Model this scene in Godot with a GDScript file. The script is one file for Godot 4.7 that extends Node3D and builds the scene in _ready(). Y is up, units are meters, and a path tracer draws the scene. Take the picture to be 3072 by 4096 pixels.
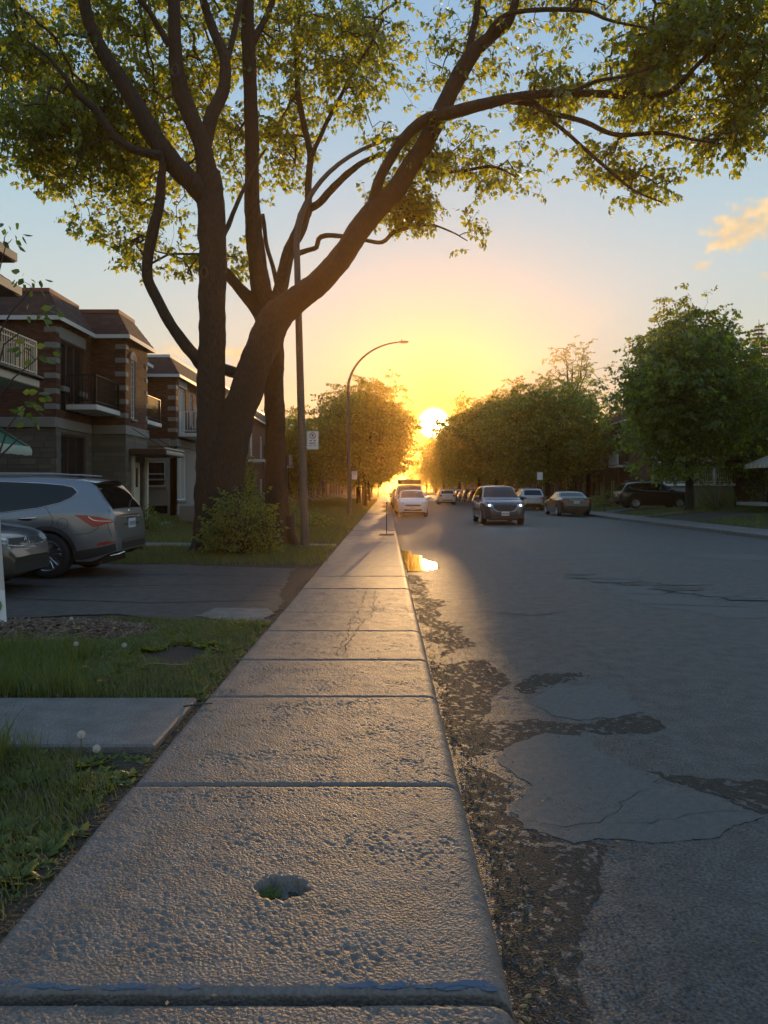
extends Node3D
# A residential street at sunset: a concrete pavement runs away from the camera beside a patched road,
# two large maples on the lawn, brick houses, parked cars, and the sun low between the street trees.
# Metres, y up. The street runs along -z; the pavement's top is y = 0 and the road lies 0.13 lower.

const ROAD_Y := -0.13
const KERB_X := 0.34        # edge of the near pavement
const WALK_X := -1.2        # its lawn side
const FAR_KERB_X := 11.8    # kerb across the road
const SUN_AZ := 3.75        # degrees to the right of the street's axis
const SUN_EL := 5.2

var rng := RandomNumberGenerator.new()
var M := {}
var names := {}

func _ready() -> void:
	rng.seed = 20240517
	setup_camera()
	setup_light()
	setup_materials()
	build_ground()
	build_houses()
	build_trees()
	build_street_furniture()
	build_cars()
	build_plants()
	build_litter()

func setup_camera() -> void:
	var cam := Camera3D.new()
	cam.name = "camera"
	add_child(cam)
	cam.position = Vector3(0, 1.4, 0)
	cam.near = 0.1
	cam.far = 3000.0
	cam.projection = Camera3D.PROJECTION_FRUSTUM
	cam.size = 2.0 * cam.near * tan(deg_to_rad(35.0))
	cam.frustum_offset = Vector2(-0.00274, -0.0301) * cam.near
	cam.current = true

func setup_light() -> void:
	var e := Environment.new()
	e.background_mode = Environment.BG_SKY
	var sky := Sky.new()
	var pm := PanoramaSkyMaterial.new()
	pm.panorama = sky_panorama()
	sky.sky_material = pm
	e.sky = sky
	e.tonemap_mode = Environment.TONE_MAPPER_LINEAR
	e.tonemap_exposure = 1.08
	e.sdfgi_enabled = true
	e.ssao_enabled = true
	e.ssil_enabled = true
	# evening haze that scatters the low sun forward
	e.volumetric_fog_enabled = true
	e.volumetric_fog_density = 0.0012
	e.volumetric_fog_albedo = Color(1.0, 0.81, 0.50)
	e.volumetric_fog_anisotropy = 0.82
	var we := WorldEnvironment.new()
	we.name = "world_environment"
	we.environment = e
	add_child(we)
	var sun := DirectionalLight3D.new()
	sun.name = "sun"
	sun.light_color = Color(1.0, 0.78, 0.50)
	sun.light_energy = 1.6
	sun.light_angular_distance = 0.6
	sun.shadow_enabled = true
	add_child(sun)
	sun.look_at_from_position(Vector3.ZERO, -sun_dir(), Vector3.UP)

func sun_dir() -> Vector3:
	var a := deg_to_rad(SUN_AZ)
	var h := deg_to_rad(SUN_EL)
	return Vector3(sin(a) * cos(h), sin(h), -cos(a) * cos(h))

func ramp3(keys: Array, x: float) -> Vector3:
	for i in range(1, keys.size()):
		if x <= keys[i][0]:
			var t: float = clampf((x - keys[i - 1][0]) / (keys[i][0] - keys[i - 1][0]), 0.0, 1.0)
			return (keys[i - 1][1] as Vector3).lerp(keys[i][1], t)
	return keys[-1][1]

func sky_panorama() -> ImageTexture:
	# clear evening air: blue overhead, cream towards the horizon, a warm aureole round the sun, a few small lit clouds
	var w := 2048
	var h := 1024
	var img := Image.create(w, h, false, Image.FORMAT_RGBF)
	img.fill(Color(0.34, 0.30, 0.25))
	var keys := [[0.0, Vector3(0.62, 0.53, 0.36)], [5.0, Vector3(0.64, 0.60, 0.45)], [10.0, Vector3(0.62, 0.66, 0.58)], [15.0, Vector3(0.53, 0.64, 0.66)], [20.0, Vector3(0.43, 0.60, 0.69)], [27.0, Vector3(0.345, 0.535, 0.70)], [36.0, Vector3(0.27, 0.455, 0.68)], [90.0, Vector3(0.14, 0.27, 0.54)]]
	var sd := sun_dir()
	var n := FastNoiseLite.new()
	n.seed = 4
	n.frequency = 0.055
	n.fractal_octaves = 5
	# azimuth, elevation, half width, half height, thickness
	var clouds := [[26.3, 18.0, 2.3, 1.3, 1.0], [25.0, 17.2, 1.3, 0.8, 0.85], [28.4, 18.9, 1.6, 0.7, 0.7], [23.3, 15.7, 0.55, 0.4, 0.6], [27.6, 14.5, 0.7, 0.28, 0.5], [6.0, 13.0, 0.35, 0.16, 0.4], [-16.2, 10.3, 2.6, 0.6, 0.55], [-11.6, 10.2, 1.4, 0.8, 0.9], [36.0, 13.0, 4.0, 0.9, 0.6], [-34.0, 16.0, 5.0, 1.1, 0.6], [62.0, 18.0, 6.0, 1.5, 0.6], [-75.0, 12.0, 6.0, 1.2, 0.6], [140.0, 15.0, 7.0, 1.6, 0.5], [-140.0, 20.0, 6.0, 1.5, 0.5]]
	for j in h / 2:
		var el := 90.0 - (j + 0.5) / h * 180.0
		var base := ramp3(keys, el)
		var ce := cos(deg_to_rad(el))
		var se := sin(deg_to_rad(el))
		var near := []
		for c in clouds:
			if absf(el - c[1]) < c[3] * 2.4:
				near.append(c)
		for i in w:
			var az := wrapf((i + 0.5) / w * 360.0, -180.0, 180.0)
			var ar := deg_to_rad(az)
			var d := Vector3(sin(ar) * ce, se, -cos(ar) * ce)
			var th := rad_to_deg(acos(clampf(d.dot(sd), -1.0, 1.0)))
			var col := base * (0.80 + 0.10 * (1.0 + d.dot(sd)))
			var g := exp(-th / 5.5)
			col = col.lerp(Vector3(0.52, 0.24, 0.04), minf(1.0, g * 1.2))
			if th < 16.0:
				col += Vector3(0.62, 0.32, 0.05) * exp(-pow(th / 2.4, 1.2))
				col += Vector3(50.0, 40.0, 23.0) * pow(smoothstep(1.35, 0.5, th), 2.0)
			for c in near:
				var dx: float = (az - c[0]) / c[2]
				var dy: float = (el - c[1]) / c[3]
				var r := dx * dx + dy * dy
				if r < 5.0:
					var f := n.get_noise_2d(az * 9.0, el * 16.0) * 0.9 + n.get_noise_2d(az * 30.0 + 77.0, el * 40.0) * 0.35
					var a: float = clampf((1.15 - r * 0.8 + f * 1.7) * 0.95, 0.0, 1.0) * c[4]
					a = a * a * (3.0 - 2.0 * a)
					col = col.lerp(Vector3(0.98, 0.72, 0.40) * (0.86 + 0.35 * f), a * 0.85)
			img.set_pixel(i, j, Color(col.x, col.y, col.z))
	return ImageTexture.create_from_image(img)

# ---------------------------------------------------------------- naming and metadata
func numbered(called: String) -> String:
	if not names.has(called):
		names[called] = 0
		return called
	names[called] += 1
	return "%s_%03d" % [called, names[called]]

func tag(o: Node, label: String, category: String, group := "") -> Node:
	o.set_meta("label", label)
	o.set_meta("category", category)
	if group != "":
		o.set_meta("group", group)
	return o

func thing(called: String, label: String, category: String, at := Vector3.ZERO, turn := 0.0, group := "") -> Node3D:
	var o := Node3D.new()
	o.name = numbered(called)
	add_child(o)
	o.position = at
	o.rotation.y = turn
	tag(o, label, category, group)
	return o

func put(called: String, mesh: Mesh, mat: Material, parent: Node, at := Vector3.ZERO) -> MeshInstance3D:
	var o := MeshInstance3D.new()
	o.name = numbered(called) if parent == self else called
	o.mesh = mesh
	if mat:
		o.material_override = mat
	parent.add_child(o, true)
	o.position = at
	return o

func structure(called: String, mesh: Mesh, mat: Material) -> MeshInstance3D:
	var o := put(called, mesh, mat, self)
	o.set_meta("kind", "structure")
	return o

func scatter(called: String, mesh: Mesh, where: Array, parent: Node, stuff := true) -> MultiMeshInstance3D:
	var mm := MultiMesh.new()
	mm.transform_format = MultiMesh.TRANSFORM_3D
	mm.mesh = mesh
	mm.instance_count = where.size()
	for i in where.size():
		mm.set_instance_transform(i, where[i])
	var o := MultiMeshInstance3D.new()
	o.name = numbered(called) if parent == self else called
	o.multimesh = mm
	parent.add_child(o, true)
	if stuff:
		o.set_meta("kind", "stuff")
	return o

# ---------------------------------------------------------------- mesh building
class MB:
	var v := PackedVector3Array()
	var n := PackedVector3Array()
	var ix := PackedInt32Array()

	func tri(a: Vector3, b: Vector3, c: Vector3) -> void:
		# corners counter-clockwise seen from outside
		var k := v.size()
		var nn := (b - a).cross(c - a).normalized()
		v.append_array([a, b, c])
		n.append_array([nn, nn, nn])
		ix.append_array([k, k + 2, k + 1])

	func quad(a: Vector3, b: Vector3, c: Vector3, d: Vector3) -> void:
		var k := v.size()
		var nn := (c - a).cross(d - b).normalized()
		v.append_array([a, b, c, d])
		n.append_array([nn, nn, nn, nn])
		ix.append_array([k, k + 2, k + 1, k, k + 3, k + 2])

	func box(c: Vector3, s: Vector3, b := Basis.IDENTITY) -> void:
		var x := b.x * s.x * 0.5
		var y := b.y * s.y * 0.5
		var z := b.z * s.z * 0.5
		quad(c - x - y + z, c + x - y + z, c + x + y + z, c - x + y + z)
		quad(c + x - y - z, c - x - y - z, c - x + y - z, c + x + y - z)
		quad(c + x - y + z, c + x - y - z, c + x + y - z, c + x + y + z)
		quad(c - x - y - z, c - x - y + z, c - x + y + z, c - x + y - z)
		quad(c - x + y + z, c + x + y + z, c + x + y - z, c - x + y - z)
		quad(c - x - y - z, c + x - y - z, c + x - y + z, c - x - y + z)

	func cbox(c: Vector3, s: Vector3, r := 0.01, b := Basis.IDENTITY) -> void:
		# box with chamfered edges
		var h := s * 0.5
		var i := Vector3(h.x - r, h.y - r, h.z - r)
		var ax := [Vector3.RIGHT, Vector3.UP, Vector3.BACK]
		for k in 3:
			var u: Vector3 = ax[(k + 1) % 3]
			var w: Vector3 = ax[(k + 2) % 3]
			for sg in [-1.0, 1.0]:
				var o: Vector3 = ax[k] * h[k] * sg
				var a: Vector3 = u * i[(k + 1) % 3]
				var d: Vector3 = w * i[(k + 2) % 3] * sg
				quad(c + b * (o - a - d), c + b * (o + a - d), c + b * (o + a + d), c + b * (o - a + d))
			for su in [-1.0, 1.0]:
				for sw in [-1.0, 1.0]:
					var e: Vector3 = ax[k] * i[k]
					var p: Vector3 = u * h[(k + 1) % 3] * su + w * i[(k + 2) % 3] * sw
					var q: Vector3 = u * i[(k + 1) % 3] * su + w * h[(k + 2) % 3] * sw
					quad_out(c, c + b * (p - e), c + b * (p + e), c + b * (q + e), c + b * (q - e))
		for sx in [-1.0, 1.0]:
			for sy in [-1.0, 1.0]:
				for sz in [-1.0, 1.0]:
					var p := Vector3(h.x * sx, i.y * sy, i.z * sz)
					var q := Vector3(i.x * sx, h.y * sy, i.z * sz)
					var t := Vector3(i.x * sx, i.y * sy, h.z * sz)
					if sx * sy * sz > 0:
						tri(c + b * p, c + b * q, c + b * t)
					else:
						tri(c + b * p, c + b * t, c + b * q)

	func quad_out(o: Vector3, a: Vector3, b: Vector3, c: Vector3, d: Vector3) -> void:
		if (c - a).cross(d - b).dot((a + c) * 0.5 - o) >= 0.0:
			quad(a, b, c, d)
		else:
			quad(d, c, b, a)

	func bar(a: Vector3, b: Vector3, w: float, d: float) -> void:
		# square bar from a to b
		var y := (b - a).normalized()
		var x := y.cross(Vector3(0.02, 0.03, 1) if absf(y.z) < 0.9 else Vector3.UP).normalized()
		box((a + b) * 0.5, Vector3(w, (b - a).length(), d), Basis(x, y, x.cross(y)))

	func tube(pts: Array, radii: Array, sides := 8, cap := true, wob: FastNoiseLite = null, amp := 0.0) -> void:
		var up := Vector3(0.13, 0.21, 0.97)
		var k0 := v.size()
		var m := pts.size()
		var prev_x := Vector3.ZERO
		for i in m:
			var t: Vector3 = ((pts[mini(i + 1, m - 1)] as Vector3) - pts[maxi(i - 1, 0)]).normalized()
			var x := prev_x - t * prev_x.dot(t) if prev_x != Vector3.ZERO else t.cross(up)
			if x.length() < 1e-4:
				x = t.cross(Vector3(1, 0.1, 0.2))
			x = x.normalized()
			prev_x = x
			var y := t.cross(x)
			for s in sides:
				var a := TAU * s / sides
				var dir := x * cos(a) + y * sin(a)
				var r: float = radii[i]
				if wob:
					var q: Vector3 = pts[i] + dir * r
					r *= 1.0 + amp * wob.get_noise_3d(q.x * 3.0, q.y, q.z * 3.0)
					if sides > 20:
						r -= 0.020 * absf(wob.get_noise_3d(q.x * 11.0 + 5.0, q.y * 1.3, q.z * 11.0))
				v.append(pts[i] + dir * r)
				n.append(dir)
		for i in m - 1:
			for s in sides:
				var a := k0 + i * sides + s
				var b := k0 + i * sides + (s + 1) % sides
				ix.append_array([a, a + sides, b, b, a + sides, b + sides])
		if cap:
			for e in [0, m - 1]:
				var t: Vector3 = ((pts[1] as Vector3) - pts[0]) if e == 0 else ((pts[m - 1] as Vector3) - pts[m - 2])
				t = t.normalized() * (-1.0 if e == 0 else 1.0)
				var k := v.size()
				v.append(pts[e])
				n.append(t)
				for s in sides:
					v.append(v[k0 + e * sides + s])
					n.append(t)
				for s in sides:
					var a := k + 1 + s
					var b := k + 1 + (s + 1) % sides
					if e == 0:
						ix.append_array([k, a, b])
					else:
						ix.append_array([k, b, a])

	func grid(nu: int, nv: int, f: Callable, flip := false) -> void:
		# smooth sheet of (nu + 1) x (nv + 1) points; u x v points outwards
		var k := v.size()
		var p := PackedVector3Array()
		p.resize((nu + 1) * (nv + 1))
		for j in nv + 1:
			for i in nu + 1:
				p[j * (nu + 1) + i] = f.call(float(i) / nu, float(j) / nv)
		sheet(p, nu, nv, flip)

	func sheet(p: PackedVector3Array, nu: int, nv: int, flip := false) -> void:
		var k := v.size()
		var w := nu + 1
		var nn := PackedVector3Array()
		nn.resize(p.size())
		for j in nv + 1:
			for i in w:
				var du := p[j * w + mini(i + 1, nu)] - p[j * w + maxi(i - 1, 0)]
				var dv := p[mini(j + 1, nv) * w + i] - p[maxi(j - 1, 0) * w + i]
				var c := du.cross(dv).normalized()
				nn[j * w + i] = -c if flip else c
		v.append_array(p)
		n.append_array(nn)
		for j in nv:
			for i in nu:
				var a := k + j * w + i
				if flip:
					ix.append_array([a, a + 1, a + w, a + 1, a + w + 1, a + w])
				else:
					ix.append_array([a, a + w, a + 1, a + 1, a + w, a + w + 1])

	func lathe(profile: Array, at: Vector3, axis: Vector3, sides := 16) -> void:
		# profile of [distance along the axis, radius]
		var x := axis.cross(Vector3(0.3, 0.9, 0.2)).normalized()
		var y := axis.cross(x).normalized()
		grid(sides, profile.size() - 1, func(u, w):
			var k: int = roundi(w * (profile.size() - 1))
			var a: float = u * TAU
			return at + axis * profile[k][0] + (x * cos(a) + y * sin(a)) * profile[k][1])

	func flatpoly(pts: Array, y: float) -> void:
		# horizontal sheet from an outline of Vector2(x, z)
		var pk := PackedVector2Array(pts)
		var t := Geometry2D.triangulate_polygon(pk)
		for i in range(0, t.size(), 3):
			var a := Vector3(pk[t[i]].x, y, pk[t[i]].y)
			var b := Vector3(pk[t[i + 1]].x, y, pk[t[i + 1]].y)
			var c := Vector3(pk[t[i + 2]].x, y, pk[t[i + 2]].y)
			if (b - a).cross(c - a).y > 0:
				tri(a, b, c)
			else:
				tri(a, c, b)

	func mesh(into: ArrayMesh = null) -> ArrayMesh:
		var m := into if into else ArrayMesh.new()
		if v.is_empty():
			return m
		var arr := []
		arr.resize(Mesh.ARRAY_MAX)
		arr[Mesh.ARRAY_VERTEX] = v
		arr[Mesh.ARRAY_NORMAL] = n
		arr[Mesh.ARRAY_INDEX] = ix
		m.add_surface_from_arrays(Mesh.PRIMITIVE_TRIANGLES, arr)
		return m

func box_mesh(s: Vector3, r := 0.0) -> ArrayMesh:
	var b := MB.new()
	if r > 0.0:
		b.cbox(Vector3.ZERO, s, r)
	else:
		b.box(Vector3.ZERO, s)
	return b.mesh()

func interp(keys: Array, x: float) -> float:
	if x <= keys[0][0]:
		return keys[0][1]
	for i in range(1, keys.size()):
		if x <= keys[i][0]:
			return lerpf(keys[i - 1][1], keys[i][1], (x - keys[i - 1][0]) / (keys[i][0] - keys[i - 1][0]))
	return keys[-1][1]

# ---------------------------------------------------------------- materials
func lin(r: float, g: float, b: float) -> Color:
	return Color(r, g, b).linear_to_srgb()

func noise_tex(freq: float, lo: Color, hi: Color, seed_ := 1, size := 512, octaves := 5, mid := 0.5, kind := FastNoiseLite.TYPE_SIMPLEX_SMOOTH) -> NoiseTexture2D:
	var n := FastNoiseLite.new()
	n.seed = seed_
	n.noise_type = kind
	n.frequency = freq
	n.fractal_octaves = octaves
	var t := NoiseTexture2D.new()
	t.width = size
	t.height = size
	t.seamless = true
	t.noise = n
	var g := Gradient.new()
	g.offsets = PackedFloat32Array([0.0, mid, 1.0])
	g.colors = PackedColorArray([lo, lo.lerp(hi, 0.5), hi])
	t.color_ramp = g
	return t

func mat(called: String, col: Color, rough := 0.8, metal := 0.0) -> StandardMaterial3D:
	var m := StandardMaterial3D.new()
	m.resource_name = called
	m.albedo_color = col
	m.roughness = rough
	m.metallic = metal
	M[called] = m
	return m

func textured(called: String, lo: Color, hi: Color, rough: float, scale: Vector3, freq := 0.02, bump := 0.0, seed_ := 1, world := true, size := 512) -> StandardMaterial3D:
	var m := mat(called, Color.WHITE, rough)
	m.albedo_texture = noise_tex(freq, lo, hi, seed_, size)
	m.uv1_triplanar = true
	m.uv1_world_triplanar = world
	m.uv1_scale = scale
	if bump > 0.0:
		m.heightmap_enabled = true
		m.heightmap_scale = bump
		m.heightmap_texture = noise_tex(freq * 1.3, Color.BLACK, Color.WHITE, seed_ + 9, size)
	return m

func stains(m: StandardMaterial3D, freq: float, dark: Color, seed_: int) -> void:
	# broad blotches of dirt and wear over the fine grain
	m.detail_enabled = true
	m.detail_blend_mode = BaseMaterial3D.BLEND_MODE_MUL
	m.detail_albedo = noise_tex(freq, dark, Color.WHITE, seed_, 512, 5)
	m.detail_uv_layer = BaseMaterial3D.DETAIL_UV_1

func setup_materials() -> void:
	var c := textured("concrete", lin(0.095, 0.080, 0.072), lin(0.29, 0.250, 0.222), 0.63, Vector3(0.7, 0.7, 0.7), 0.075, 0.35, 3, true, 1024)
	stains(c, 0.012, lin(0.60, 0.58, 0.57), 16)
	c.metallic_specular = 0.55
	c = textured("concrete_old", lin(0.11, 0.105, 0.10), lin(0.28, 0.265, 0.25), 0.7, Vector3(0.7, 0.7, 0.7), 0.07, 0.3, 5, true, 1024)
	stains(c, 0.012, lin(0.62, 0.6, 0.58), 18)
	c = textured("asphalt", lin(0.034, 0.031, 0.029), lin(0.235, 0.217, 0.200), 0.62, Vector3(0.9, 0.9, 0.9), 0.055, 0.7, 7, true, 1024)
	stains(c, 0.010, lin(0.55, 0.53, 0.52), 15)
	c = textured("asphalt_patch", lin(0.085, 0.083, 0.080), lin(0.170, 0.163, 0.154), 0.72, Vector3(1.6, 1.6, 1.6), 0.09, 0.22, 9)
	stains(c, 0.02, lin(0.7, 0.68, 0.66), 19)
	c = textured("asphalt_dirt", lin(0.034, 0.028, 0.023), lin(0.150, 0.124, 0.102), 0.8, Vector3(1.4, 1.4, 1.4), 0.09, 0.8, 11)
	c.metallic_specular = 0.35
	stains(c, 0.03, lin(0.5, 0.47, 0.44), 20)
	c = textured("asphalt_drive", lin(0.045, 0.040, 0.037), lin(0.150, 0.130, 0.115), 0.7, Vector3(0.8, 0.8, 0.8), 0.10, 0.3, 13, true, 1024)
	stains(c, 0.010, lin(0.5, 0.48, 0.46), 22)
	c = textured("crack", lin(0.010, 0.009, 0.008), lin(0.03, 0.026, 0.022), 0.9, Vector3(2, 2, 2))
	c = textured("soil", lin(0.030, 0.021, 0.014), lin(0.085, 0.060, 0.040), 0.95, Vector3(1.3, 1.3, 1.3), 0.05, 1.2, 17)
	c = textured("turf", lin(0.022, 0.028, 0.010), lin(0.065, 0.078, 0.026), 0.95, Vector3(0.7, 0.7, 0.7), 0.04, 1.5, 19)
	mat("blue_paint", lin(0.03, 0.095, 0.17), 0.8)
	c = textured("bark", lin(0.018, 0.013, 0.010), lin(0.082, 0.063, 0.048), 0.92, Vector3(0.9, 0.14, 0.9), 0.035, 3.5, 21, true, 1024)
	c = textured("bark_thin", lin(0.05, 0.04, 0.03), lin(0.10, 0.08, 0.06), 0.9, Vector3(4, 1, 4), 0.03, 0.6, 22)
	for k in 3:
		var l := mat("leaf_%d" % k, [lin(0.045, 0.072, 0.012), lin(0.060, 0.082, 0.013), lin(0.040, 0.064, 0.014)][k], 0.5)
		l.backlight_enabled = true
		l.backlight = [lin(0.38, 0.48, 0.03), lin(0.64, 0.70, 0.042), lin(0.18, 0.26, 0.02)][k]
		l.cull_mode = BaseMaterial3D.CULL_DISABLED
	for k in 2:
		var l := mat("grass_%d" % k, [lin(0.042, 0.066, 0.010), lin(0.085, 0.092, 0.015)][k], 0.55)
		l.backlight_enabled = true
		l.backlight = [lin(0.18, 0.23, 0.025), lin(0.32, 0.33, 0.04)][k]
		l.cull_mode = BaseMaterial3D.CULL_DISABLED
	c = mat("weed_leaf", lin(0.070, 0.098, 0.016), 0.55)
	c.backlight_enabled = true
	c.backlight = lin(0.34, 0.40, 0.04)
	mat("dry_grass", lin(0.22, 0.17, 0.09), 0.8)
	for k in 4:
		var b := textured("brick_%d" % k, [lin(0.11, 0.042, 0.026), lin(0.14, 0.052, 0.031), lin(0.09, 0.036, 0.025), lin(0.16, 0.066, 0.040)][k], [lin(0.16, 0.064, 0.042), lin(0.20, 0.080, 0.047), lin(0.14, 0.057, 0.038), lin(0.22, 0.096, 0.06)][k], 0.9, Vector3(3, 3, 3), 0.03, 0.15, 23 + k, true, 256)
	c = textured("brickwork_far", lin(0.13, 0.056, 0.038), lin(0.21, 0.088, 0.058), 0.9, Vector3(1.5, 6, 1.5), 0.05, 0.4, 29)
	c = textured("mortar", lin(0.10, 0.08, 0.068), lin(0.16, 0.13, 0.112), 0.95, Vector3(3, 3, 3), 0.05, 0.2, 31)
	for k in 3:
		c = textured("stone_%d" % k, [lin(0.13, 0.118, 0.10), lin(0.16, 0.145, 0.12), lin(0.11, 0.103, 0.09)][k], [lin(0.20, 0.182, 0.155), lin(0.235, 0.212, 0.178), lin(0.18, 0.165, 0.142)][k], 0.9, Vector3(2.5, 2.5, 2.5), 0.03, 0.6, 33 + k, true, 256)
	c = textured("cast_stone", lin(0.23, 0.218, 0.20), lin(0.34, 0.322, 0.298), 0.85, Vector3(1.5, 1.5, 1.5), 0.04, 0.2, 37)
	c = textured("render_grey", lin(0.26, 0.235, 0.215), lin(0.34, 0.31, 0.285), 0.9, Vector3(1, 1, 1), 0.04, 0.2, 39)
	c = textured("render_beige", lin(0.34, 0.27, 0.19), lin(0.42, 0.34, 0.25), 0.9, Vector3(0.8, 0.8, 0.8), 0.03, 0.2, 41)
	for k in 3:
		c = textured("shingle_%d" % k, [lin(0.06, 0.032, 0.026), lin(0.08, 0.042, 0.034), lin(0.05, 0.028, 0.024)][k], [lin(0.11, 0.06, 0.05), lin(0.13, 0.075, 0.06), lin(0.09, 0.052, 0.045)][k], 0.92, Vector3(4, 4, 4), 0.05, 0.3, 43 + k, true, 256)
	mat("roof_red_metal", lin(0.20, 0.035, 0.035), 0.45)
	mat("white_paint", lin(0.72, 0.71, 0.69), 0.45)
	mat("cream_paint", lin(0.62, 0.56, 0.46), 0.5)
	mat("dark_wood", lin(0.09, 0.04, 0.028), 0.6)
	mat("black_iron", lin(0.025, 0.022, 0.02), 0.45, 0.6)
	mat("grey_metal", lin(0.32, 0.32, 0.33), 0.4, 0.8)
	c = textured("galvanised", lin(0.075, 0.07, 0.065), lin(0.13, 0.125, 0.12), 0.6, Vector3(1, 1, 1), 0.03, 0.05, 47)
	c.metallic = 0.3
	c = mat("pane_dark", lin(0.022, 0.025, 0.03), 0.04)
	c.metallic_specular = 0.9
	c = mat("pane_curtain", lin(0.42, 0.40, 0.37), 0.12)
	c.clearcoat_enabled = true
	mat("curtain", lin(0.60, 0.57, 0.52), 0.9)
	mat("tyre", lin(0.016, 0.016, 0.017), 0.85)
	mat("black_plastic", lin(0.022, 0.022, 0.024), 0.55)
	mat("rim_silver", lin(0.55, 0.55, 0.57), 0.25, 0.95)
	mat("rim_dark", lin(0.30, 0.30, 0.31), 0.45, 0.9)
	mat("chrome", lin(0.75, 0.75, 0.76), 0.08, 1.0)
	c = mat("car_glass", lin(0.006, 0.006, 0.007), 0.03)
	c.metallic_specular = 0.5
	c = mat("lamp_red", lin(0.34, 0.006, 0.006), 0.15)
	c.clearcoat_enabled = true
	c = mat("lamp_clear", lin(0.60, 0.60, 0.62), 0.08, 0.5)
	mat("plate_white", lin(0.62, 0.64, 0.68), 0.4)
	mat("plate_blue", lin(0.05, 0.09, 0.28), 0.5)
	for a in [["paint_steel", lin(0.21, 0.218, 0.24), 0.6], ["paint_charcoal", lin(0.045, 0.044, 0.043), 0.4], ["paint_black", lin(0.014, 0.014, 0.016), 0.2], ["paint_white", lin(0.62, 0.61, 0.60), 0.0], ["paint_silver", lin(0.42, 0.42, 0.43), 0.7], ["paint_blue", lin(0.05, 0.065, 0.10), 0.5], ["paint_red", lin(0.20, 0.02, 0.02), 0.3]]:
		c = mat(a[0], a[1], 0.34, a[2])
		c.clearcoat_enabled = true
		c.clearcoat = 1.0
		c.clearcoat_roughness = 0.04
	c = mat("water", lin(0.012, 0.011, 0.009), 0.015)
	c.metallic_specular = 0.6
	c.heightmap_enabled = true
	c.heightmap_scale = 0.05
	c.heightmap_texture = noise_tex(0.02, Color.BLACK, Color.WHITE, 61, 256, 2)
	c.uv1_triplanar = true
	c.uv1_world_triplanar = true
	c.uv1_scale = Vector3(1.2, 1.2, 1.2)
	mat("chip_a", lin(0.20, 0.14, 0.10), 0.95)
	mat("chip_b", lin(0.11, 0.07, 0.05), 0.95)
	mat("seed_tan", lin(0.26, 0.19, 0.085), 0.9)
	mat("seed_brown", lin(0.15, 0.10, 0.05), 0.9)
	c = mat("dandelion_fluff", lin(0.50, 0.48, 0.45), 0.95)
	c.backlight_enabled = true
	c.backlight = lin(0.5, 0.5, 0.5)
	mat("dandelion_yellow", lin(0.72, 0.48, 0.02), 0.8)
	mat("stem_green", lin(0.10, 0.11, 0.03), 0.7)
	mat("awning_green", lin(0.05, 0.19, 0.135), 0.85)
	mat("awning_fringe", lin(0.50, 0.56, 0.47), 0.9)
	mat("trunk_guard", lin(0.55, 0.53, 0.50), 0.7)
	mat("tag_white", lin(0.70, 0.72, 0.74), 0.5)
	mat("print_green", lin(0.10, 0.25, 0.05), 0.6)
	mat("print_black", lin(0.02, 0.02, 0.02), 0.6)
	mat("print_red", lin(0.5, 0.02, 0.02), 0.6)
	mat("cloth_brown", lin(0.23, 0.18, 0.15), 0.95)
	mat("sign_yellow", lin(0.70, 0.45, 0.02), 0.6)
	for k in 2:
		var l := mat("headlight_glow_%d" % k, Color.WHITE, 0.2)
		l.emission_enabled = true
		l.emission = Color(0.92, 0.96, 1.0)
		l.emission_energy_multiplier = 2.5
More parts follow.
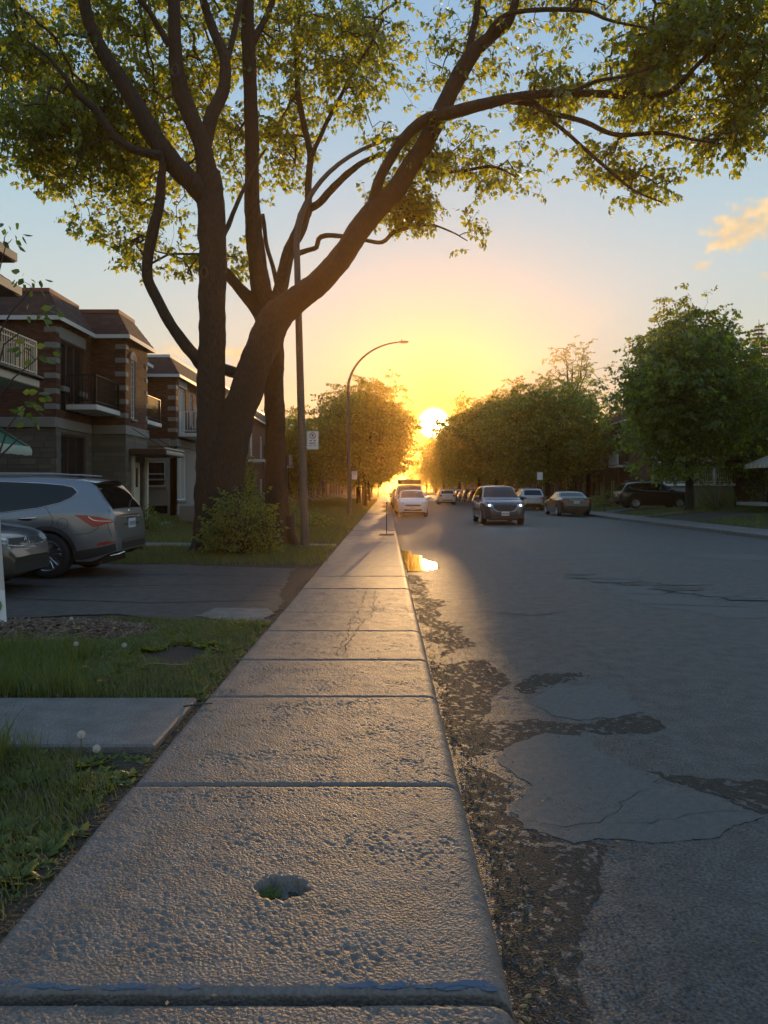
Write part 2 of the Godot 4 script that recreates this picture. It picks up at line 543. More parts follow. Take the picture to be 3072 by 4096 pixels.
# limbs: x, y, z, radius of each joint in metres; foliage masses: centre, half sizes, number of sprays
const LIMBS_A := [
	[-4.0,-0.09,-17.0,0.572,-4.04,0.41,-17.0,0.446,-4.06,1.16,-17.0,0.378,-4.07,2.24,-17.0,0.339,-4.06,3.64,-17.0,0.32,-4.05,5.25,-17.0,0.31,-4.03,6.33,-17.0,0.32,-4.05,7.41,-17.0,0.32,-4.08,8.16,-17.0,0.32,-4.15,8.8,-17.0,0.281],
	[-4.13,8.05,-17.0,0.223,-4.4,8.4,-16.8,0.23,-4.88,8.89,-16.6,0.227,-5.23,9.37,-16.4,0.21,-5.63,10.1,-16.2,0.185,-6.02,10.7,-16.0,0.164,-6.29,11.18,-15.8,0.144,-6.38,11.55,-15.6,0.133,-6.4,12.11,-15.4,0.114,-6.49,13.12,-15.2,0.078,-6.5,14.3,-15.0,0.034],
	[-5.05,8.86,-16.3,0.111,-5.29,8.83,-16.11,0.101,-5.59,8.86,-15.93,0.091,-5.92,9.1,-15.74,0.09,-6.19,9.5,-15.55,0.089,-6.51,9.75,-15.36,0.07,-6.67,9.98,-15.18,0.052,-6.96,10.3,-14.99,0.034,-7.25,10.47,-14.8,0.021],
	[-4.15,8.59,-17.0,0.252,-4.22,9.2,-16.93,0.212,-4.36,9.7,-16.85,0.202,-4.64,10.35,-16.77,0.201,-4.78,11.0,-16.7,0.171,-4.8,11.59,-16.62,0.142,-4.81,12.49,-16.55,0.137,-4.84,13.48,-16.47,0.103,-4.92,15.08,-16.4,0.047],
	[-4.86,11.35,-16.4,0.075,-5.02,11.64,-16.2,0.065,-5.21,11.91,-16.0,0.059,-5.39,12.08,-15.8,0.054,-5.67,12.64,-15.6,0.036],
	[-4.22,9.45,-17.0,0.174,-4.07,10.15,-17.1,0.156,-3.91,10.63,-17.2,0.147,-3.8,11.07,-17.3,0.138,-3.84,11.68,-17.4,0.129,-4.06,12.24,-17.5,0.12,-4.3,12.85,-17.6,0.1,-4.47,13.48,-17.7,0.091,-4.67,14.68,-17.8,0.051],
	[-3.81,11.45,-17.3,0.089,-3.73,11.94,-17.48,0.075,-3.6,12.72,-17.65,0.07,-3.54,13.34,-17.82,0.066,-3.41,14.48,-18.0,0.041],
	[-4.24,4.28,-17.0,0.165,-4.4,4.47,-16.93,0.15,-4.63,4.74,-16.87,0.139,-4.94,5.21,-16.8,0.129,-5.25,5.78,-16.73,0.124,-5.42,6.18,-16.67,0.123,-5.41,6.58,-16.6,0.123,-5.28,7.19,-16.53,0.122,-5.12,7.79,-16.47,0.113,-5.05,8.34,-16.4,0.103,-5.0,8.72,-16.33,0.074,-5.14,9.21,-16.27,0.051,-5.37,9.58,-16.2,0.032],
	[-3.92,4.25,-17.0,0.145,-3.52,4.14,-17.15,0.132,-3.09,4.05,-17.3,0.133],
	[-3.85,0.73,-17.0,0.436,-3.75,1.92,-17.03,0.446,-3.52,2.95,-17.07,0.399,-3.2,3.92,-17.1,0.37,-2.94,4.69,-17.13,0.361,-2.67,5.29,-17.17,0.381,-2.48,5.6,-17.2,0.363],
	[-3.79,7.3,-17.0,0.068,-3.71,7.78,-17.38,0.059,-3.47,8.66,-17.75,0.046,-3.28,9.35,-18.12,0.036,-3.03,10.04,-18.5,0.021],
	[-2.55,5.52,-17.2,0.363,-2.1,5.85,-17.13,0.303,-1.45,6.35,-17.06,0.277,-0.96,6.92,-16.99,0.261,-0.58,7.46,-16.92,0.255,-0.23,7.88,-16.85,0.259,0.17,8.23,-16.78,0.225,0.49,8.68,-16.71,0.214,0.79,9.12,-16.64,0.209,1.09,9.66,-16.56,0.203,1.37,10.2,-16.49,0.188,1.73,10.84,-16.42,0.178,1.95,11.16,-16.35,0.168,2.38,11.53,-16.28,0.13,2.65,11.69,-16.21,0.111,2.82,12.06,-16.14,0.092,2.93,12.78,-16.07,0.069,3.05,13.74,-16.0,0.036],
	[-0.33,7.81,-16.8,0.144,-0.2,8.33,-16.63,0.118,-0.02,8.65,-16.46,0.113,0.31,9.14,-16.29,0.111,0.82,9.53,-16.12,0.129,1.46,9.64,-15.95,0.141,2.1,9.73,-15.78,0.126,3.11,9.85,-15.62,0.085,4.35,9.78,-15.45,0.079,5.42,9.63,-15.28,0.074,5.93,9.66,-15.11,0.06,6.29,10.02,-14.94,0.047,6.64,10.36,-14.77,0.034,6.99,10.81,-14.6,0.021],
	[2.49,9.94,-16.0,0.082,3.16,9.78,-15.83,0.077,3.42,9.51,-15.66,0.058,4.17,9.22,-15.49,0.053,4.8,8.84,-15.31,0.048,5.66,8.79,-15.14,0.039,6.27,8.58,-14.97,0.03,6.8,8.41,-14.8,0.017],
	[3.31,9.66,-15.8,0.045,3.54,9.35,-15.7,0.045,3.85,9.03,-15.6,0.04,4.27,8.57,-15.5,0.04,4.73,8.11,-15.4,0.035,5.18,7.68,-15.3,0.026,5.73,7.38,-15.2,0.013],
	[2.11,11.25,-16.2,0.065,2.48,11.71,-16.0,0.05,3.05,11.76,-15.8,0.05,4.2,11.63,-15.6,0.044,4.73,11.29,-15.4,0.031,5.45,11.0,-15.2,0.017],
	[1.74,10.77,-16.3,0.093,1.88,11.33,-16.38,0.084,2.02,12.0,-16.45,0.08,2.11,12.68,-16.53,0.071,2.27,13.78,-16.6,0.043],
	[0.9,8.57,-16.5,0.042,1.65,8.5,-16.27,0.037,2.33,8.49,-16.03,0.032,2.81,8.16,-15.8,0.014],
	[3.86,9.76,-15.4,0.039,4.37,9.86,-15.13,0.039,4.86,9.81,-14.87,0.03,5.42,9.89,-14.6,0.021],
]
const BLOBS_A := [
	[-8.23,11.48,-16.8,1.38,1.6,2.2,330],
	[-7.14,11.63,-17.8,1.69,1.69,2.5,360],
	[-7.19,9.61,-17.1,1.62,0.87,2,270],
	[-6.25,9.93,-18.5,1.64,1.41,2,310],
	[-8.13,9.47,-16.6,0.84,0.63,1.5,70],
	[-6.43,7.99,-17.7,1.23,0.78,1.5,130],
	[-5.98,7.15,-17.7,0.56,0.36,1,32],
	[-5.25,8.15,-19.1,0.73,0.85,1.2,55],
	[-4.71,7.12,-18.9,0.48,0.41,0.6,14],
	[-5.44,12.41,-19.8,1.5,2.01,2,240],
	[-5.78,13.07,-18.1,1.83,1.38,2.5,170],
	[-7.82,14.3,-17.3,2.74,1.42,3,200],
	[-4.8,15.74,-18.3,3.01,1.51,3,200],
	[-7.85,8.55,-16.9,0.75,0.28,0.8,26],
	[1.16,9.51,-17.35,1.21,0.66,1.3,85],
	[2.09,8.63,-16.85,1.17,0.53,1.2,70],
	[1.59,11.69,-17.15,0.76,0.87,1.3,34],
	[2.56,10.82,-16.75,0.53,0.58,1.2,44],
	[3.58,10.59,-16.35,1.14,0.62,1.2,120],
	[3.69,9.66,-16.35,0.72,0.36,1,40],
	[4.95,10.55,-15.75,1.1,0.8,1.4,110],
	[5.77,9.55,-15.55,1.18,0.59,1.3,120],
	[6.56,10.93,-15.55,1.38,0.89,1.7,320],
	[7.44,10.03,-15.35,0.97,1.07,1.6,250],
	[7.2,8.91,-15.45,0.88,0.39,1,70],
	[5.07,8.69,-16.15,1.02,0.37,0.8,44],
	[5.75,8.09,-16.05,0.61,0.26,0.6,22],
	[6.04,9.11,-15.75,0.6,0.26,0.8,22],
	[3.63,12.38,-16.55,1.68,0.42,1.2,70],
	[2.82,14.0,-16.75,2.76,1.38,2.5,160],
	[6.14,13.05,-15.75,2.49,1.2,2.5,190],
	[8.42,11.1,-15.35,1.17,1.55,1.6,120],
]
const LIMBS_B := [
	[-2.76,0.13,-18.6,0.413,-2.77,0.67,-18.6,0.329,-2.79,1.49,-18.6,0.276,-2.81,2.67,-18.6,0.254,-2.85,3.85,-18.6,0.254,-2.87,4.67,-18.6,0.276,-2.92,5.38,-18.6,0.35,-3.01,5.97,-18.6,0.35],
	[-3.01,5.73,-18.6,0.307,-3.17,6.54,-18.54,0.264,-3.25,7.23,-18.48,0.232,-3.34,8.02,-18.42,0.21,-3.36,9.05,-18.36,0.183,-3.35,10.18,-18.3,0.172,-3.38,11.31,-18.24,0.171,-3.42,12.43,-18.18,0.171,-3.43,13.54,-18.12,0.15,-3.45,14.64,-18.06,0.103,-3.46,16.19,-18.0,0.046],
	[-3.4,12.26,-18.1,0.113,-3.26,12.72,-18.28,0.089,-3.08,13.23,-18.45,0.084,-2.88,13.88,-18.62,0.074,-2.61,15.06,-18.8,0.043],
	[-3.09,5.73,-18.6,0.233,-3.39,6.18,-18.72,0.192,-3.75,6.56,-18.84,0.15,-4.13,7.02,-18.96,0.124,-4.4,7.42,-19.08,0.087,-4.67,7.94,-19.2,0.049],
	[-2.78,6.09,-18.6,0.212,-2.69,6.57,-18.66,0.181,-2.51,7.42,-18.72,0.165,-2.31,7.89,-18.78,0.161,-2.14,8.35,-18.84,0.166,-2.0,8.79,-18.9,0.151],
	[-2.02,8.68,-18.9,0.108,-2.01,9.62,-19.0,0.087,-1.97,10.08,-19.1,0.087,-2.12,10.86,-19.2,0.082,-2.3,11.7,-19.3,0.077,-2.38,12.68,-19.4,0.066,-2.36,13.47,-19.5,0.056,-2.28,14.78,-19.6,0.034],
	[-1.99,9.87,-18.9,0.065,-1.71,10.4,-18.75,0.053,-1.44,10.88,-18.6,0.053,-1.1,11.42,-18.45,0.047,-0.74,11.98,-18.3,0.042,-0.39,12.47,-18.15,0.031,-0.05,13.0,-18.0,0.021],
	[-1.99,8.68,-18.9,0.108,-1.75,8.74,-18.75,0.096,-1.4,9.03,-18.6,0.095,-0.98,9.37,-18.45,0.084,-0.51,9.64,-18.3,0.063,0.01,9.72,-18.15,0.047,0.75,9.53,-18.0,0.026],
	[-2.31,7.47,-18.8,0.08,-2.0,7.54,-18.73,0.064,-1.77,7.6,-18.67,0.064,-1.72,7.78,-18.6,0.064,-1.53,7.85,-18.53,0.063,-1.04,7.8,-18.47,0.058,-0.51,7.68,-18.4,0.047,-0.1,7.61,-18.33,0.052,0.19,7.83,-18.27,0.052,0.59,7.93,-18.2,0.041,1.1,7.98,-18.13,0.031,1.61,7.78,-18.07,0.021,2.01,7.53,-18.0,0.01],
	[-2.69,6.3,-18.5,0.074,-2.85,6.98,-18.45,0.058,-2.99,7.55,-18.4,0.052,-3.06,8.06,-18.35,0.058,-3.09,8.31,-18.3,0.042],
]
const BLOBS_B := [
	[-3.38,13.35,-19.5,1.85,1.6,2,210],
	[-1.75,12.8,-19.2,1.46,1.82,2,210],
	[-0.63,13.03,-18.4,1.28,1.28,2,150],
	[-0.52,11.15,-18.6,1.3,0.82,1.5,70],
	[-2.96,11.12,-20,1.14,1.01,1.5,80],
	[-3.98,10.87,-20,0.63,1.39,1.5,50],
	[-2.68,10.09,-19.8,0.4,0.55,0.6,16],
	[-4.14,7.58,-19.6,0.42,0.5,0.6,12],
	[-3.69,9.52,-19.8,0.38,0.5,0.6,10],
	[-2.09,15.57,-19,3.13,1.56,3,180],
	[0.53,8.52,-18.2,1.15,0.41,0.8,85],
	[1.32,7.99,-18,0.91,0.27,0.8,60],
	[1.89,7.7,-18,0.46,0.23,0.5,16],
]
# ---------------------------------------------------------------- trees
var spray_big: ArrayMesh
var spray_far: ArrayMesh
var bark_n := FastNoiseLite.new()

func leaf(b: MB, at: Vector3, dir: Vector3, up: Vector3, s: float, lobes := true) -> void:
	# a maple leaf with five lobes, bent along its rib
	var x := dir.cross(up).normalized()
	var nrm := x.cross(dir).normalized()
	var o := [[0.0, 0.0], [0.30, -0.05], [0.22, 0.14], [0.52, 0.38], [0.27, 0.46], [0.20, 0.62], [0.0, 1.0]] if lobes else [[0.0, 0.0], [0.30, 0.35], [0.22, 0.7], [0.0, 1.0]]
	var k := b.v.size()
	for sd in [-1.0, 1.0]:
		for p in o:
			var q: Vector3 = at + (x * (p[0] * sd) + dir * p[1] - nrm * (p[0] * 0.35 + p[1] * p[1] * 0.22)) * s
			b.v.append(q)
			b.n.append((nrm + x * sd * 0.3).normalized())
	var m := o.size()
	var fan := [[0, 1, 2], [0, 2, 3], [0, 3, 4], [0, 4, 5], [0, 5, 6]] if lobes else [[0, 1, 2], [0, 2, 3]]
	for f in fan:
		b.ix.append_array([k + f[0], k + f[1], k + f[2]])
		b.ix.append_array([k + m + f[0], k + m + f[2], k + m + f[1]])

func make_spray(count: int, size: float, reach: float, lobes: bool) -> ArrayMesh:
	# a twig with leaves that hang from it
	var r := RandomNumberGenerator.new()
	r.seed = count * 7 + 3
	var lb := [MB.new(), MB.new(), MB.new()]
	var tw := MB.new()
	var pts := []
	var rad := []
	for k in 5:
		var t := k / 4.0
		pts.append(Vector3(reach * t, reach * (0.25 * t - 0.35 * t * t), reach * 0.12 * sin(t * 4.0)))
		rad.append(lerpf(0.006, 0.002, t))
	tw.tube(pts, rad, 4, false)
	for k in count:
		var t := (k + 0.6) / count
		var p: Vector3 = pts[mini(3, int(t * 4.0))].lerp(pts[mini(4, int(t * 4.0) + 1)], fposmod(t * 4.0, 1.0))
		var a := r.randf() * TAU
		var out := Vector3(0.5 + 0.6 * t, -0.15 + r.randfn() * 0.3, sin(a) * 1.1).normalized()
		var stalk := p + out * r.randf_range(0.06, 0.16) * (size / 0.13)
		var d := (out * 0.6 + Vector3(0, -0.75, 0) + Vector3(r.randfn(), r.randfn(), r.randfn()) * 0.35).normalized()
		var up := (Vector3(0, 0.6, 0) + out * 0.7 + Vector3(r.randfn(), r.randfn(), r.randfn()) * 0.5).normalized()
		leaf(lb[r.randi() % 3], stalk, d, up, size * r.randf_range(0.65, 1.15), lobes)
	var m := ArrayMesh.new()
	for k in 3:
		lb[k].mesh(m)
	tw.mesh(m)
	for k in 3:
		m.surface_set_material(k, M["leaf_%d" % k])
	m.surface_set_material(3, M.bark_thin)
	return m

func smooth_path(a: Array, per := 4) -> Array:
	# Catmull-Rom through joints of [x, y, z, r]
	var j := []
	for k in range(0, a.size(), 4):
		j.append([Vector3(a[k], a[k + 1], a[k + 2]), a[k + 3]])
	var pts := []
	var rad := []
	for k in j.size() - 1:
		var p0: Vector3 = j[maxi(k - 1, 0)][0]
		var p1: Vector3 = j[k][0]
		var p2: Vector3 = j[k + 1][0]
		var p3: Vector3 = j[mini(k + 2, j.size() - 1)][0]
		var m := maxi(2, ceili(p1.distance_to(p2) * per))
		for s in m:
			var t := float(s) / m
			pts.append(p1.cubic_interpolate(p2, p0, p3, t))
			rad.append(lerpf(j[k][1], j[k + 1][1], t))
	pts.append(j[-1][0])
	rad.append(j[-1][1])
	return [pts, rad]

func rand_in(b: Array, r: RandomNumberGenerator) -> Vector3:
	# a point in an ellipsoid mass, fuller towards its shell
	var d := Vector3(r.randfn(), r.randfn(), r.randfn()).normalized() * pow(r.randf(), 0.42)
	return Vector3(b[0] + d.x * b[3], b[1] + d.y * b[4], b[2] + d.z * b[5])

func branch_out(nodes: Array, goals: Array, tree: Node3D, origin: Vector3, base_r: float, max_r: float, close := 0.0) -> void:
	# thin wood: every goal joins the nearest wood that is already there
	var order := []
	var first := nodes.size()
	for g in goals:
		var best := 1e9
		for k in first:
			best = minf(best, (nodes[k] as Vector3).distance_squared_to(g))
		order.append([best, g])
	order.sort_custom(func(a, b): return a[0] < b[0])
	var parent := []
	var count := []
	for k in first:
		parent.append(-1)
		count.append(0)
	for o in order:
		var best := 1e9
		var at := 0
		var g: Vector3 = o[1]
		for k in nodes.size():
			var d: float = (nodes[k] as Vector3).distance_squared_to(g)
			if d < best:
				best = d
				at = k
		# a mid joint that sags towards the parent makes a bend
		var a: Vector3 = nodes[at]
		var mid := a.lerp(g, 0.5) + Vector3(0, 0.08 * a.distance_to(g), 0) + Vector3(rng.randfn(), rng.randfn(), rng.randfn()) * 0.06 * a.distance_to(g)
		nodes.append(mid)
		parent.append(at)
		count.append(1)
		nodes.append(g)
		parent.append(nodes.size() - 2)
		count.append(1)
	for k in range(nodes.size() - 1, first - 1, -1):
		if parent[k] >= 0:
			count[parent[k]] += count[k]
	var b := MB.new()
	for k in range(first, nodes.size()):
		var p: int = parent[k]
		var r0 := minf(max_r, base_r * sqrt(float(count[k]))) 
		var r1 := minf(max_r, base_r * sqrt(float(maxi(1, count[k] - 1))))
		b.tube([(nodes[p] as Vector3) - origin, (nodes[k] as Vector3) - origin], [r0, r1], 5, false)
	put("branches", b.mesh(), M.bark_thin, tree)

func crown_of(goals: Array, per: int, mesh: ArrayMesh, tree: Node3D, origin: Vector3, spread: float, s0: float, s1: float, r: RandomNumberGenerator) -> void:
	var where := []
	for g in goals:
		for k in per:
			var yaw := r.randf() * TAU
			var bs := Basis(Vector3.UP, yaw) * Basis(Vector3.BACK, r.randfn() * 0.45) * Basis(Vector3.RIGHT, r.randfn() * 0.35)
			bs = bs.scaled(Vector3.ONE * r.randf_range(s0, s1))
			where.append(Transform3D(bs, g - origin + Vector3(r.randfn(), r.randfn(), r.randfn()) * spread))
	scatter("crown", mesh, where, tree)

func big_maple(limbs: Array, blobs: Array, label: String, seed_: int, knots := []) -> void:
	var base := Vector3(limbs[0][0], lawn_y(limbs[0][0], limbs[0][2]), limbs[0][2])
	var t := thing("maple_tree", label, "tree", base)
	var r := RandomNumberGenerator.new()
	r.seed = seed_
	var nodes := []
	for k in limbs.size():
		var l: Array = limbs[k].duplicate()
		if k == 0:
			l[1] = base.y - 0.1
		var sp := smooth_path(l, 9)
		for i in range(0, sp[0].size(), 4):
			if sp[1][i] < 0.22 and k > 0:
				nodes.append(sp[0][i])
		var pts := []
		for q in sp[0]:
			var f := 0.02 if k > 0 else 0.03
			pts.append(q - base + Vector3(fbm(q.y, q.x, 0.9), 0, fbm(q.y + 30.0, q.z, 0.9)) * f)
		var b := MB.new()
		b.tube(pts, sp[1], 48 if sp[1][0] > 0.15 else 9, true, bark_n, 0.13)
		if k == 0:
			# root flare
			for a in 6:
				var ang := a * TAU / 6.0 + 0.3
				var d := Vector3(cos(ang), 0, sin(ang))
				b.tube([Vector3(0, 0.75, 0) + d * 0.25, Vector3(0, 0.32, 0) + d * 0.34, Vector3(0, 0.06, 0) + d * 0.50, Vector3(0, -0.12, 0) + d * 0.75], [0.2, 0.17, 0.12, 0.04], 8, true, bark_n, 0.12)
		put("trunk" if k == 0 else "limb", b.mesh(), M.bark, t)
	for kn in knots:
		var q := MB.new()
		q.grid(14, 6, func(u, v):
			var a: float = u * TAU
			var b: float = v * TAU
			return kn - base + Vector3(cos(a) * (0.075 + 0.03 * cos(b)), sin(a) * (0.12 + 0.03 * cos(b)), 0.03 * sin(b)))
		put("knot", q.mesh(), M.bark_thin, t)
	var goals := []
	for bl in blobs:
		for k in int(bl[6] * 1.1):
			# clumps: pull towards a few centres so that gaps stay open
			goals.append(rand_in(bl, r))
	var kept := []
	for g in goals:
		if nz.get_noise_3d(g.x * 55.0, g.y * 55.0, g.z * 55.0) > -0.03:
			kept.append(g)
	branch_out(nodes, kept, t, base, 0.0042, 0.03)
	crown_of(kept, 2, spray_big, t, base, 0.16, 0.75, 1.15, r)

func street_tree(called: String, label: String, at: Vector3, h: float, spread: float, low: float, sprays: int, seed_: int, sparse := false, group := "") -> Node3D:
	# a round-headed tree with limbs, branches and a clumped crown
	var t := thing(called, label, "tree", at, 0.0, group)
	var r := RandomNumberGenerator.new()
	r.seed = seed_
	var tr := 0.017 * h + 0.03
	var b := MB.new()
	var top := Vector3(r.randfn() * 0.2, low + (h - low) * 0.35, r.randfn() * 0.2)
	b.tube([Vector3(0, -0.1, 0), Vector3(0, 0.25, 0), top * 0.5, top], [tr * 1.6, tr * 1.1, tr * 0.9, tr * 0.7], 10, true, bark_n, 0.12)
	put("trunk", b.mesh(), M.bark, t)
	var nodes := []
	var lm := 7 if sparse else 6
	for k in lm:
		var a := TAU * k / lm + r.randf_range(-0.3, 0.3)
		var rise := r.randf_range(0.45, 0.95)
		var out := spread * (0.75 - 0.5 * (rise - 0.45)) * (0.6 if sparse else 1.0)
		var start := top * r.randf_range(0.7, 1.0)
		var end := Vector3(cos(a) * out, low + (h - low) * rise, sin(a) * out)
		var pts := []
		var rad := []
		for s in 6:
			var q := s / 5.0
			pts.append(start.lerp(end, q) + Vector3(0, sin(q * PI) * 0.35, 0) + Vector3(r.randfn(), r.randfn(), r.randfn()) * 0.08)
			rad.append(lerpf(tr * 0.5, 0.02, q))
			if s > 0:
				nodes.append(pts[-1] + at)
		var lb := MB.new()
		lb.tube(pts, rad, 7, true)
		put("limb", lb.mesh(), M.bark, t)
	var goals := []
	var tries := 0
	var ry := (h - low) * 0.5
	while goals.size() < sprays and tries < sprays * 8:
		tries += 1
		var d := Vector3(r.randfn(), r.randfn(), r.randfn()).normalized()
		var lump := 1.0 + (0.36 if seed_ == 21 else 0.21) * nz.get_noise_3d(d.x * 160.0 + seed_ * 37.0, d.y * 160.0, d.z * 160.0) * 2.0
		var rr := pow(r.randf(), 0.35) * lump
		var p := Vector3(d.x * spread * rr, low + ry + d.y * ry * rr, d.z * spread * rr)
		if p.y < low - 0.6:
			continue
		if nz.get_noise_3d((p.x + at.x) * 38.0, p.y * 38.0, (p.z + at.z) * 38.0) > (0.02 if sparse else -0.16):
			goals.append(p + at)
	var wood := []
	for k in range(0, goals.size(), 1 if sparse else 4):
		wood.append(goals[k])
	branch_out(nodes, wood, t, at, 0.006 if not sparse else 0.008, 0.05)
	crown_of(goals, 1, spray_far, t, at, 0.1, 0.7 if sparse else 0.9, 1.1 if sparse else 1.5, r)
	return t

func bare_tree(label: String, at: Vector3, h: float, spread: float, seed_: int, leafy: int) -> void:
	var t := thing("thin_tree", label, "tree", at)
	var r := RandomNumberGenerator.new()
	r.seed = seed_
	var tips := []
	var b := MB.new()
	var b2 := MB.new()
	var grow := [[Vector3(0, -0.1, 0), Vector3(0.02, 1, 0.03).normalized(), h * 0.3, 0.014 * h, 0]]
	while grow.size() > 0:
		var g: Array = grow.pop_back()
		var pts := [g[0]]
		var rad := [g[3]]
		var d: Vector3 = g[1]
		for s in 3:
			d = (d + Vector3(r.randfn(), r.randfn() + 0.35, r.randfn()) * 0.13).normalized()
			pts.append(pts[-1] + d * g[2] / 3.0)
			rad.append(g[3] * (1.0 - 0.14 * (s + 1)))
		(b if g[4] == 0 else b2).tube(pts, rad, 8 if g[4] == 0 else 4, false)
		if g[4] >= 5:
			tips.append(pts[-1])
			continue
		for k in (4 if g[4] == 0 else (3 if r.randf() < 0.45 else 2)):
			var side := Vector3(r.randfn(), r.randfn() * 0.5, r.randfn()).normalized()
			var nd := (d + side * (0.85 if g[4] < 2 else 0.65) * spread / (h * 0.35)).normalized()
			grow.append([pts[-1 if k < 2 else 2], nd, g[2] * r.randf_range(0.62, 0.85), g[3] * 0.55, g[4] + 1])
	put("trunk", b.mesh(), M.bark, t)
	put("branches", b2.mesh(), M.bark_thin, t)
	var where := []
	for k in tips.size():
		if k % leafy == 0:
			where.append(Transform3D(Basis(Vector3.UP, r.randf() * TAU).scaled(Vector3.ONE * r.randf_range(0.45, 0.8)), tips[k]))
	if where.size() > 0:
		scatter("crown", spray_far, where, t)

func conifer(label: String, at: Vector3, h: float, rad0: float, seed_: int) -> void:
	var t := thing("spruce_tree", label, "tree", at)
	var r := RandomNumberGenerator.new()
	r.seed = seed_
	var b := MB.new()
	b.tube([Vector3(0, -0.1, 0), Vector3(0, h * 0.5, 0), Vector3(0, h, 0)], [0.2, 0.12, 0.015], 8)
	put("trunk", b.mesh(), M.bark, t)
	var n := MB.new()
	var y := 1.2
	while y < h - 0.2:
		var reach := rad0 * pow(1.0 - y / h, 0.8)
		var m := 7
		for k in m:
			var a := TAU * k / m + r.randf() * 0.8
			var l := reach * r.randf_range(0.7, 1.1) + 0.12
			var d := Vector3(cos(a), 0, sin(a))
			var sd := Vector3(-d.z, 0, d.x)
			var p0 := Vector3(0, y, 0)
			var seg := 5
			for s in seg:
				var q0 := float(s) / seg
				var q1 := float(s + 1) / seg
				var c0 := p0 + d * l * q0 + Vector3(0, -0.35 * l * q0 + 0.22 * l * q0 * q0, 0)
				var c1 := p0 + d * l * q1 + Vector3(0, -0.35 * l * q1 + 0.22 * l * q1 * q1, 0)
				for w in [-1.0, 1.0]:
					for u in 2:
						var tip: Vector3 = c1 + sd * w * l * 0.3 * (1.1 - q0) + Vector3(0, -0.10 - u * 0.13, 0) + d * 0.12
						n.tri(c0, c1, tip)
			n.tri(p0 + d * l * 0.9, p0 + d * l * 0.9 + sd * 0.08, p0 + d * (l + 0.2) + Vector3(0, -0.1, 0))
		y += r.randf_range(0.22, 0.34)
	put("crown", n.mesh(), M.needle, t)

func shrub(called: String, label: String, at: Vector3, size: Vector3, sprays: int, seed_: int) -> void:
	var t := thing(called, label, "shrub", at)
	var r := RandomNumberGenerator.new()
	r.seed = seed_
	var stems := MB.new()
	var where := []
	for k in sprays:
		var d := Vector3(r.randfn(), absf(r.randfn()) * 0.9, r.randfn()).normalized() * pow(r.randf(), 0.4)
		var p := Vector3(d.x * size.x, 0.08 + d.y * size.y, d.z * size.z)
		p *= 1.0 + 0.22 * nz.get_noise_3d(p.x * 130.0 + seed_, p.y * 130.0, p.z * 130.0)
		if k % 4 == 0:
			stems.tube([Vector3(p.x * 0.15, -0.05, p.z * 0.15), Vector3(p.x * 0.5, p.y * 0.55, p.z * 0.5), p], [0.012, 0.008, 0.003], 4, false)
		var b := Basis(Vector3.UP, atan2(-p.z, p.x) + r.randfn() * 0.5) * Basis(Vector3.BACK, 0.5 + r.randfn() * 0.4)
		where.append(Transform3D(b.scaled(Vector3.ONE * r.randf_range(0.45, 0.8)), p * 0.9))
	put("stems", stems.mesh(), M.bark_thin, t)
	scatter("foliage", spray_bush, where, t)

var spray_bush: ArrayMesh

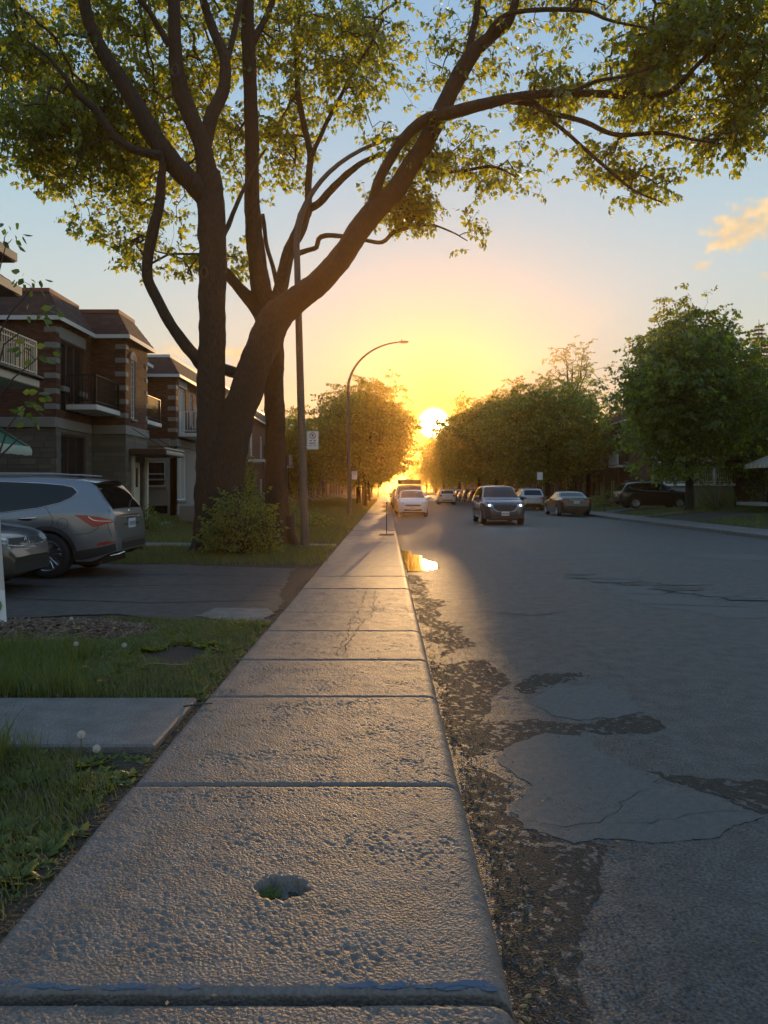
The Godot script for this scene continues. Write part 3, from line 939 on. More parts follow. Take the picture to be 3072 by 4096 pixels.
func build_trees() -> void:
	bark_n.seed = 8
	bark_n.frequency = 1.6
	bark_n.fractal_octaves = 3
	mat("needle", lin(0.018, 0.032, 0.014), 0.8).cull_mode = BaseMaterial3D.CULL_DISABLED
	spray_big = make_spray(9, 0.135, 0.5, true)
	spray_far = make_spray(12, 0.20, 0.62, true)
	spray_bush = make_spray(11, 0.11, 0.4, false)
	big_maple(LIMBS_A, BLOBS_A, "large maple with two stems and a limb reaching over the road", 101, [Vector3(-4.72, 10.78, -16.36), Vector3(-4.15, 6.35, -16.68)])
	big_maple(LIMBS_B, BLOBS_B, "straight maple with upright limbs beside the street lamp pole", 102)
	# the row that shades the near pavement further on
	var gl := "street trees along the near pavement"
	street_tree("street_tree", "dense round maple behind the second street lamp", Vector3(-1.7, 0, -58.0), 9.9, 4.2, 1.8, 2400, 11, false, gl)
	street_tree("street_tree", "broad maple overhanging the pavement beyond the second street lamp", Vector3(-2.6, 0, -69.0), 10.6, 4.6, 2.0, 2400, 12, false, gl)
	street_tree("street_tree", "tall maple in the near row leaning over the parked van's lane", Vector3(-2.0, 0, -86.0), 9.8, 4.6, 2.4, 2000, 13, false, gl)
	street_tree("street_tree", "maple far down the near pavement, deep in haze", Vector3(-2.6, 0, -108.0), 9.8, 5.0, 2.4, 1500, 14, false, gl)
	street_tree("street_tree", "last maple of the near row", Vector3(-2.8, 0, -140.0), 10.5, 5.4, 2.2, 1200, 15, false, gl)
	street_tree("street_tree", "dark maple between the brick terrace and the second lamp", Vector3(-8.6, 0, -66.0), 8.5, 3.8, 1.4, 1400, 16, false, gl)
	for k in 3:
		street_tree("street_tree", ["small far maple past the near row", "far maple near the crossing on the near side", "farthest maple of the near side"][k], Vector3(-4.6 - k * 0.6, 0, -180.0 - k * 62.0), 11.0 + k, 5.6, 1.2, 700, 41 + k, false, gl)
	bare_tree("thin half-bare tree above the terrace roofs", Vector3(-12.6, 0, -72.0), 13.5, 4.0, 3, 3)
	# across the road
	var gr := "street trees across the road"
	street_tree("street_tree", "big dark maple on the lawn beside the parked black crossover", Vector3(16.6, 0.25, -40.0), 10.8, 3.6, 2.3, 3300, 21, false, gr)
	street_tree("street_tree", "dark low tree in front of the gabled house's porch", Vector3(22.6, 0.25, -45.5), 8.8, 3.4, 1.2, 2200, 29, false, gr)
	street_tree("street_tree", "broad maple behind the parked black saloon", Vector3(14.6, 0.1, -66.0), 11.2, 5.8, 1.8, 3200, 22, false, gr)
	street_tree("street_tree", "maple over the line of dark parked cars", Vector3(12.1, 0.1, -80.0), 12.0, 6.1, 2.0, 3800, 23, false, gr)
	street_tree("street_tree", "maple reaching towards the sun across the road", Vector3(12.5, 0.1, -98.0), 11.8, 6.7, 2.2, 3800, 24, false, gr)
	street_tree("street_tree", "hazy maple at the far end of the opposite row", Vector3(12.6, 0.1, -125.0), 11.3, 6.6, 2.0, 2200, 25, false, gr)
	street_tree("street_tree", "last maple of the opposite row", Vector3(12.6, 0.1, -160.0), 11.5, 7.0, 2.0, 1800, 26, false, gr)
	for k in 3:
		street_tree("street_tree", ["small far maple past the opposite row", "far maple near the crossing across the road", "farthest maple across the road"][k], Vector3(14.0 + k, 0.1, -205.0 - k * 66.0), 12.0 + k, 7.5, 1.2, 700, 51 + k, false, gr)
	street_tree("street_tree", "thin-leaved tall tree rising above the broad maple", Vector3(19.4, 0.1, -76.0), 16.6, 4.2, 6.0, 480, 27, true, gr)
	street_tree("street_tree", "thin-leaved tree behind the line of parked cars", Vector3(17.0, 0.1, -92.0), 15.0, 4.0, 6.0, 330, 28, true, gr)
	conifer("tall dark spruce behind the gabled brick house", Vector3(30.6, 0.2, -60.0), 15.2, 2.8, 5)
	conifer("shorter spruce at the side of the gabled brick house", Vector3(33.2, 0.2, -62.0), 13.6, 2.4, 6)
	shrub("shrub", "leafy shrub at the foot of the two maples", Vector3(-3.15, lawn_y(-3.15, -15.9), -15.9), Vector3(0.85, 1.5, 0.7), 420, 31)
	shrub("shrub", "low shrub in front of the red-roofed brick house", Vector3(-7.6, 0.1, -23.0), Vector3(0.6, 0.75, 0.6), 110, 32)
	shrub("cedar_shrub", "tall dark cedar between the maple trunks and the beige house", Vector3(-6.0, 0.1, -29.5), Vector3(0.85, 3.6, 0.85), 520, 33)
	shrub("shrub", "pale shrub by the white balcony across the road", Vector3(18.4, 0.25, -40.6), Vector3(1.1, 1.9, 1.0), 260, 34)
	shrub("shrub", "dark round shrub between the pale shrub and the parked van", Vector3(20.6, 0.25, -39.4), Vector3(0.9, 1.5, 0.9), 220, 35)
	shrub("shrub", "shrub beside the path of the terrace house", Vector3(-4.6, 0.05, -33.0), Vector3(1.2, 1.2, 1.2), 220, 36)
	shrub("shrub", "flowering shrub below the second street lamp", Vector3(-3.2, 0.02, -27.0), Vector3(1.2, 0.45, 2.0), 220, 37)
	shrub("shrub", "shrub in front of the brick house behind the parked saloon", Vector3(15.8, 0.2, -52.0), Vector3(1.4, 1.5, 1.4), 220, 38)
	young_tree()

func young_tree() -> void:
	var at := Vector3(-4.07, lawn_y(-4.07, -7.7) , -7.7)
	var t := thing("young_tree", "newly planted sapling with a pale trunk in a mulch bed", "tree", at)
	var b := MB.new()
	b.tube([Vector3(0, -0.08, 0), Vector3(0.0, 0.35, 0), Vector3(-0.03, 0.8, 0), Vector3(-0.05, 1.3, 0.0), Vector3(-0.10, 1.9, 0.0), Vector3(-0.12, 3.6, 0), Vector3(-0.1, 5.0, 0)], [0.062, 0.052, 0.05, 0.04, 0.035, 0.022, 0.006], 12, true, bark_n, 0.1)
	put("trunk", b.mesh(), M.trunk_guard, t)
	var sh := make_spray(6, 0.13, 0.16, false)
	var where := []
	# shoots: start, bend and tip over the sapling's base
	for s in [[-0.1, 3.3, 0.0, 0.05, 3.72, 0.1, 0.12, 3.98, 0.1], [-0.1, 2.9, 0.0, 0.15, 3.3, 0.05, 0.36, 3.53, 0.05], [-0.1, 2.4, 0.0, 0.1, 2.95, 0.1, 0.42, 3.18, 0.1], [-0.1, 2.3, 0.0, 0.2, 2.6, 0.1, 0.42, 2.78, 0.1], [-0.08, 1.6, 0.0, 0.12, 2.1, 0.05, 0.28, 2.3, 0.05], [-0.08, 1.7, 0.0, 0.16, 2.0, -0.1, 0.34, 2.12, -0.1], [-0.1, 3.0, 0.0, 0.0, 3.15, 0.2, 0.06, 3.22, 0.25], [-0.1, 2.6, 0.0, -0.5, 3.0, 0.1, -0.8, 3.4, 0.1], [-0.1, 3.0, 0.0, -0.4, 3.6, -0.2, -0.6, 4.0, -0.2], [-0.1, 3.6, 0.0, 0.0, 4.3, 0.2, 0.02, 4.7, 0.3]]:
		var p0 := Vector3(s[0], s[1], s[2])
		var p1 := Vector3(s[3], s[4], s[5])
		var p2 := Vector3(s[6], s[7], s[8])
		var q := MB.new()
		q.tube([p0, p1, p2], [0.013, 0.009, 0.005], 6, true)
		put("branch", q.mesh(), M.bark_thin, t)
		for k in 2:
			where.append(Transform3D(Basis(Vector3.UP, rng.randf() * TAU) * Basis(Vector3.BACK, 0.8), p2))
	scatter("leaves", sh, where, t)
	# planting tag wrapped round the foot
	var tg := thing("planting_tag", "white planting tag with a green round emblem on the sapling's foot", "tag", at + Vector3(0.0, 0.0, 0.0))
	var w := MB.new()
	w.grid(14, 4, func(u, v):
		var a: float = lerpf(-0.9, 0.9, u) 
		var r: float = 0.075 + 0.035 * (1.0 - v)
		return Vector3(sin(a) * r * 1.35, lerpf(0.02, 0.40, v) - 0.02 * absf(sin(a)), cos(a) * r))
	put("sheet", w.mesh(), M.tag_white, tg)
	var e := MB.new()
	e.grid(18, 5, func(u, v):
		var ang: float = u * TAU
		var rr: float = lerpf(0.045, 0.085, v)
		var sx: float = cos(ang) * rr * 0.85
		var a := asin(clampf(sx / 0.13, -0.99, 0.99))
		return Vector3(sx, 0.23 + sin(ang) * rr, cos(a) * 0.094 + 0.012))
	put("emblem_ring", e.mesh(), M.print_green, tg)
	e = MB.new()
	for k in 5:
		leaf(e, Vector3(0.0, 0.2 + k * 0.012, 0.108), Vector3(cos(k * 0.7 + 0.1), sin(k * 0.7 + 0.1), 0.0), Vector3(0, 0, 1), 0.04, false)
	put("emblem_leaf", e.mesh(), M.print_green, tg)
	e = MB.new()
	e.box(Vector3(0.02, 0.085, 0.104), Vector3(0.10, 0.006, 0.003))
	e.box(Vector3(0.02, 0.066, 0.107), Vector3(0.05, 0.006, 0.003))
	put("print_line", e.mesh(), M.print_black, tg)
# ---------------------------------------------------------------- ground, road, pavements
var nz := FastNoiseLite.new()

func fbm(x: float, z: float, f: float) -> float:
	return nz.get_noise_2d(x * f * 100.0, z * f * 100.0)

func road_rough(x: float, z: float) -> float:
	return road_y(x, z) + (0.0 if z < -13.0 else jitter.randf_range(-0.0016, 0.0016) + 0.003 * fbm(x, z, 9.0))

func patch_y(x: float, z: float) -> float:
	return road_y(x, z) + 0.003 * fbm(x, z, 9.0) * 0.5 + 0.0007 * fbm(x, z, 40.0)

func dirt_y(x: float, z: float) -> float:
	return road_y(x, z) + 0.003 * fbm(x, z, 9.0) * 0.6 + 0.0022 * fbm(x + 7.0, z, 26.0) + 0.0014 * fbm(x, z + 3.0, 55.0)

func road_y(x: float, z: float) -> float:
	var c := (x - 6.07) / 5.73
	return ROAD_Y + 0.07 * (1.0 - c * c) + 0.012 * fbm(x, z, 0.35) + 0.004 * fbm(x + 31.0, z, 1.6)

func lawn_y(x: float, z: float) -> float:
	if x < 0.0:
		var drive := smoothstep(-7.0, -7.6, z) * smoothstep(-14.4, -13.6, z)
		var y := -0.03 + 0.035 * fbm(x, z, 0.5) + 0.25 * smoothstep(-6.0, -9.0, x) * smoothstep(-14.0, -20.0, z)
		return lerpf(y, -0.035, maxf(drive, smoothstep(-1.6, -1.2, x) * 0.7))
	return -0.03 + 0.03 * fbm(x, z, 0.5) + 0.28 * smoothstep(13.6, 17.0, x)

var pit_n := FastNoiseLite.new()
const HOLE := Vector2(-0.37, -2.57)

func walk_h(x: float, z: float) -> float:
	var y := 0.0022 * fbm(x, z, 4.0) + (0.0005 + 0.0010 * smoothstep(-0.25, 0.3, fbm(x + 20.0, z, 1.3))) * (fbm(x * 1.4 + 9.0, z * 0.9, 24.0) + 0.9 * fbm(x + 3.0, z, 52.0))
	var p := pit_n.get_noise_2d(x * 100.0, z * 140.0) + 0.5 * fbm(x, z, 2.2)
	y -= 0.0050 * smoothstep(0.52, 0.80, p)
	var d := Vector2((x - HOLE.x) / 0.092, (z - HOLE.y) / 0.072).length() + 0.30 * fbm(x, z, 8.0) + 0.2 * fbm(x, z, 25.0)
	y -= 0.045 * smoothstep(1.02, 0.80, d)
	return y

func drape(pts: Array, yf: Callable, off: float, cell: float) -> ArrayMesh:
	# a sheet with the given outline of Vector2(x, z) that follows the surface under it
	var poly := PackedVector2Array(pts)
	var lo := poly[0]
	var hi := poly[0]
	for q in poly:
		lo = lo.min(q)
		hi = hi.max(q)
	var b := MB.new()
	var e := 0.03
	for j in ceili((hi.y - lo.y) / cell):
		for i in ceili((hi.x - lo.x) / cell):
			var a := lo + Vector2(i, j) * cell
			var sq := PackedVector2Array([a, a + Vector2(cell, 0), a + Vector2(cell, cell), a + Vector2(0, cell)])
			for part in Geometry2D.intersect_polygons(sq, poly):
				var t := Geometry2D.triangulate_polygon(part)
				var k := b.v.size()
				for q in part:
					b.v.append(Vector3(q.x, yf.call(q.x, q.y) + off, q.y))
					b.n.append(Vector3(yf.call(q.x - e, q.y) - yf.call(q.x + e, q.y), 2.0 * e, yf.call(q.x, q.y - e) - yf.call(q.x, q.y + e)).normalized())
				for m in range(0, t.size(), 3):
					var p0: Vector2 = part[t[m]]
					var cr := (part[t[m + 1]] - p0).cross(part[t[m + 2]] - p0)
					if cr > 0:
						b.ix.append_array([k + t[m], k + t[m + 1], k + t[m + 2]])
					else:
						b.ix.append_array([k + t[m], k + t[m + 2], k + t[m + 1]])
	return b.mesh()

func wobble(pts: Array, amp: float, step := 0.03) -> Array:
	var out := []
	for i in pts.size():
		var a: Vector2 = pts[i]
		var b: Vector2 = pts[(i + 1) % pts.size()]
		var m := maxi(1, ceili(a.distance_to(b) / step))
		for k in m:
			var p := a.lerp(b, float(k) / m)
			var s := amp * clampf(-p.y / 6.0, 0.4, 2.0)
			out.append(p + Vector2(fbm(p.x, p.y, 1.1), fbm(p.x + 40.0, p.y, 1.1)) * s + Vector2(fbm(p.x, p.y, 6.0), fbm(p.x + 40.0, p.y, 6.0)) * s * 0.45 + Vector2(fbm(p.x, p.y, 21.0), fbm(p.x + 40.0, p.y, 21.0)) * s * 0.3)
	return out

func crack_line(pts: Array, w: float) -> Array:
	# outline of a thin wandering crack along a polyline
	var path := []
	for i in pts.size() - 1:
		var a: Vector2 = pts[i]
		var b: Vector2 = pts[i + 1]
		var m := maxi(1, ceili(a.distance_to(b) / 0.08))
		for k in m:
			var p := a.lerp(b, float(k) / m)
			path.append(p + Vector2(fbm(p.x, p.y, 5.0), fbm(p.x + 70.0, p.y, 5.0)) * 0.05)
	path.append(pts[-1])
	var l := []
	var r := []
	for i in path.size():
		var t: Vector2 = (path[mini(i + 1, path.size() - 1)] - path[maxi(i - 1, 0)]).normalized()
		var k := w * (0.35 + 0.65 * absf(fbm(path[i].x, path[i].y, 8.0)) * 2.0) * (0.15 if i == 0 or i == path.size() - 1 else 1.0)
		l.append(path[i] + t.orthogonal() * k)
		r.push_front(path[i] - t.orthogonal() * k)
	return l + r

func strip(xs: Array, zs: Array, yf: Callable) -> ArrayMesh:
	var p := PackedVector3Array()
	for z in zs:
		for x in xs:
			p.append(Vector3(x, yf.call(x, z), z))
	var b := MB.new()
	b.sheet(p, xs.size() - 1, zs.size() - 1)
	return b.mesh()

func steps(list: Array) -> Array:
	# [[from, to, step], ...] joined into one list of places
	var out := []
	for s in list:
		var m := maxi(1, roundi(absf(s[1] - s[0]) / s[2]))
		for k in m:
			out.append(lerpf(s[0], s[1], float(k) / m))
	out.append(list[-1][1])
	return out

func build_ground() -> void:
	nz.seed = 11
	jitter.seed = 77
	nz.frequency = 0.01
	nz.fractal_octaves = 3
	pit_n.seed = 5
	pit_n.frequency = 0.30
	pit_n.fractal_octaves = 2
	var g := MB.new()
	g.quad(Vector3(-600, -0.32, 60), Vector3(600, -0.32, 60), Vector3(600, -0.32, -900), Vector3(-600, -0.32, -900))
	structure("ground", g.mesh(), M.turf)
	var road := structure("road", strip(steps([[KERB_X + 0.02, 3.4, 0.02], [3.4, 6.4, 0.05], [6.4, FAR_KERB_X, 0.2]]), steps([[3.0, -1.4, 0.6], [-1.4, -5.5, 0.02], [-5.5, -12.0, 0.05], [-12.0, -24.0, 0.15], [-24.0, -60.0, 0.5], [-60.0, -420.0, 6.0]]), road_rough), M.asphalt)
	# repairs, dirt and cracks lie on the road
	var v := func(a: Array) -> Array:
		var out := []
		for k in range(0, a.size(), 2):
			out.append(Vector2(a[k], -a[k + 1]))
		return out
	var patches := [
		[[0.71, 4.30], [0.995, 4.54], [1.16, 4.50], [1.37, 3.82], [1.44, 3.82], [1.37, 3.74], [1.56, 3.65], [1.67, 3.44], [1.71, 3.35], [1.46, 3.17], [1.21, 3.15], [0.998, 3.18], [0.805, 3.13], [0.62, 3.28], [0.585, 3.54], [0.73, 3.76], [0.65, 4.08]],
		[[1.058, 5.29], [1.281, 5.53], [1.662, 5.63], [1.814, 5.35], [1.763, 4.96], [1.518, 4.83], [1.188, 4.86], [1.087, 4.96]],
		[[3.39, 12.3], [4.17, 13.3], [4.08, 11.4], [4.0, 10.4], [4.22, 9.6], [4.53, 8.9], [4.4, 8.4], [4.01, 8.28], [3.75, 8.9], [3.3, 9.2], [3.27, 10.4]],
		[[3.1, 18.3], [3.39, 16.4], [4.81, 17.0], [6.1, 17.6], [6.33, 17.0], [4.63, 15.7], [3.37, 15.4], [2.85, 16.4]],
		[[7.0, 17.2], [8.6, 16.6], [8.7, 15.4], [7.2, 15.2], [6.7, 16.0]],
		[[3.6, 27.0], [5.5, 27.5], [5.7, 24.6], [3.8, 24.0]]]
	for k in patches.size():
		var flat := []
		for q in patches[k]:
			flat.append_array(q)
		var o := put("repair_patch", drape(wobble(v.call(flat), 0.09), patch_y, 0.0024, 0.06 if k < 2 else 0.3), M.asphalt_patch, road)
		o.set_meta("label", "smooth grey asphalt repair patch with an uneven edge" if k < 2 else "dark worn asphalt repair patch with an uneven edge")
	# the broken-up strip along the middle of the road
	for k in 26:
		var t := k / 25.0
		var c := Vector2(lerpf(3.5, 6.4, t) + rng.randfn() * 0.22, -lerpf(12.6, 7.3, t) + rng.randfn() * 0.16)
		var out := []
		var m := 9
		for i in m:
			var a := TAU * i / m
			out.append(c + Vector2(cos(a) * rng.randf_range(0.22, 0.5), sin(a) * rng.randf_range(0.10, 0.22)))
		put("repair_patch", drape(wobble(out, 0.05), road_y, 0.004 + 0.0016 * (k % 5), 0.15), M.asphalt_patch if k % 3 else M.asphalt_drive, road)
		put("crack", drape(crack_line(out.slice(k % 4, k % 4 + 5), 0.009), road_y, 0.0115, 0.2), M.crack, road)
	var dirt := [
		[0.40, 6.3, 0.92, 6.5, 0.96, 5.73, 0.63, 4.81, 0.71, 4.38, 0.46, 4.2, 0.40, 4.6, 0.38, 5.5],
		[1.17, 6.0, 1.53, 6.1, 1.47, 5.73, 1.1, 5.4, 1.0, 5.6],
		[0.63, 4.81, 1.05, 4.81, 1.19, 4.77, 1.76, 4.91, 1.78, 4.63, 1.6, 4.46, 1.23, 4.55, 0.76, 4.3, 0.42, 4.15, 0.5, 4.6],
		[1.41, 3.84, 1.6, 3.84, 2.6, 3.7, 2.5, 3.0, 1.72, 3.37, 1.56, 3.66],
		[0.40, 4.08, 0.61, 3.82, 0.56, 3.44, 0.77, 3.12, 1.0, 3.13, 0.87, 2.87, 0.71, 2.57, 0.6, 2.3, 0.53, 1.4, 0.36, 1.4, 0.375, 2.6, 0.39, 3.44],
		[0.42, 13.0, 0.62, 13.2, 0.7, 9.5, 0.85, 7.2, 0.6, 6.6, 0.42, 7.4]]
	for a in dirt:
		var o := put("dirt_film", drape(wobble(v.call(a), 0.14), dirt_y, 0.0009, 0.035), M.asphalt_dirt, road)
		o.set_meta("label", "dark damp dirt washed over the asphalt beside the kerb")
		o.set_meta("kind", "stuff")
	var cracks := [[0.62, 3.34, 0.95, 3.30, 1.08, 3.42, 1.22, 3.62, 1.35, 3.68], [1.0, 3.3, 1.25, 3.32, 1.55, 3.42, 1.7, 3.40],
		[3.4, 16.4, 5.0, 17.2, 7.5, 16.8, 10.2, 17.2], [2.0, 21.0, 4.6, 20.3, 7.0, 20.8, 9.8, 20.4], [4.4, 8.4, 5.2, 7.6, 5.6, 7.0], [3.3, 9.5, 3.9, 9.3, 4.5, 9.1], [3.35, 10.5, 3.9, 10.3, 4.2, 10.6], [3.5, 11.4, 4.0, 11.2], [6.6, 40.0, 6.9, 33.0, 8.2, 26.0, 11.4, 19.4], [2.0, 14.0, 2.6, 13.1, 3.4, 12.7], [1.2, 9.0, 1.7, 8.7, 2.2, 8.9]]
	for a in cracks:
		put("crack", drape(crack_line(v.call(a), 0.0022 if a[1] < 6.0 else 0.014), road_y, 0.0055, 0.25), M.crack, road)
	# water standing in the gutter
	var pw := put("puddle", drape(wobble(v.call([0.385, 18.4, 0.60, 18.2, 0.84, 17.8, 0.82, 16.2, 0.95, 15.4, 1.35, 14.9, 1.0, 14.5, 1.12, 14.05, 0.72, 13.7, 0.40, 13.6, 0.382, 15.0]), 0.03), func(_x, _z): return ROAD_Y + 0.012, 0.0, 0.3), M.water, self)
	tag(pw, "shallow puddle in the gutter mirroring the sunset", "puddle")
	build_walks()
	# lawns and drives
	structure("lawn", strip(steps([[-42.0, -12.0, 3.0], [-12.0, -5.0, 0.5], [-5.0, -1.215, 0.09]]), steps([[3.0, -1.0, 0.5], [-1.0, -9.0, 0.09], [-9.0, -30.0, 0.6], [-30.0, -420.0, 8.0]]), lawn_y), M.soil)
	structure("lawn", strip(steps([[13.55, 22.0, 0.4], [22.0, 70.0, 4.0]]), steps([[3.0, -15.0, 3.0], [-15.0, -60.0, 0.6], [-60.0, -420.0, 8.0]]), lawn_y), M.soil)
	var drive := structure("driveway", drape(wobble(v.call([1.24, 7.9, 1.7, 13.3, 4.0, 13.9, 8.9, 14.2, 8.9, 7.9, 4.2, 8.1, 3.2, 8.4, 2.2, 8.0, 1.7, 7.8]).map(func(p): return Vector2(-p.x, p.y)), 0.05), lawn_y, 0.012, 0.3), M.asphalt_drive)
	put("concrete_lip", drape(wobble([Vector2(-2.15, -8.25), Vector2(-2.0, -8.75), Vector2(-1.45, -8.75), Vector2(-1.27, -8.4), Vector2(-1.33, -7.95), Vector2(-1.75, -7.85)], 0.04), lawn_y, 0.022, 0.2), M.concrete_old, drive)
	for a in [[-1.5, 9.4, -3.0, 9.2, -5.0, 9.6], [-1.4, 10.8, -2.6, 11.0, -4.4, 10.7, -6.0, 10.9], [-2.0, 12.0, -3.5, 12.3, -5.0, 12.1]]:
		put("crack", drape(crack_line(v.call(a), 0.025), lawn_y, 0.017, 0.3), M.crack, drive)
	var path := structure("path", null, null)
	var pm := MB.new()
	pm.cbox(Vector3(-2.5, -0.055, -4.46), Vector3(2.46, 0.12, 0.92), 0.012)
	put("slab", pm.mesh(), M.concrete_old, path)
	pm = MB.new()
	pm.cbox(Vector3(-5.0, -0.06, -4.46), Vector3(2.5, 0.12, 0.92), 0.012)
	put("slab", pm.mesh(), M.concrete_old, path)
	structure("driveway", drape(v.call([13.56, 44.0, 13.56, 48.0, 21.0, 48.0, 21.0, 44.0]), lawn_y, 0.012, 0.6), M.asphalt_drive)
	structure("driveway", drape(v.call([13.56, 33.0, 13.56, 37.6, 26.0, 37.6, 26.0, 33.0]), lawn_y, 0.012, 0.6), M.asphalt_drive)
	structure("path", drape(v.call([13.56, 39.0, 13.56, 40.2, 21.0, 40.2, 21.0, 39.0]), lawn_y, 0.012, 0.6), M.concrete_old)
	structure("path", drape(v.call([-9.0, 18.6, -3.6, 18.4, -1.3, 18.4, -1.3, 19.4, -9.0, 19.6]), lawn_y, 0.014, 0.5), M.concrete_old)

var jitter := RandomNumberGenerator.new()

func slab_mesh(z0: float, z1: float, cell: float, tilt: Vector2, lift: float) -> ArrayMesh:
	# one bay of the pavement, with its rounded kerb nose
	var xs := []
	var ys := []
	for d in [[WALK_X - 0.004, -0.14], [WALK_X, -0.012], [WALK_X + 0.012, -0.002]]:
		xs.append(d[0])
		ys.append(d[1])
	var m := ceili((KERB_X - 0.07 - WALK_X - 0.03) / cell)
	for k in m + 1:
		xs.append(lerpf(WALK_X + 0.03, KERB_X - 0.07, float(k) / m))
		ys.append(0.0)
	for d in [[KERB_X - 0.045, -0.003], [KERB_X - 0.022, -0.010], [KERB_X - 0.006, -0.022], [KERB_X + 0.006, -0.040], [KERB_X + 0.018, -0.075], [KERB_X + 0.03, -0.12], [KERB_X + 0.04, -0.18]]:
		xs.append(d[0])
		ys.append(d[1])
	var zs := [z0, z0, z0 - 0.006, z0 - 0.02]
	var zd := [-0.07, -0.012, -0.004, 0.0]
	var kz := maxi(2, ceili((z0 - z1 - 0.06) / cell))
	for k in range(1, kz):
		zs.append(lerpf(z0 - 0.02, z1 + 0.02, float(k) / kz))
		zd.append(0.0)
	zs += [z1 + 0.02, z1 + 0.006, z1, z1]
	zd += [0.0, -0.004, -0.012, -0.07]
	var p := PackedVector3Array()
	var fine := cell < 0.04
	for j in zs.size():
		for i in xs.size():
			var x: float = xs[i]
			var z: float = zs[j]
			var h: float = 0.0
			if ys[i] > -0.03:
				h = walk_h(x, z) if fine else 0.003 * fbm(x, z, 5.0)
			var edge := 0.003 * fbm(x * 2.0, z, 7.0) if fine and ys[i] < -0.002 and zd[j] > -0.05 else 0.0
			if fine and ys[i] == 0.0:
				h += jitter.randf_range(-0.0007, 0.0007)
			p.append(Vector3(x + edge * 2.0, ys[i] + zd[j] + h + lift + tilt.x * (x + 0.4) + tilt.y * (z - (z0 + z1) * 0.5), z + (edge if zd[j] < 0.0 else 0.0)))
	var b := MB.new()
	b.sheet(p, xs.size() - 1, zs.size() - 1)
	return b.mesh()

func build_walks() -> void:
	var w := structure("pavement", null, null)
	var base := MB.new()
	base.box(Vector3((WALK_X + KERB_X) * 0.5 - 0.01, -0.165, -110.0), Vector3(KERB_X - WALK_X - 0.03, 0.21, 226.0))
	put("joint_bed", base.mesh(), M.asphalt_dirt, w)
	var z := [1.2, -0.55, -2.02, -3.47, -4.95, -6.02, -7.25, -8.4, -10.4]
	while z[-1] > -222.0:
		z.append(z[-1] - 1.5)
	for k in z.size() - 1:
		var gap := 0.017 if k in [1, 2, 3] else 0.009
		var cell := (0.009 if k < 5 else 0.015) if k < 8 else (0.05 if k < 16 else 0.4)
		var o := put("slab", slab_mesh(z[k] - gap, z[k + 1] + gap, cell, Vector2(rng.randfn() * 0.002, rng.randfn() * 0.0025), rng.randf_range(-0.006, 0.004)), M.concrete, w)
	# blue marking paint left in one joint
	var bo: MeshInstance3D
	for k in 30:
		var x := rng.randf_range(-1.17, -0.55) if k % 2 else rng.randf_range(-0.12, 0.30)
		var c := Vector2(x, -2.055 - absf(rng.randfn()) * 0.012)
		var out := []
		for i in 8:
			var a := TAU * i / 8.0
			out.append(c + Vector2(cos(a) * rng.randf_range(0.02, 0.06), sin(a) * rng.randf_range(0.006, 0.016)))
		bo = put("paint_mark", drape(wobble(out, 0.012, 0.012), walk_h, 0.0012 + 0.00002 * k, 0.02), M.blue_paint, w)
	bo.set_meta("label", "faded blue marking paint along a pavement joint")
	# soil in the broken hollow
	var hole := MB.new()
	hole.grid(14, 10, func(u, t):
		var x: float = HOLE.x + (u - 0.5) * 0.17
		var zz: float = HOLE.y - (t - 0.5) * 0.13
		return Vector3(x, -0.040 + 0.01 * fbm(x, zz, 12.0) - 0.03 * maxf(0.0, Vector2((x - HOLE.x) / 0.085, (zz - HOLE.y) / 0.065).length() - 0.85), zz))
	put("hollow_soil", hole.mesh(), M.soil, w)
	# wandering cracks in the bays further on
	for a in [[-0.42, 6.1, -0.40, 6.5, -0.36, 7.2, -0.39, 7.7, -0.30, 8.6, -0.27, 10.3], [-0.36, 6.15, -0.35, 6.6, -0.30, 7.3, -0.18, 8.0, -0.14, 8.6, -0.16, 10.2]]:
		var pts := []
		for k in range(0, a.size(), 2):
			pts.append(Vector2(a[k], -a[k + 1]))
		put("crack", drape(crack_line(pts, 0.006), walk_h, 0.006, 0.2), M.crack, w)
	var r := structure("pavement", null, null)
	base = MB.new()
	base.box(Vector3(12.68, -0.17, -112.0), Vector3(1.68, 0.2, 220.0))
	put("joint_bed", base.mesh(), M.asphalt_dirt, r)
	var sm := []
	for k in 3:
		var q := MB.new()
		q.cbox(Vector3.ZERO, Vector3(1.75, 0.30, 1.485), 0.02)
		sm.append(q.mesh())
	for k in 130:
		put("slab", sm[k % 3], M.concrete_old if k % 3 == 0 else M.concrete, r, Vector3(12.675, -0.145 + rng.randf_range(-0.004, 0.004), -14.0 - k * 1.5))
# ---------------------------------------------------------------- houses
# In a house's own axes the front stands on z = 0 and looks along +z; x runs along the street.
var pieces := {}
var spare := {}
var shared := {}

func unit_piece(s: Vector3, r: float) -> ArrayMesh:
	var key := "%s %s" % [s, r]
	if not shared.has(key):
		shared[key] = box_mesh(s, r)
	return shared[key]

func piece(house: Node3D, called: String, c: Vector3, s: Vector3, b: Basis, mats: Array, r: float, most := 300) -> void:
	# one brick, stone or shingle: a part of its own while there are fewer than `most`, then joined
	var key := str(house.name) + called
	pieces[key] = pieces.get(key, 0) + 1
	var m: int = rng.randi() % mats.size()
	if pieces[key] <= most:
		var o := put(called, unit_piece(s.snapped(Vector3(0.02, 0.002, 0.002)), r), mats[m], house)
		o.transform = Transform3D(b, c)
	else:
		var k2 := key + str(m)
		if not spare.has(k2):
			spare[k2] = [MB.new(), house, called, mats[m]]
		spare[k2][0].box(c, s, b)

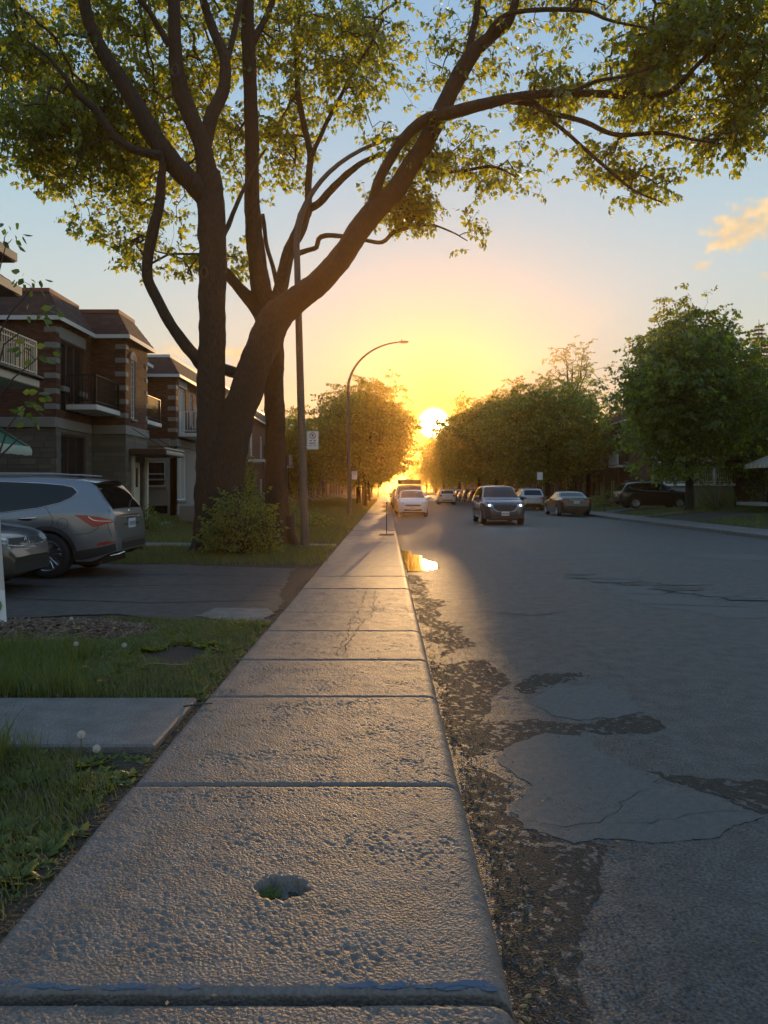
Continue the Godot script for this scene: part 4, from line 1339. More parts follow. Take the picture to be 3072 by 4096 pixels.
func flush_pieces() -> void:
	for k in spare:
		var a: Array = spare[k]
		var o := put({"brick": "brickwork", "stone_block": "stonework", "shingle": "shingles"}.get(a[2], a[2] + "_work"), a[0].mesh(), a[3], a[1])
		o.set_meta("kind", "stuff")
	spare.clear()

func wall(h: Node3D, o: Vector3, ux: Vector3, n: Vector3, w: float, ht: float, holes: Array, style: String, called := "wall") -> void:
	# a wall panel with openings, faced with bricks or stones
	var cx := [0.0, w]
	var cy := [0.0, ht]
	for q in holes:
		cx += [clampf(q[0], 0, w), clampf(q[2], 0, w)]
		cy += [clampf(q[1], 0, ht), clampf(q[3], 0, ht)]
	cx.sort()
	cy.sort()
	var bs := Basis(ux, Vector3.UP, n)
	var b := MB.new()
	var th := 0.24
	for i in cx.size() - 1:
		for j in cy.size() - 1:
			if cx[i + 1] - cx[i] < 0.001 or cy[j + 1] - cy[j] < 0.001:
				continue
			var mx: float = (cx[i] + cx[i + 1]) * 0.5
			var my: float = (cy[j] + cy[j + 1]) * 0.5
			var open := false
			for q in holes:
				open = open or (mx > q[0] and mx < q[2] and my > q[1] and my < q[3])
			if not open:
				b.box(o + ux * mx + Vector3.UP * my - n * th * 0.5, Vector3(cx[i + 1] - cx[i], cy[j + 1] - cy[j], th), bs)
	var mt: Material = {"brick": M.mortar, "stone": M.mortar, "far": M.brickwork_far}.get(style, M.get(style))
	put(called, b.mesh(), mt, h)
	if style != "brick" and style != "stone":
		return
	var brick := style == "brick"
	var bh := 0.067 if brick else 0.17
	var row := 0
	var y := 0.0
	while y < ht - 0.02:
		var rh := minf(bh if brick else [0.14, 0.2, 0.17][row % 3], ht - y)
		var x := 0.0 if row % 2 == 0 else (-0.105 if brick else -rng.randf_range(0.1, 0.3))
		while x < w - 0.01:
			var bw := 0.21 if brick else rng.randf_range(0.32, 0.62)
			var x0 := maxf(x, 0.0)
			var x1 := minf(x + bw, w)
			x += bw
			for q in holes:
				if y + rh * 0.5 > q[1] and y + rh * 0.5 < q[3]:
					if x0 >= q[0] and x1 <= q[2]:
						x1 = x0
					elif x0 < q[0] and x1 > q[0]:
						x1 = q[0]
					elif x0 < q[2] and x1 > q[2]:
						x0 = q[2]
			if x1 - x0 < 0.05:
				continue
			var gap := 0.011
			var p := rng.randf_range(0.010, 0.015) if brick else rng.randf_range(0.012, 0.03)
			piece(h, "brick" if brick else "stone_block", o + ux * (x0 + x1) * 0.5 + Vector3.UP * (y + rh * 0.5) + n * (p * 0.5), Vector3(x1 - x0 - gap, rh - gap, p), bs, [M.brick_0, M.brick_1, M.brick_2, M.brick_3] if brick else [M.stone_0, M.stone_1, M.stone_2], 0.003)
		y += rh
		row += 1

func window(h: Node3D, o: Vector3, ux: Vector3, n: Vector3, r: Array, frame: String, pane: String, nx := 1, ny := 1, sill := true, deep := 0.07, lead := 0.022) -> void:
	# r = [x0, y0, x1, y1] on the wall; frame, one pane for each light, sill
	var bs := Basis(ux, Vector3.UP, n)
	var w: float = r[2] - r[0]
	var ht: float = r[3] - r[1]
	var c: Vector3 = o + ux * (r[0] + r[2]) * 0.5 + Vector3.UP * (r[1] + r[3]) * 0.5 - n * deep
	var f := MB.new()
	var t := 0.055
	f.box(c + ux * (w - t) * 0.5, Vector3(t, ht, 0.07), bs)
	f.box(c - ux * (w - t) * 0.5, Vector3(t, ht, 0.07), bs)
	f.box(c + Vector3.UP * (ht - t) * 0.5, Vector3(w - 2 * t, t, 0.068), bs)
	f.box(c - Vector3.UP * (ht - t) * 0.5, Vector3(w - 2 * t, t, 0.068), bs)
	for k in range(1, nx):
		f.box(c + ux * (w * (float(k) / nx - 0.5)), Vector3(lead * 1.6, ht - 2 * t, 0.05), bs)
	for k in range(1, ny):
		f.box(c + Vector3.UP * (ht * (float(k) / ny - 0.5)), Vector3(w - 2 * t, lead, 0.046), bs)
	var win := put("window", f.mesh(), M[frame], h)
	for i in nx:
		for j in ny:
			var q: Vector3 = c + ux * (w * ((i + 0.5) / nx - 0.5)) + Vector3.UP * (ht * ((j + 0.5) / ny - 0.5)) - n * 0.01
			var g := put("pane", unit_piece(Vector3(w / nx - 0.012, ht / ny - 0.012, 0.012), 0.0), M[pane], win)
			g.transform = Transform3D(bs * Basis(Vector3(0.3, 1, 0).normalized(), rng.randfn() * 0.006), q)
	if sill:
		var s := MB.new()
		s.cbox(o + ux * (r[0] + r[2]) * 0.5 + Vector3.UP * (r[1] - 0.045) + n * 0.01, Vector3(w + 0.12, 0.09, 0.14), 0.008, bs)
		put("sill", s.mesh(), M.cast_stone, win)

func block(h: Node3D, called: String, c: Vector3, s: Vector3, m: String, r := 0.01) -> MeshInstance3D:
	return put(called, unit_piece(s, r), M[m], h, c)

func roof_face(h: Node3D, a: Vector3, b: Vector3, c: Vector3, d: Vector3, shingles: bool) -> void:
	# a, b along the eave (left to right seen from outside), c, d above b, a
	var q := MB.new()
	q.quad(a, b, c, d)
	put("roof_slope", q.mesh(), M.shingle_2, h)
	if not shingles:
		return
	var n := (c - a).cross(d - b).normalized()
	var up := ((c + d) - (a + b)).normalized()
	var ux := (b - a).normalized()
	up = (up - ux * up.dot(ux)).normalized()
	var slope: float = ((c + d) * 0.5 - (a + b) * 0.5).length()
	var rows := ceili(slope / 0.16)
	var bs := Basis(ux, up, n) * Basis(Vector3.RIGHT, 0.05)
	for j in rows:
		var t := (j + 0.5) / rows
		var l := a.lerp(d, t)
		var r := b.lerp(c, t)
		var len_ := l.distance_to(r)
		var x := -0.15 if j % 2 else 0.0
		while x < len_:
			var x0 := maxf(0.0, x)
			var x1 := minf(len_, x + 0.3)
			x += 0.3
			if x1 - x0 > 0.04:
				piece(h, "shingle", l + ux * (x0 + x1) * 0.5 + n * 0.008, Vector3(x1 - x0 - 0.008, slope / rows + 0.02, 0.01 + rng.randf() * 0.006), bs, [M.shingle_0, M.shingle_1, M.shingle_2], 0.0)

func railing(h: Node3D, a: Vector3, b: Vector3, ht: float, m: String, gap := 0.11, double := false) -> void:
	# top rail, bottom rail and one bar for each baluster, as a part of the house with the bars under it
	var d := (b - a)
	var ux := d.normalized()
	var bs := Basis(ux, Vector3.UP, ux.cross(Vector3.UP))
	var q := MB.new()
	q.cbox((a + b) * 0.5 + Vector3.UP * ht, Vector3(d.length() + 0.04, 0.04, 0.05), 0.006, bs)
	q.box((a + b) * 0.5 + Vector3.UP * 0.10, Vector3(d.length(), 0.03, 0.035), bs)
	if double:
		q.box((a + b) * 0.5 + Vector3.UP * (ht - 0.12), Vector3(d.length(), 0.03, 0.035), bs)
	for e in [a, b]:
		q.box(e + Vector3.UP * ht * 0.5, Vector3(0.045, ht, 0.045), bs)
	var rail := put("railing", q.mesh(), M[m], h)
	var k := maxi(1, roundi(d.length() / gap))
	for i in range(1, k):
		var o := put("baluster", unit_piece(Vector3(0.018, ht - 0.10, 0.018), 0.0), M[m], rail)
		o.transform = Transform3D(bs, a + d * (float(i) / k) + Vector3.UP * (ht * 0.5 + 0.05))

func mansard(h: Node3D, x0: float, x1: float, zf: float, zb: float, y0: float, y1: float, left: bool, right: bool, shingles: bool, cap := "white_paint") -> void:
	var o := 0.22
	var i := 0.38
	var A := Vector3(x0 - (o if left else 0.0), y0, zf + o)
	var B := Vector3(x1 + (o if right else 0.0), y0, zf + o)
	var C := Vector3(x1 - (i if right else 0.0), y1, zf - i)
	var D := Vector3(x0 + (i if left else 0.0), y1, zf - i)
	roof_face(h, A, B, C, D, shingles)
	if left:
		roof_face(h, Vector3(x0 - o, y0, zb), A, D, Vector3(x0 + i, y1, zb), shingles)
	if right:
		roof_face(h, B, Vector3(x1 + o, y0, zb), Vector3(x1 - i, y1, zb), C, false)
	# gutter board along the eaves, metal cap along the top, soffit
	var g := MB.new()
	g.box((A + B) * 0.5 + Vector3(0, -0.05, 0.012), Vector3(B.x - A.x + 0.03, 0.13, 0.025))
	if left:
		g.box(Vector3(x0 - o - 0.012, y0 - 0.05, (zf + o + zb) * 0.5 - 0.01), Vector3(0.025, 0.13, zf + o - zb))
	if right:
		g.box(Vector3(x1 + o + 0.012, y0 - 0.05, (zf + o + zb) * 0.5 - 0.01), Vector3(0.025, 0.13, zf + o - zb))
	put("gutter_board", g.mesh(), M.white_paint, h)
	var t := MB.new()
	t.box((C + D) * 0.5 + Vector3(0, 0.05, -0.02), Vector3(C.x - D.x + 0.1, 0.12, 0.12))
	if left:
		t.box(Vector3(x0 + i, y1 + 0.048, (zf - i + zb) * 0.5 - 0.05), Vector3(0.12, 0.12, zf - i - zb))
	put("roof_cap", t.mesh(), M[cap], h)
	var s := MB.new()
	s.box(Vector3((A.x + B.x) * 0.5, y0 - 0.03, (A.z + zb) * 0.5), Vector3(B.x - A.x - 0.02, 0.03, A.z - zb - 0.02))
	put("soffit", s.mesh(), M.dark_wood, h)
	s = MB.new()
	s.box(Vector3((D.x + C.x) * 0.5, y1 - 0.03, (D.z + zb) * 0.5), Vector3(C.x - D.x, 0.04, D.z - zb))
	put("roof_deck", s.mesh(), M.asphalt_dirt, h)

func quoins(h: Node3D, x: float, z: float, y0: float, y1: float, side_only := false) -> void:
	# pale stone blocks up a corner, wrapping from the side wall to the front
	var y := y0
	while y < y1:
		var q := MB.new()
		q.cbox(Vector3(x - 0.012 + 0.11, y, z - 0.17 + 0.02), Vector3(0.26, 0.17, 0.38), 0.012)
		put("quoin", q.mesh(), M.cast_stone, h)
		y += 0.47

func core_box(h: Node3D, x0: float, x1: float, zf: float, zb: float, y0: float, y1: float, m := "mortar") -> void:
	# the body of the house behind its faced walls
	var b := MB.new()
	b.box(Vector3((x0 + x1) * 0.5, (y0 + y1) * 0.5, (zf + zb) * 0.5), Vector3(x1 - x0, y1 - y0, zf - zb))
	put("core", b.mesh(), M[m], h)

func build_houses() -> void:
	house_near()
	house_quoins()
	house_balcony()
	# plainer houses further on
	far_house("beige rendered house with a flat roof behind the maple trunks", Vector3(-9.6, 0.2, -41.0), PI / 2, 7.5, 7.2, "render_beige", 1, true)
	far_house("brick terrace house beyond the beige rendered house", Vector3(-9.4, 0.2, -49.0), PI / 2, 12.0, 6.3, "far", 2, false)
	far_house("brick terrace house behind the near row of trees", Vector3(-9.4, 0.2, -62.0), PI / 2, 18.0, 6.8, "far", 3, false)
	far_house("long brick terrace far down the near side", Vector3(-9.4, 0.2, -82.0), PI / 2, 60.0, 6.8, "far", 4, false)
	far_house("last terrace of the near side, far beyond the row of trees", Vector3(-10.2, 0.2, -150.0), PI / 2, 150.0, 7.4, "far", 8, false)
	# opposite side: x runs towards the camera
	far_house("brick house with a red porch roof and white balcony across the road", Vector3(21.2, 0.2, -56.0), -PI / 2, 12.0, 6.6, "far", 5, false, true)
	far_house("brick house with awnings behind the broad maple", Vector3(20.6, 0.2, -72.0), -PI / 2, 15.0, 7.2, "far", 6, false)
	far_house("long brick terrace far across the road", Vector3(20.4, 0.2, -140.0), -PI / 2, 66.0, 7.4, "far", 7, false)
	far_house("last terrace across the road, deep in the haze", Vector3(21.0, 0.2, -330.0), -PI / 2, 180.0, 8.0, "far", 9, false)
	gable_house()
	flush_pieces()

func house_quoins() -> void:
	# brick over stone, stepped front, mansard roof with white gutter
	var h := thing("brick_house", "dark brick house over stone base with quoins and a reddish mansard roof", "house", Vector3(-8.92, 0.1, -22.3), PI / 2)
	var X := Vector3.RIGHT
	var Z := Vector3.BACK
	var s1 := -1.16   # front of the recessed first bay
	var w2 := [0.35, 3.75, 2.05, 5.95]
	var w1 := [0.35, 1.0, 2.2, 3.05]
	core_box(h, 0.25, 8.4, -0.3 + s1, -9.0, 0.0, 6.5)
	core_box(h, 2.95, 4.75, -0.25, s1 - 0.1, 0.0, 6.5)
	# side wall towards the camera: stands on x = 0 and looks along -x
	wall(h, Vector3(0, 3.5, -9.0), Z, Vector3.LEFT, 9.0 + s1, 3.05, [], "brick")
	wall(h, Vector3(0, -0.1, -9.0), Z, Vector3.LEFT, 9.0 + s1, 3.3, [], "stone", "base_wall")
	# recessed bay
	wall(h, Vector3(0.0, 3.5, s1), X, Z, 2.7, 3.05, [[w2[0], w2[1] - 3.5, w2[2], w2[3] - 3.5]], "brick")
	wall(h, Vector3(0.0, -0.1, s1), X, Z, 2.7, 3.3, [[w1[0], w1[1] + 0.1, w1[2], w1[3] + 0.1]], "stone", "base_wall")
	# projecting bay: its flank and its front
	wall(h, Vector3(2.7, 3.5, s1), Z, Vector3.LEFT, -s1, 3.05, [], "brick")
	wall(h, Vector3(2.7, -0.1, s1), Z, Vector3.LEFT, -s1, 3.3, [], "stone", "base_wall")
	var aw := [0.55, 0.30, 0.98, 2.35]
	wall(h, Vector3(2.7, 3.5, 0), X, Z, 2.3, 3.05, [aw], "brick")
	wall(h, Vector3(2.7, -0.1, 0), X, Z, 2.3, 3.3, [[0.85, 0.25, 1.85, 2.45]], "stone", "base_wall")
	wall(h, Vector3(5.0, 3.5, s1), X, Z, 3.4, 3.05, [], "brick")
	wall(h, Vector3(5.0, -0.1, s1), X, Z, 3.4, 3.3, [], "stone", "base_wall")
	# stone band between the storeys
	var b := MB.new()
	b.cbox(Vector3(1.35, 3.36, s1 - 0.08), Vector3(2.66, 0.31, 0.28), 0.012)
	b.cbox(Vector3(-0.01, 3.362, (s1 - 9.0) * 0.5 + 0.05), Vector3(0.2, 0.314, 9.0 + s1 - 0.02), 0.012)
	b.cbox(Vector3(3.85, 3.358, -0.08), Vector3(2.44, 0.306, 0.28), 0.012)
	b.cbox(Vector3(2.72, 3.36, s1 * 0.5 - 0.06), Vector3(0.2, 0.304, -s1 - 0.3), 0.012)
	b.cbox(Vector3(6.7, 3.36, s1 - 0.08), Vector3(3.36, 0.31, 0.28), 0.012)
	put("stone_band", b.mesh(), M.cast_stone, h)
	quoins(h, 0.0, s1, 3.85, 6.3)
	quoins(h, 2.7, 0.0, 3.85, 6.3)
	for k in 5:
		block(h, "quoin", Vector3(4.91, 3.95 + k * 0.47, -0.06), Vector3(0.22, 0.17, 0.17), "cast_stone", 0.012)
	block(h, "lintel", Vector3(1.2, 6.17, s1 - 0.02), Vector3(2.0, 0.36, 0.1), "cast_stone", 0.01)
	window(h, Vector3(0, 0, s1), X, Z, w1, "dark_wood", "pane_dark", 3, 1)
	window(h, Vector3(0, 0, s1), X, Z, w2, "dark_wood", "pane_dark", 3, 1, false, 0.1, 0.06)
	for k in 2:
		block(h, "window_box", Vector3(0.55 + k * 1.35, 4.45, s1 + 0.06), Vector3(0.5, 0.16, 0.12), "cast_stone", 0.01)
	# tall leaded window with a round head
	window(h, Vector3(2.7, 3.5, 0), X, Z, [aw[0], aw[1], aw[2], aw[3]], "white_paint", "pane_dark", 2, 9, true, 0.06, 0.014)
	var arch := MB.new()
	for k in 9:
		var a0 := PI * k / 9.0
		var a1 := PI * (k + 1) / 9.0
		var c := Vector3(2.7 + 0.765, 5.85, 0.012)
		for e in [0.0]:
			arch.quad(c + Vector3(cos(a0) * 0.20, sin(a0) * 0.20, 0.02), c + Vector3(cos(a0) * 0.32, sin(a0) * 0.32, 0.02), c + Vector3(cos(a1) * 0.32, sin(a1) * 0.32, 0.02), c + Vector3(cos(a1) * 0.20, sin(a1) * 0.20, 0.02))
			arch.quad(c + Vector3(cos(a0) * 0.32, sin(a0) * 0.32, 0.02), c + Vector3(cos(a0) * 0.32, sin(a0) * 0.32, -0.05), c + Vector3(cos(a1) * 0.32, sin(a1) * 0.32, -0.05), c + Vector3(cos(a1) * 0.32, sin(a1) * 0.32, 0.02))
		arch.tri(c + Vector3(0, 0, 0.012), c + Vector3(cos(a0) * 0.2, sin(a0) * 0.2, 0.012), c + Vector3(cos(a1) * 0.2, sin(a1) * 0.2, 0.012))
	put("window_arch", arch.mesh(), M.cast_stone, h)
	# balcony of the recessed bay
	block(h, "balcony_slab", Vector3(1.66, 3.90, s1 + 0.52), Vector3(2.05, 0.16, 0.98), "white_paint", 0.015)
	block(h, "balcony_floor", Vector3(1.66, 3.995, s1 + 0.52), Vector3(1.98, 0.02, 0.92), "cast_stone", 0.004)
	railing(h, Vector3(0.68, 4.0, s1 + 0.96), Vector3(2.62, 4.0, s1 + 0.96), 0.92, "black_iron", 0.10)
	railing(h, Vector3(0.68, 4.0, s1 + 0.06), Vector3(0.68, 4.0, s1 + 0.92), 0.92, "black_iron", 0.10)
	block(h, "balcony_slab", Vector3(6.2, 3.90, s1 + 0.52), Vector3(2.2, 0.16, 0.98), "white_paint", 0.015)
	railing(h, Vector3(5.2, 4.0, s1 + 0.96), Vector3(7.2, 4.0, s1 + 0.96), 0.92, "black_iron", 0.10)
	# front door under a flat canopy hung on rods
	var d := MB.new()
	d.cbox(Vector3(2.7 + 1.35, 1.35, -0.12), Vector3(0.86, 2.05, 0.06), 0.01)
	var door := put("door", d.mesh(), M.cream_paint, h)
	block(door, "door_pane", Vector3(2.7 + 1.35, 1.75, -0.085), Vector3(0.4, 0.7, 0.012), "pane_dark", 0.0)
	block(door, "handle", Vector3(2.7 + 1.02, 1.3, -0.07), Vector3(0.03, 0.16, 0.05), "black_iron", 0.004)
	for k in 2:
		block(h, "door_post", Vector3(3.35 + k * 1.42, 1.25, 0.05), Vector3(0.16, 2.5, 0.12), "cream_paint", 0.01)
	var cn := put("canopy", unit_piece(Vector3(2.3, 0.22, 1.25), 0.02), M.dark_wood, h, Vector3(4.1, 2.62, 0.68))
	for k in 9:
		var q := MB.new()
		q.lathe([[0.0, 0.085], [0.03, 0.06], [0.035, 0.02]], Vector3(3.15 + k * 0.235, 2.60, 1.31), Vector3.BACK, 10)
		put("canopy_rosette", q.mesh(), M.cream_paint, cn).position = -cn.position
	block(cn, "canopy_trim", Vector3(0, 0.13, 0.60), Vector3(2.34, 0.05, 0.08), "cream_paint", 0.006)
	for k in 2:
		var q := MB.new()
		q.tube([Vector3(3.2 + k * 1.6, 3.5, 0.0), Vector3(3.2 + k * 1.6, 2.73, 1.2)], [0.012, 0.012], 6)
		put("canopy_rod", q.mesh(), M.black_iron, h)
	block(h, "step", Vector3(4.1, 0.02, 0.5), Vector3(1.6, 0.2, 0.9), "cast_stone", 0.015)
	block(h, "step", Vector3(4.1, -0.05, 1.15), Vector3(1.7, 0.16, 0.4), "cast_stone", 0.015)
	mansard(h, 0.0, 2.48, s1, -9.0, 6.56, 7.45, true, false, true, "roof_red_metal")
	mansard(h, 2.7, 5.0, 0.0, -4.0, 6.56, 7.45, true, true, true, "roof_red_metal")
	mansard(h, 5.22, 8.4, s1, -9.0, 6.56, 7.45, false, true, false)
	# garden wall and basement steps
	block(h, "garden_wall", Vector3(6.2, 0.3, 2.0), Vector3(0.2, 0.8, 2.2), "cast_stone", 0.02)
	block(h, "garden_wall", Vector3(5.4, 0.25, 3.0), Vector3(1.6, 0.7, 0.2), "render_grey", 0.02)

func house_balcony() -> void:
	# next house: brick over grey render, bay window, balcony
	var h := thing("brick_house", "brown brick house with grey rendered base, bay window and pale balcony", "house", Vector3(-9.15, 0.1, -31.8), PI / 2)
	var X := Vector3.RIGHT
	var Z := Vector3.BACK
	core_box(h, 0.25, 7.6, -0.3, -9.0, 0.0, 6.2)
	wall(h, Vector3(0, 3.5, -9.0), Z, Vector3.LEFT, 9.0, 2.8, [], "brick")
	wall(h, Vector3(0, -0.1, -9.0), Z, Vector3.LEFT, 9.0, 3.3, [[7.25, 1.55, 8.55, 2.65]], "render_grey", "base_wall")
	window(h, Vector3(0, -0.1, -9.0), Z, Vector3.LEFT, [7.25, 1.55, 8.55, 2.65], "white_paint", "pane_dark", 1, 2)
	wall(h, Vector3(0, 3.5, 0), X, Z, 7.8, 2.8, [[0.45, 0.35, 1.55, 2.35], [2.25, 0.8, 2.75, 2.3], [3.3, 0.8, 3.8, 2.3]], "brick")
	wall(h, Vector3(0, -0.1, 0), X, Z, 7.8, 3.3, [[0.25, 0.95, 1.7, 3.0]], "render_grey", "base_wall")
	window(h, Vector3(0, -0.1, 0), X, Z, [0.25, 0.95, 1.7, 3.0], "white_paint", "pane_curtain", 2, 1)
	window(h, Vector3(0, 3.5, 0), X, Z, [0.45, 0.35, 1.55, 2.35], "white_paint", "pane_curtain", 2, 1, false)
	window(h, Vector3(0, 3.5, 0), X, Z, [2.25, 0.8, 2.75, 2.3], "white_paint", "pane_dark", 2, 5)
	window(h, Vector3(0, 3.5, 0), X, Z, [3.3, 0.8, 3.8, 2.3], "white_paint", "pane_dark", 2, 5)
	var b := MB.new()
	b.cbox(Vector3(3.9, 3.36, -0.07), Vector3(7.78, 0.32, 0.28), 0.012)
	b.cbox(Vector3(-0.01, 3.362, -4.6), Vector3(0.2, 0.324, 8.75), 0.012)
	put("stone_band", b.mesh(), M.cast_stone, h)
	block(h, "lintel", Vector3(1.0, 6.02, 0.0), Vector3(1.4, 0.32, 0.1), "cast_stone", 0.01)
	quoins(h, 0.0, 0.0, 3.9, 6.1)
	block(h, "balcony_slab", Vector3(1.7, 3.72, 0.55), Vector3(2.8, 0.16, 1.05), "white_paint", 0.015)
	railing(h, Vector3(0.35, 3.8, 1.02), Vector3(3.05, 3.8, 1.02), 0.95, "white_paint", 0.12)
	railing(h, Vector3(0.35, 3.8, 0.08), Vector3(0.35, 3.8, 0.98), 0.95, "white_paint", 0.12)
	mansard(h, 0.0, 7.8, 0.0, -9.0, 6.3, 7.15, true, true, true)
	block(h, "basement_door", Vector3(-0.02, 0.95, -1.9), Vector3(0.05, 1.9, 0.8), "white_paint", 0.01)
	block(h, "porch_ledge", Vector3(-0.15, 1.75, -1.0), Vector3(0.3, 0.06, 1.2), "cast_stone", 0.01)
	block(h, "basement_grille", Vector3(-0.01, 0.45, -0.8), Vector3(0.05, 0.35, 0.9), "black_iron", 0.005)
	for k in 3:
		block(h, "step", Vector3(0.7, 0.0 + k * 0.17, 1.6 - k * 0.3), Vector3(1.6, 0.17, 0.34), "cast_stone", 0.012)
	# cloth hung over the balcony rail
	var c := MB.new()
	for side in [0, 1]:
		c.grid(24, 10, func(u, v):
			var x: float = lerpf(-1.0, 1.0, u)
			var sag: float = 0.10 * (1.0 - x * x)
			var z: float = 0.035 * sin(u * 23.0 + v * 2.0) * (0.3 + v) + 0.02 * sin(u * 51.0) + (0.004 if side == 0 else -0.004)
			return Vector3(x * 1.15, -sag * (1.0 - v) - v * 0.72 + 0.05 * sin(u * 9.0) * v, z), side == 0)
	var cl := put("hung_cloth", c.mesh(), M.cloth_brown, self)
	cl.position = Vector3(-9.15 + 1.12, 4.83, -31.8 - 1.75)
	cl.rotation.y = PI / 2
	tag(cl, "brown cloth hung over the pale balcony rail", "cloth")

func house_near() -> void:
	# the nearest house shows its balcony end, roof corners and awning at the picture's edge
	var h := thing("brick_house", "house with tan balcony railing, two roof skirts and a green awning", "house", Vector3(-9.9, 0.1, -10.5), PI / 2)
	var X := Vector3.RIGHT
	var Z := Vector3.BACK
	core_box(h, 0.2, 6.6, -0.3, -9.0, 0.0, 7.4)
	wall(h, Vector3(0, -0.1, 0), X, Z, 6.9, 7.4, [[4.7, 3.95, 5.7, 6.0]], "stone")
	wall(h, Vector3(6.9, -0.1, 0), Vector3.FORWARD, X, 9.0, 7.4, [], "brick")
	window(h, Vector3(0, -0.1, 0), X, Z, [4.7, 3.95, 5.7, 6.0], "white_paint", "pane_dark", 1, 1)
	block(h, "balcony_slab", Vector3(5.2, 3.92, 0.68), Vector3(4.8, 0.20, 1.3), "cream_paint", 0.02)
	var pipe := MB.new()
	pipe.tube([Vector3(2.8, 4.06, 1.36), Vector3(7.65, 4.06, 1.36)], [0.055, 0.055], 10)
	put("balcony_gutter", pipe.mesh(), M.black_iron, h)
	railing(h, Vector3(2.85, 4.08, 1.27), Vector3(7.52, 4.08, 1.27), 0.86, "cream_paint", 0.105, true)
	railing(h, Vector3(7.52, 4.08, 0.1), Vector3(7.52, 4.08, 1.22), 0.86, "cream_paint", 0.105, true)
	# roof skirts: sloping shingles with a pale fascia
	for r in [[6.05, 6.85, 6.72, 1.3], [6.78, 7.7, 6.5, 1.3]]:
		roof_face(h, Vector3(1.0, r[0], r[3]), Vector3(r[2], r[0], r[3]), Vector3(r[2] - 0.75, r[1], 0.15), Vector3(1.0, r[1], 0.15), true)
		roof_face(h, Vector3(r[2], r[0], r[3]), Vector3(r[2], r[0], -0.6), Vector3(r[2] - 0.75, r[1], -0.6), Vector3(r[2] - 0.75, r[1], 0.15), false)
		var f := MB.new()
		f.box(Vector3((1.0 + r[2]) * 0.5, r[0] - 0.08, r[3] + 0.01), Vector3(r[2] - 1.0, 0.19, 0.04))
		f.box(Vector3(r[2] + 0.01, r[0] - 0.082, (r[3] - 0.6) * 0.5), Vector3(0.04, 0.186, r[3] + 0.56))
		put("fascia", f.mesh(), M.cream_paint, h)
		block(h, "soffit", Vector3((1.0 + r[2]) * 0.5, r[0] - 0.19, (r[3] - 0.6) * 0.5), Vector3(r[2] - 1.02, 0.03, r[3] + 0.56), "dark_wood", 0.005)
	# the awning over the ground floor
	var a := thing("window_awning", "green cloth awning with a pale scalloped fringe on the balcony house", "awning", h.position, PI / 2)
	var c := MB.new()
	c.grid(20, 6, func(u, v): return Vector3(lerpf(3.0, 6.62, u), lerpf(3.25, 2.28, v) - 0.05 * sin(v * PI), lerpf(0.03, 1.55, v)), true)
	put("canopy", c.mesh(), M.awning_green, a)
	c = MB.new()
	c.tri(Vector3(6.62, 3.25, 0.03), Vector3(6.62, 2.28, 0.05), Vector3(6.62, 2.28, 1.55))
	put("side_cloth", c.mesh(), M.awning_green, a)
	c = MB.new()
	c.tube([Vector3(6.63, 3.26, 0.03), Vector3(6.63, 2.30, 1.56)], [0.022, 0.022], 6)
	put("edge_tube", c.mesh(), M.grey_metal, a)
	for k in 48:
		var x := 3.0 + (k + 0.5) * 3.62 / 48.0
		var q := MB.new()
		q.tube([Vector3(x, 2.30, 1.55), Vector3(x, 2.24, 1.59), Vector3(x, 2.16, 1.60), Vector3(x, 2.09 + 0.02 * rng.randf(), 1.60)], [0.03, 0.034, 0.032, 0.02], 6)
		put("fringe_lobe", q.mesh(), M.awning_fringe, a)

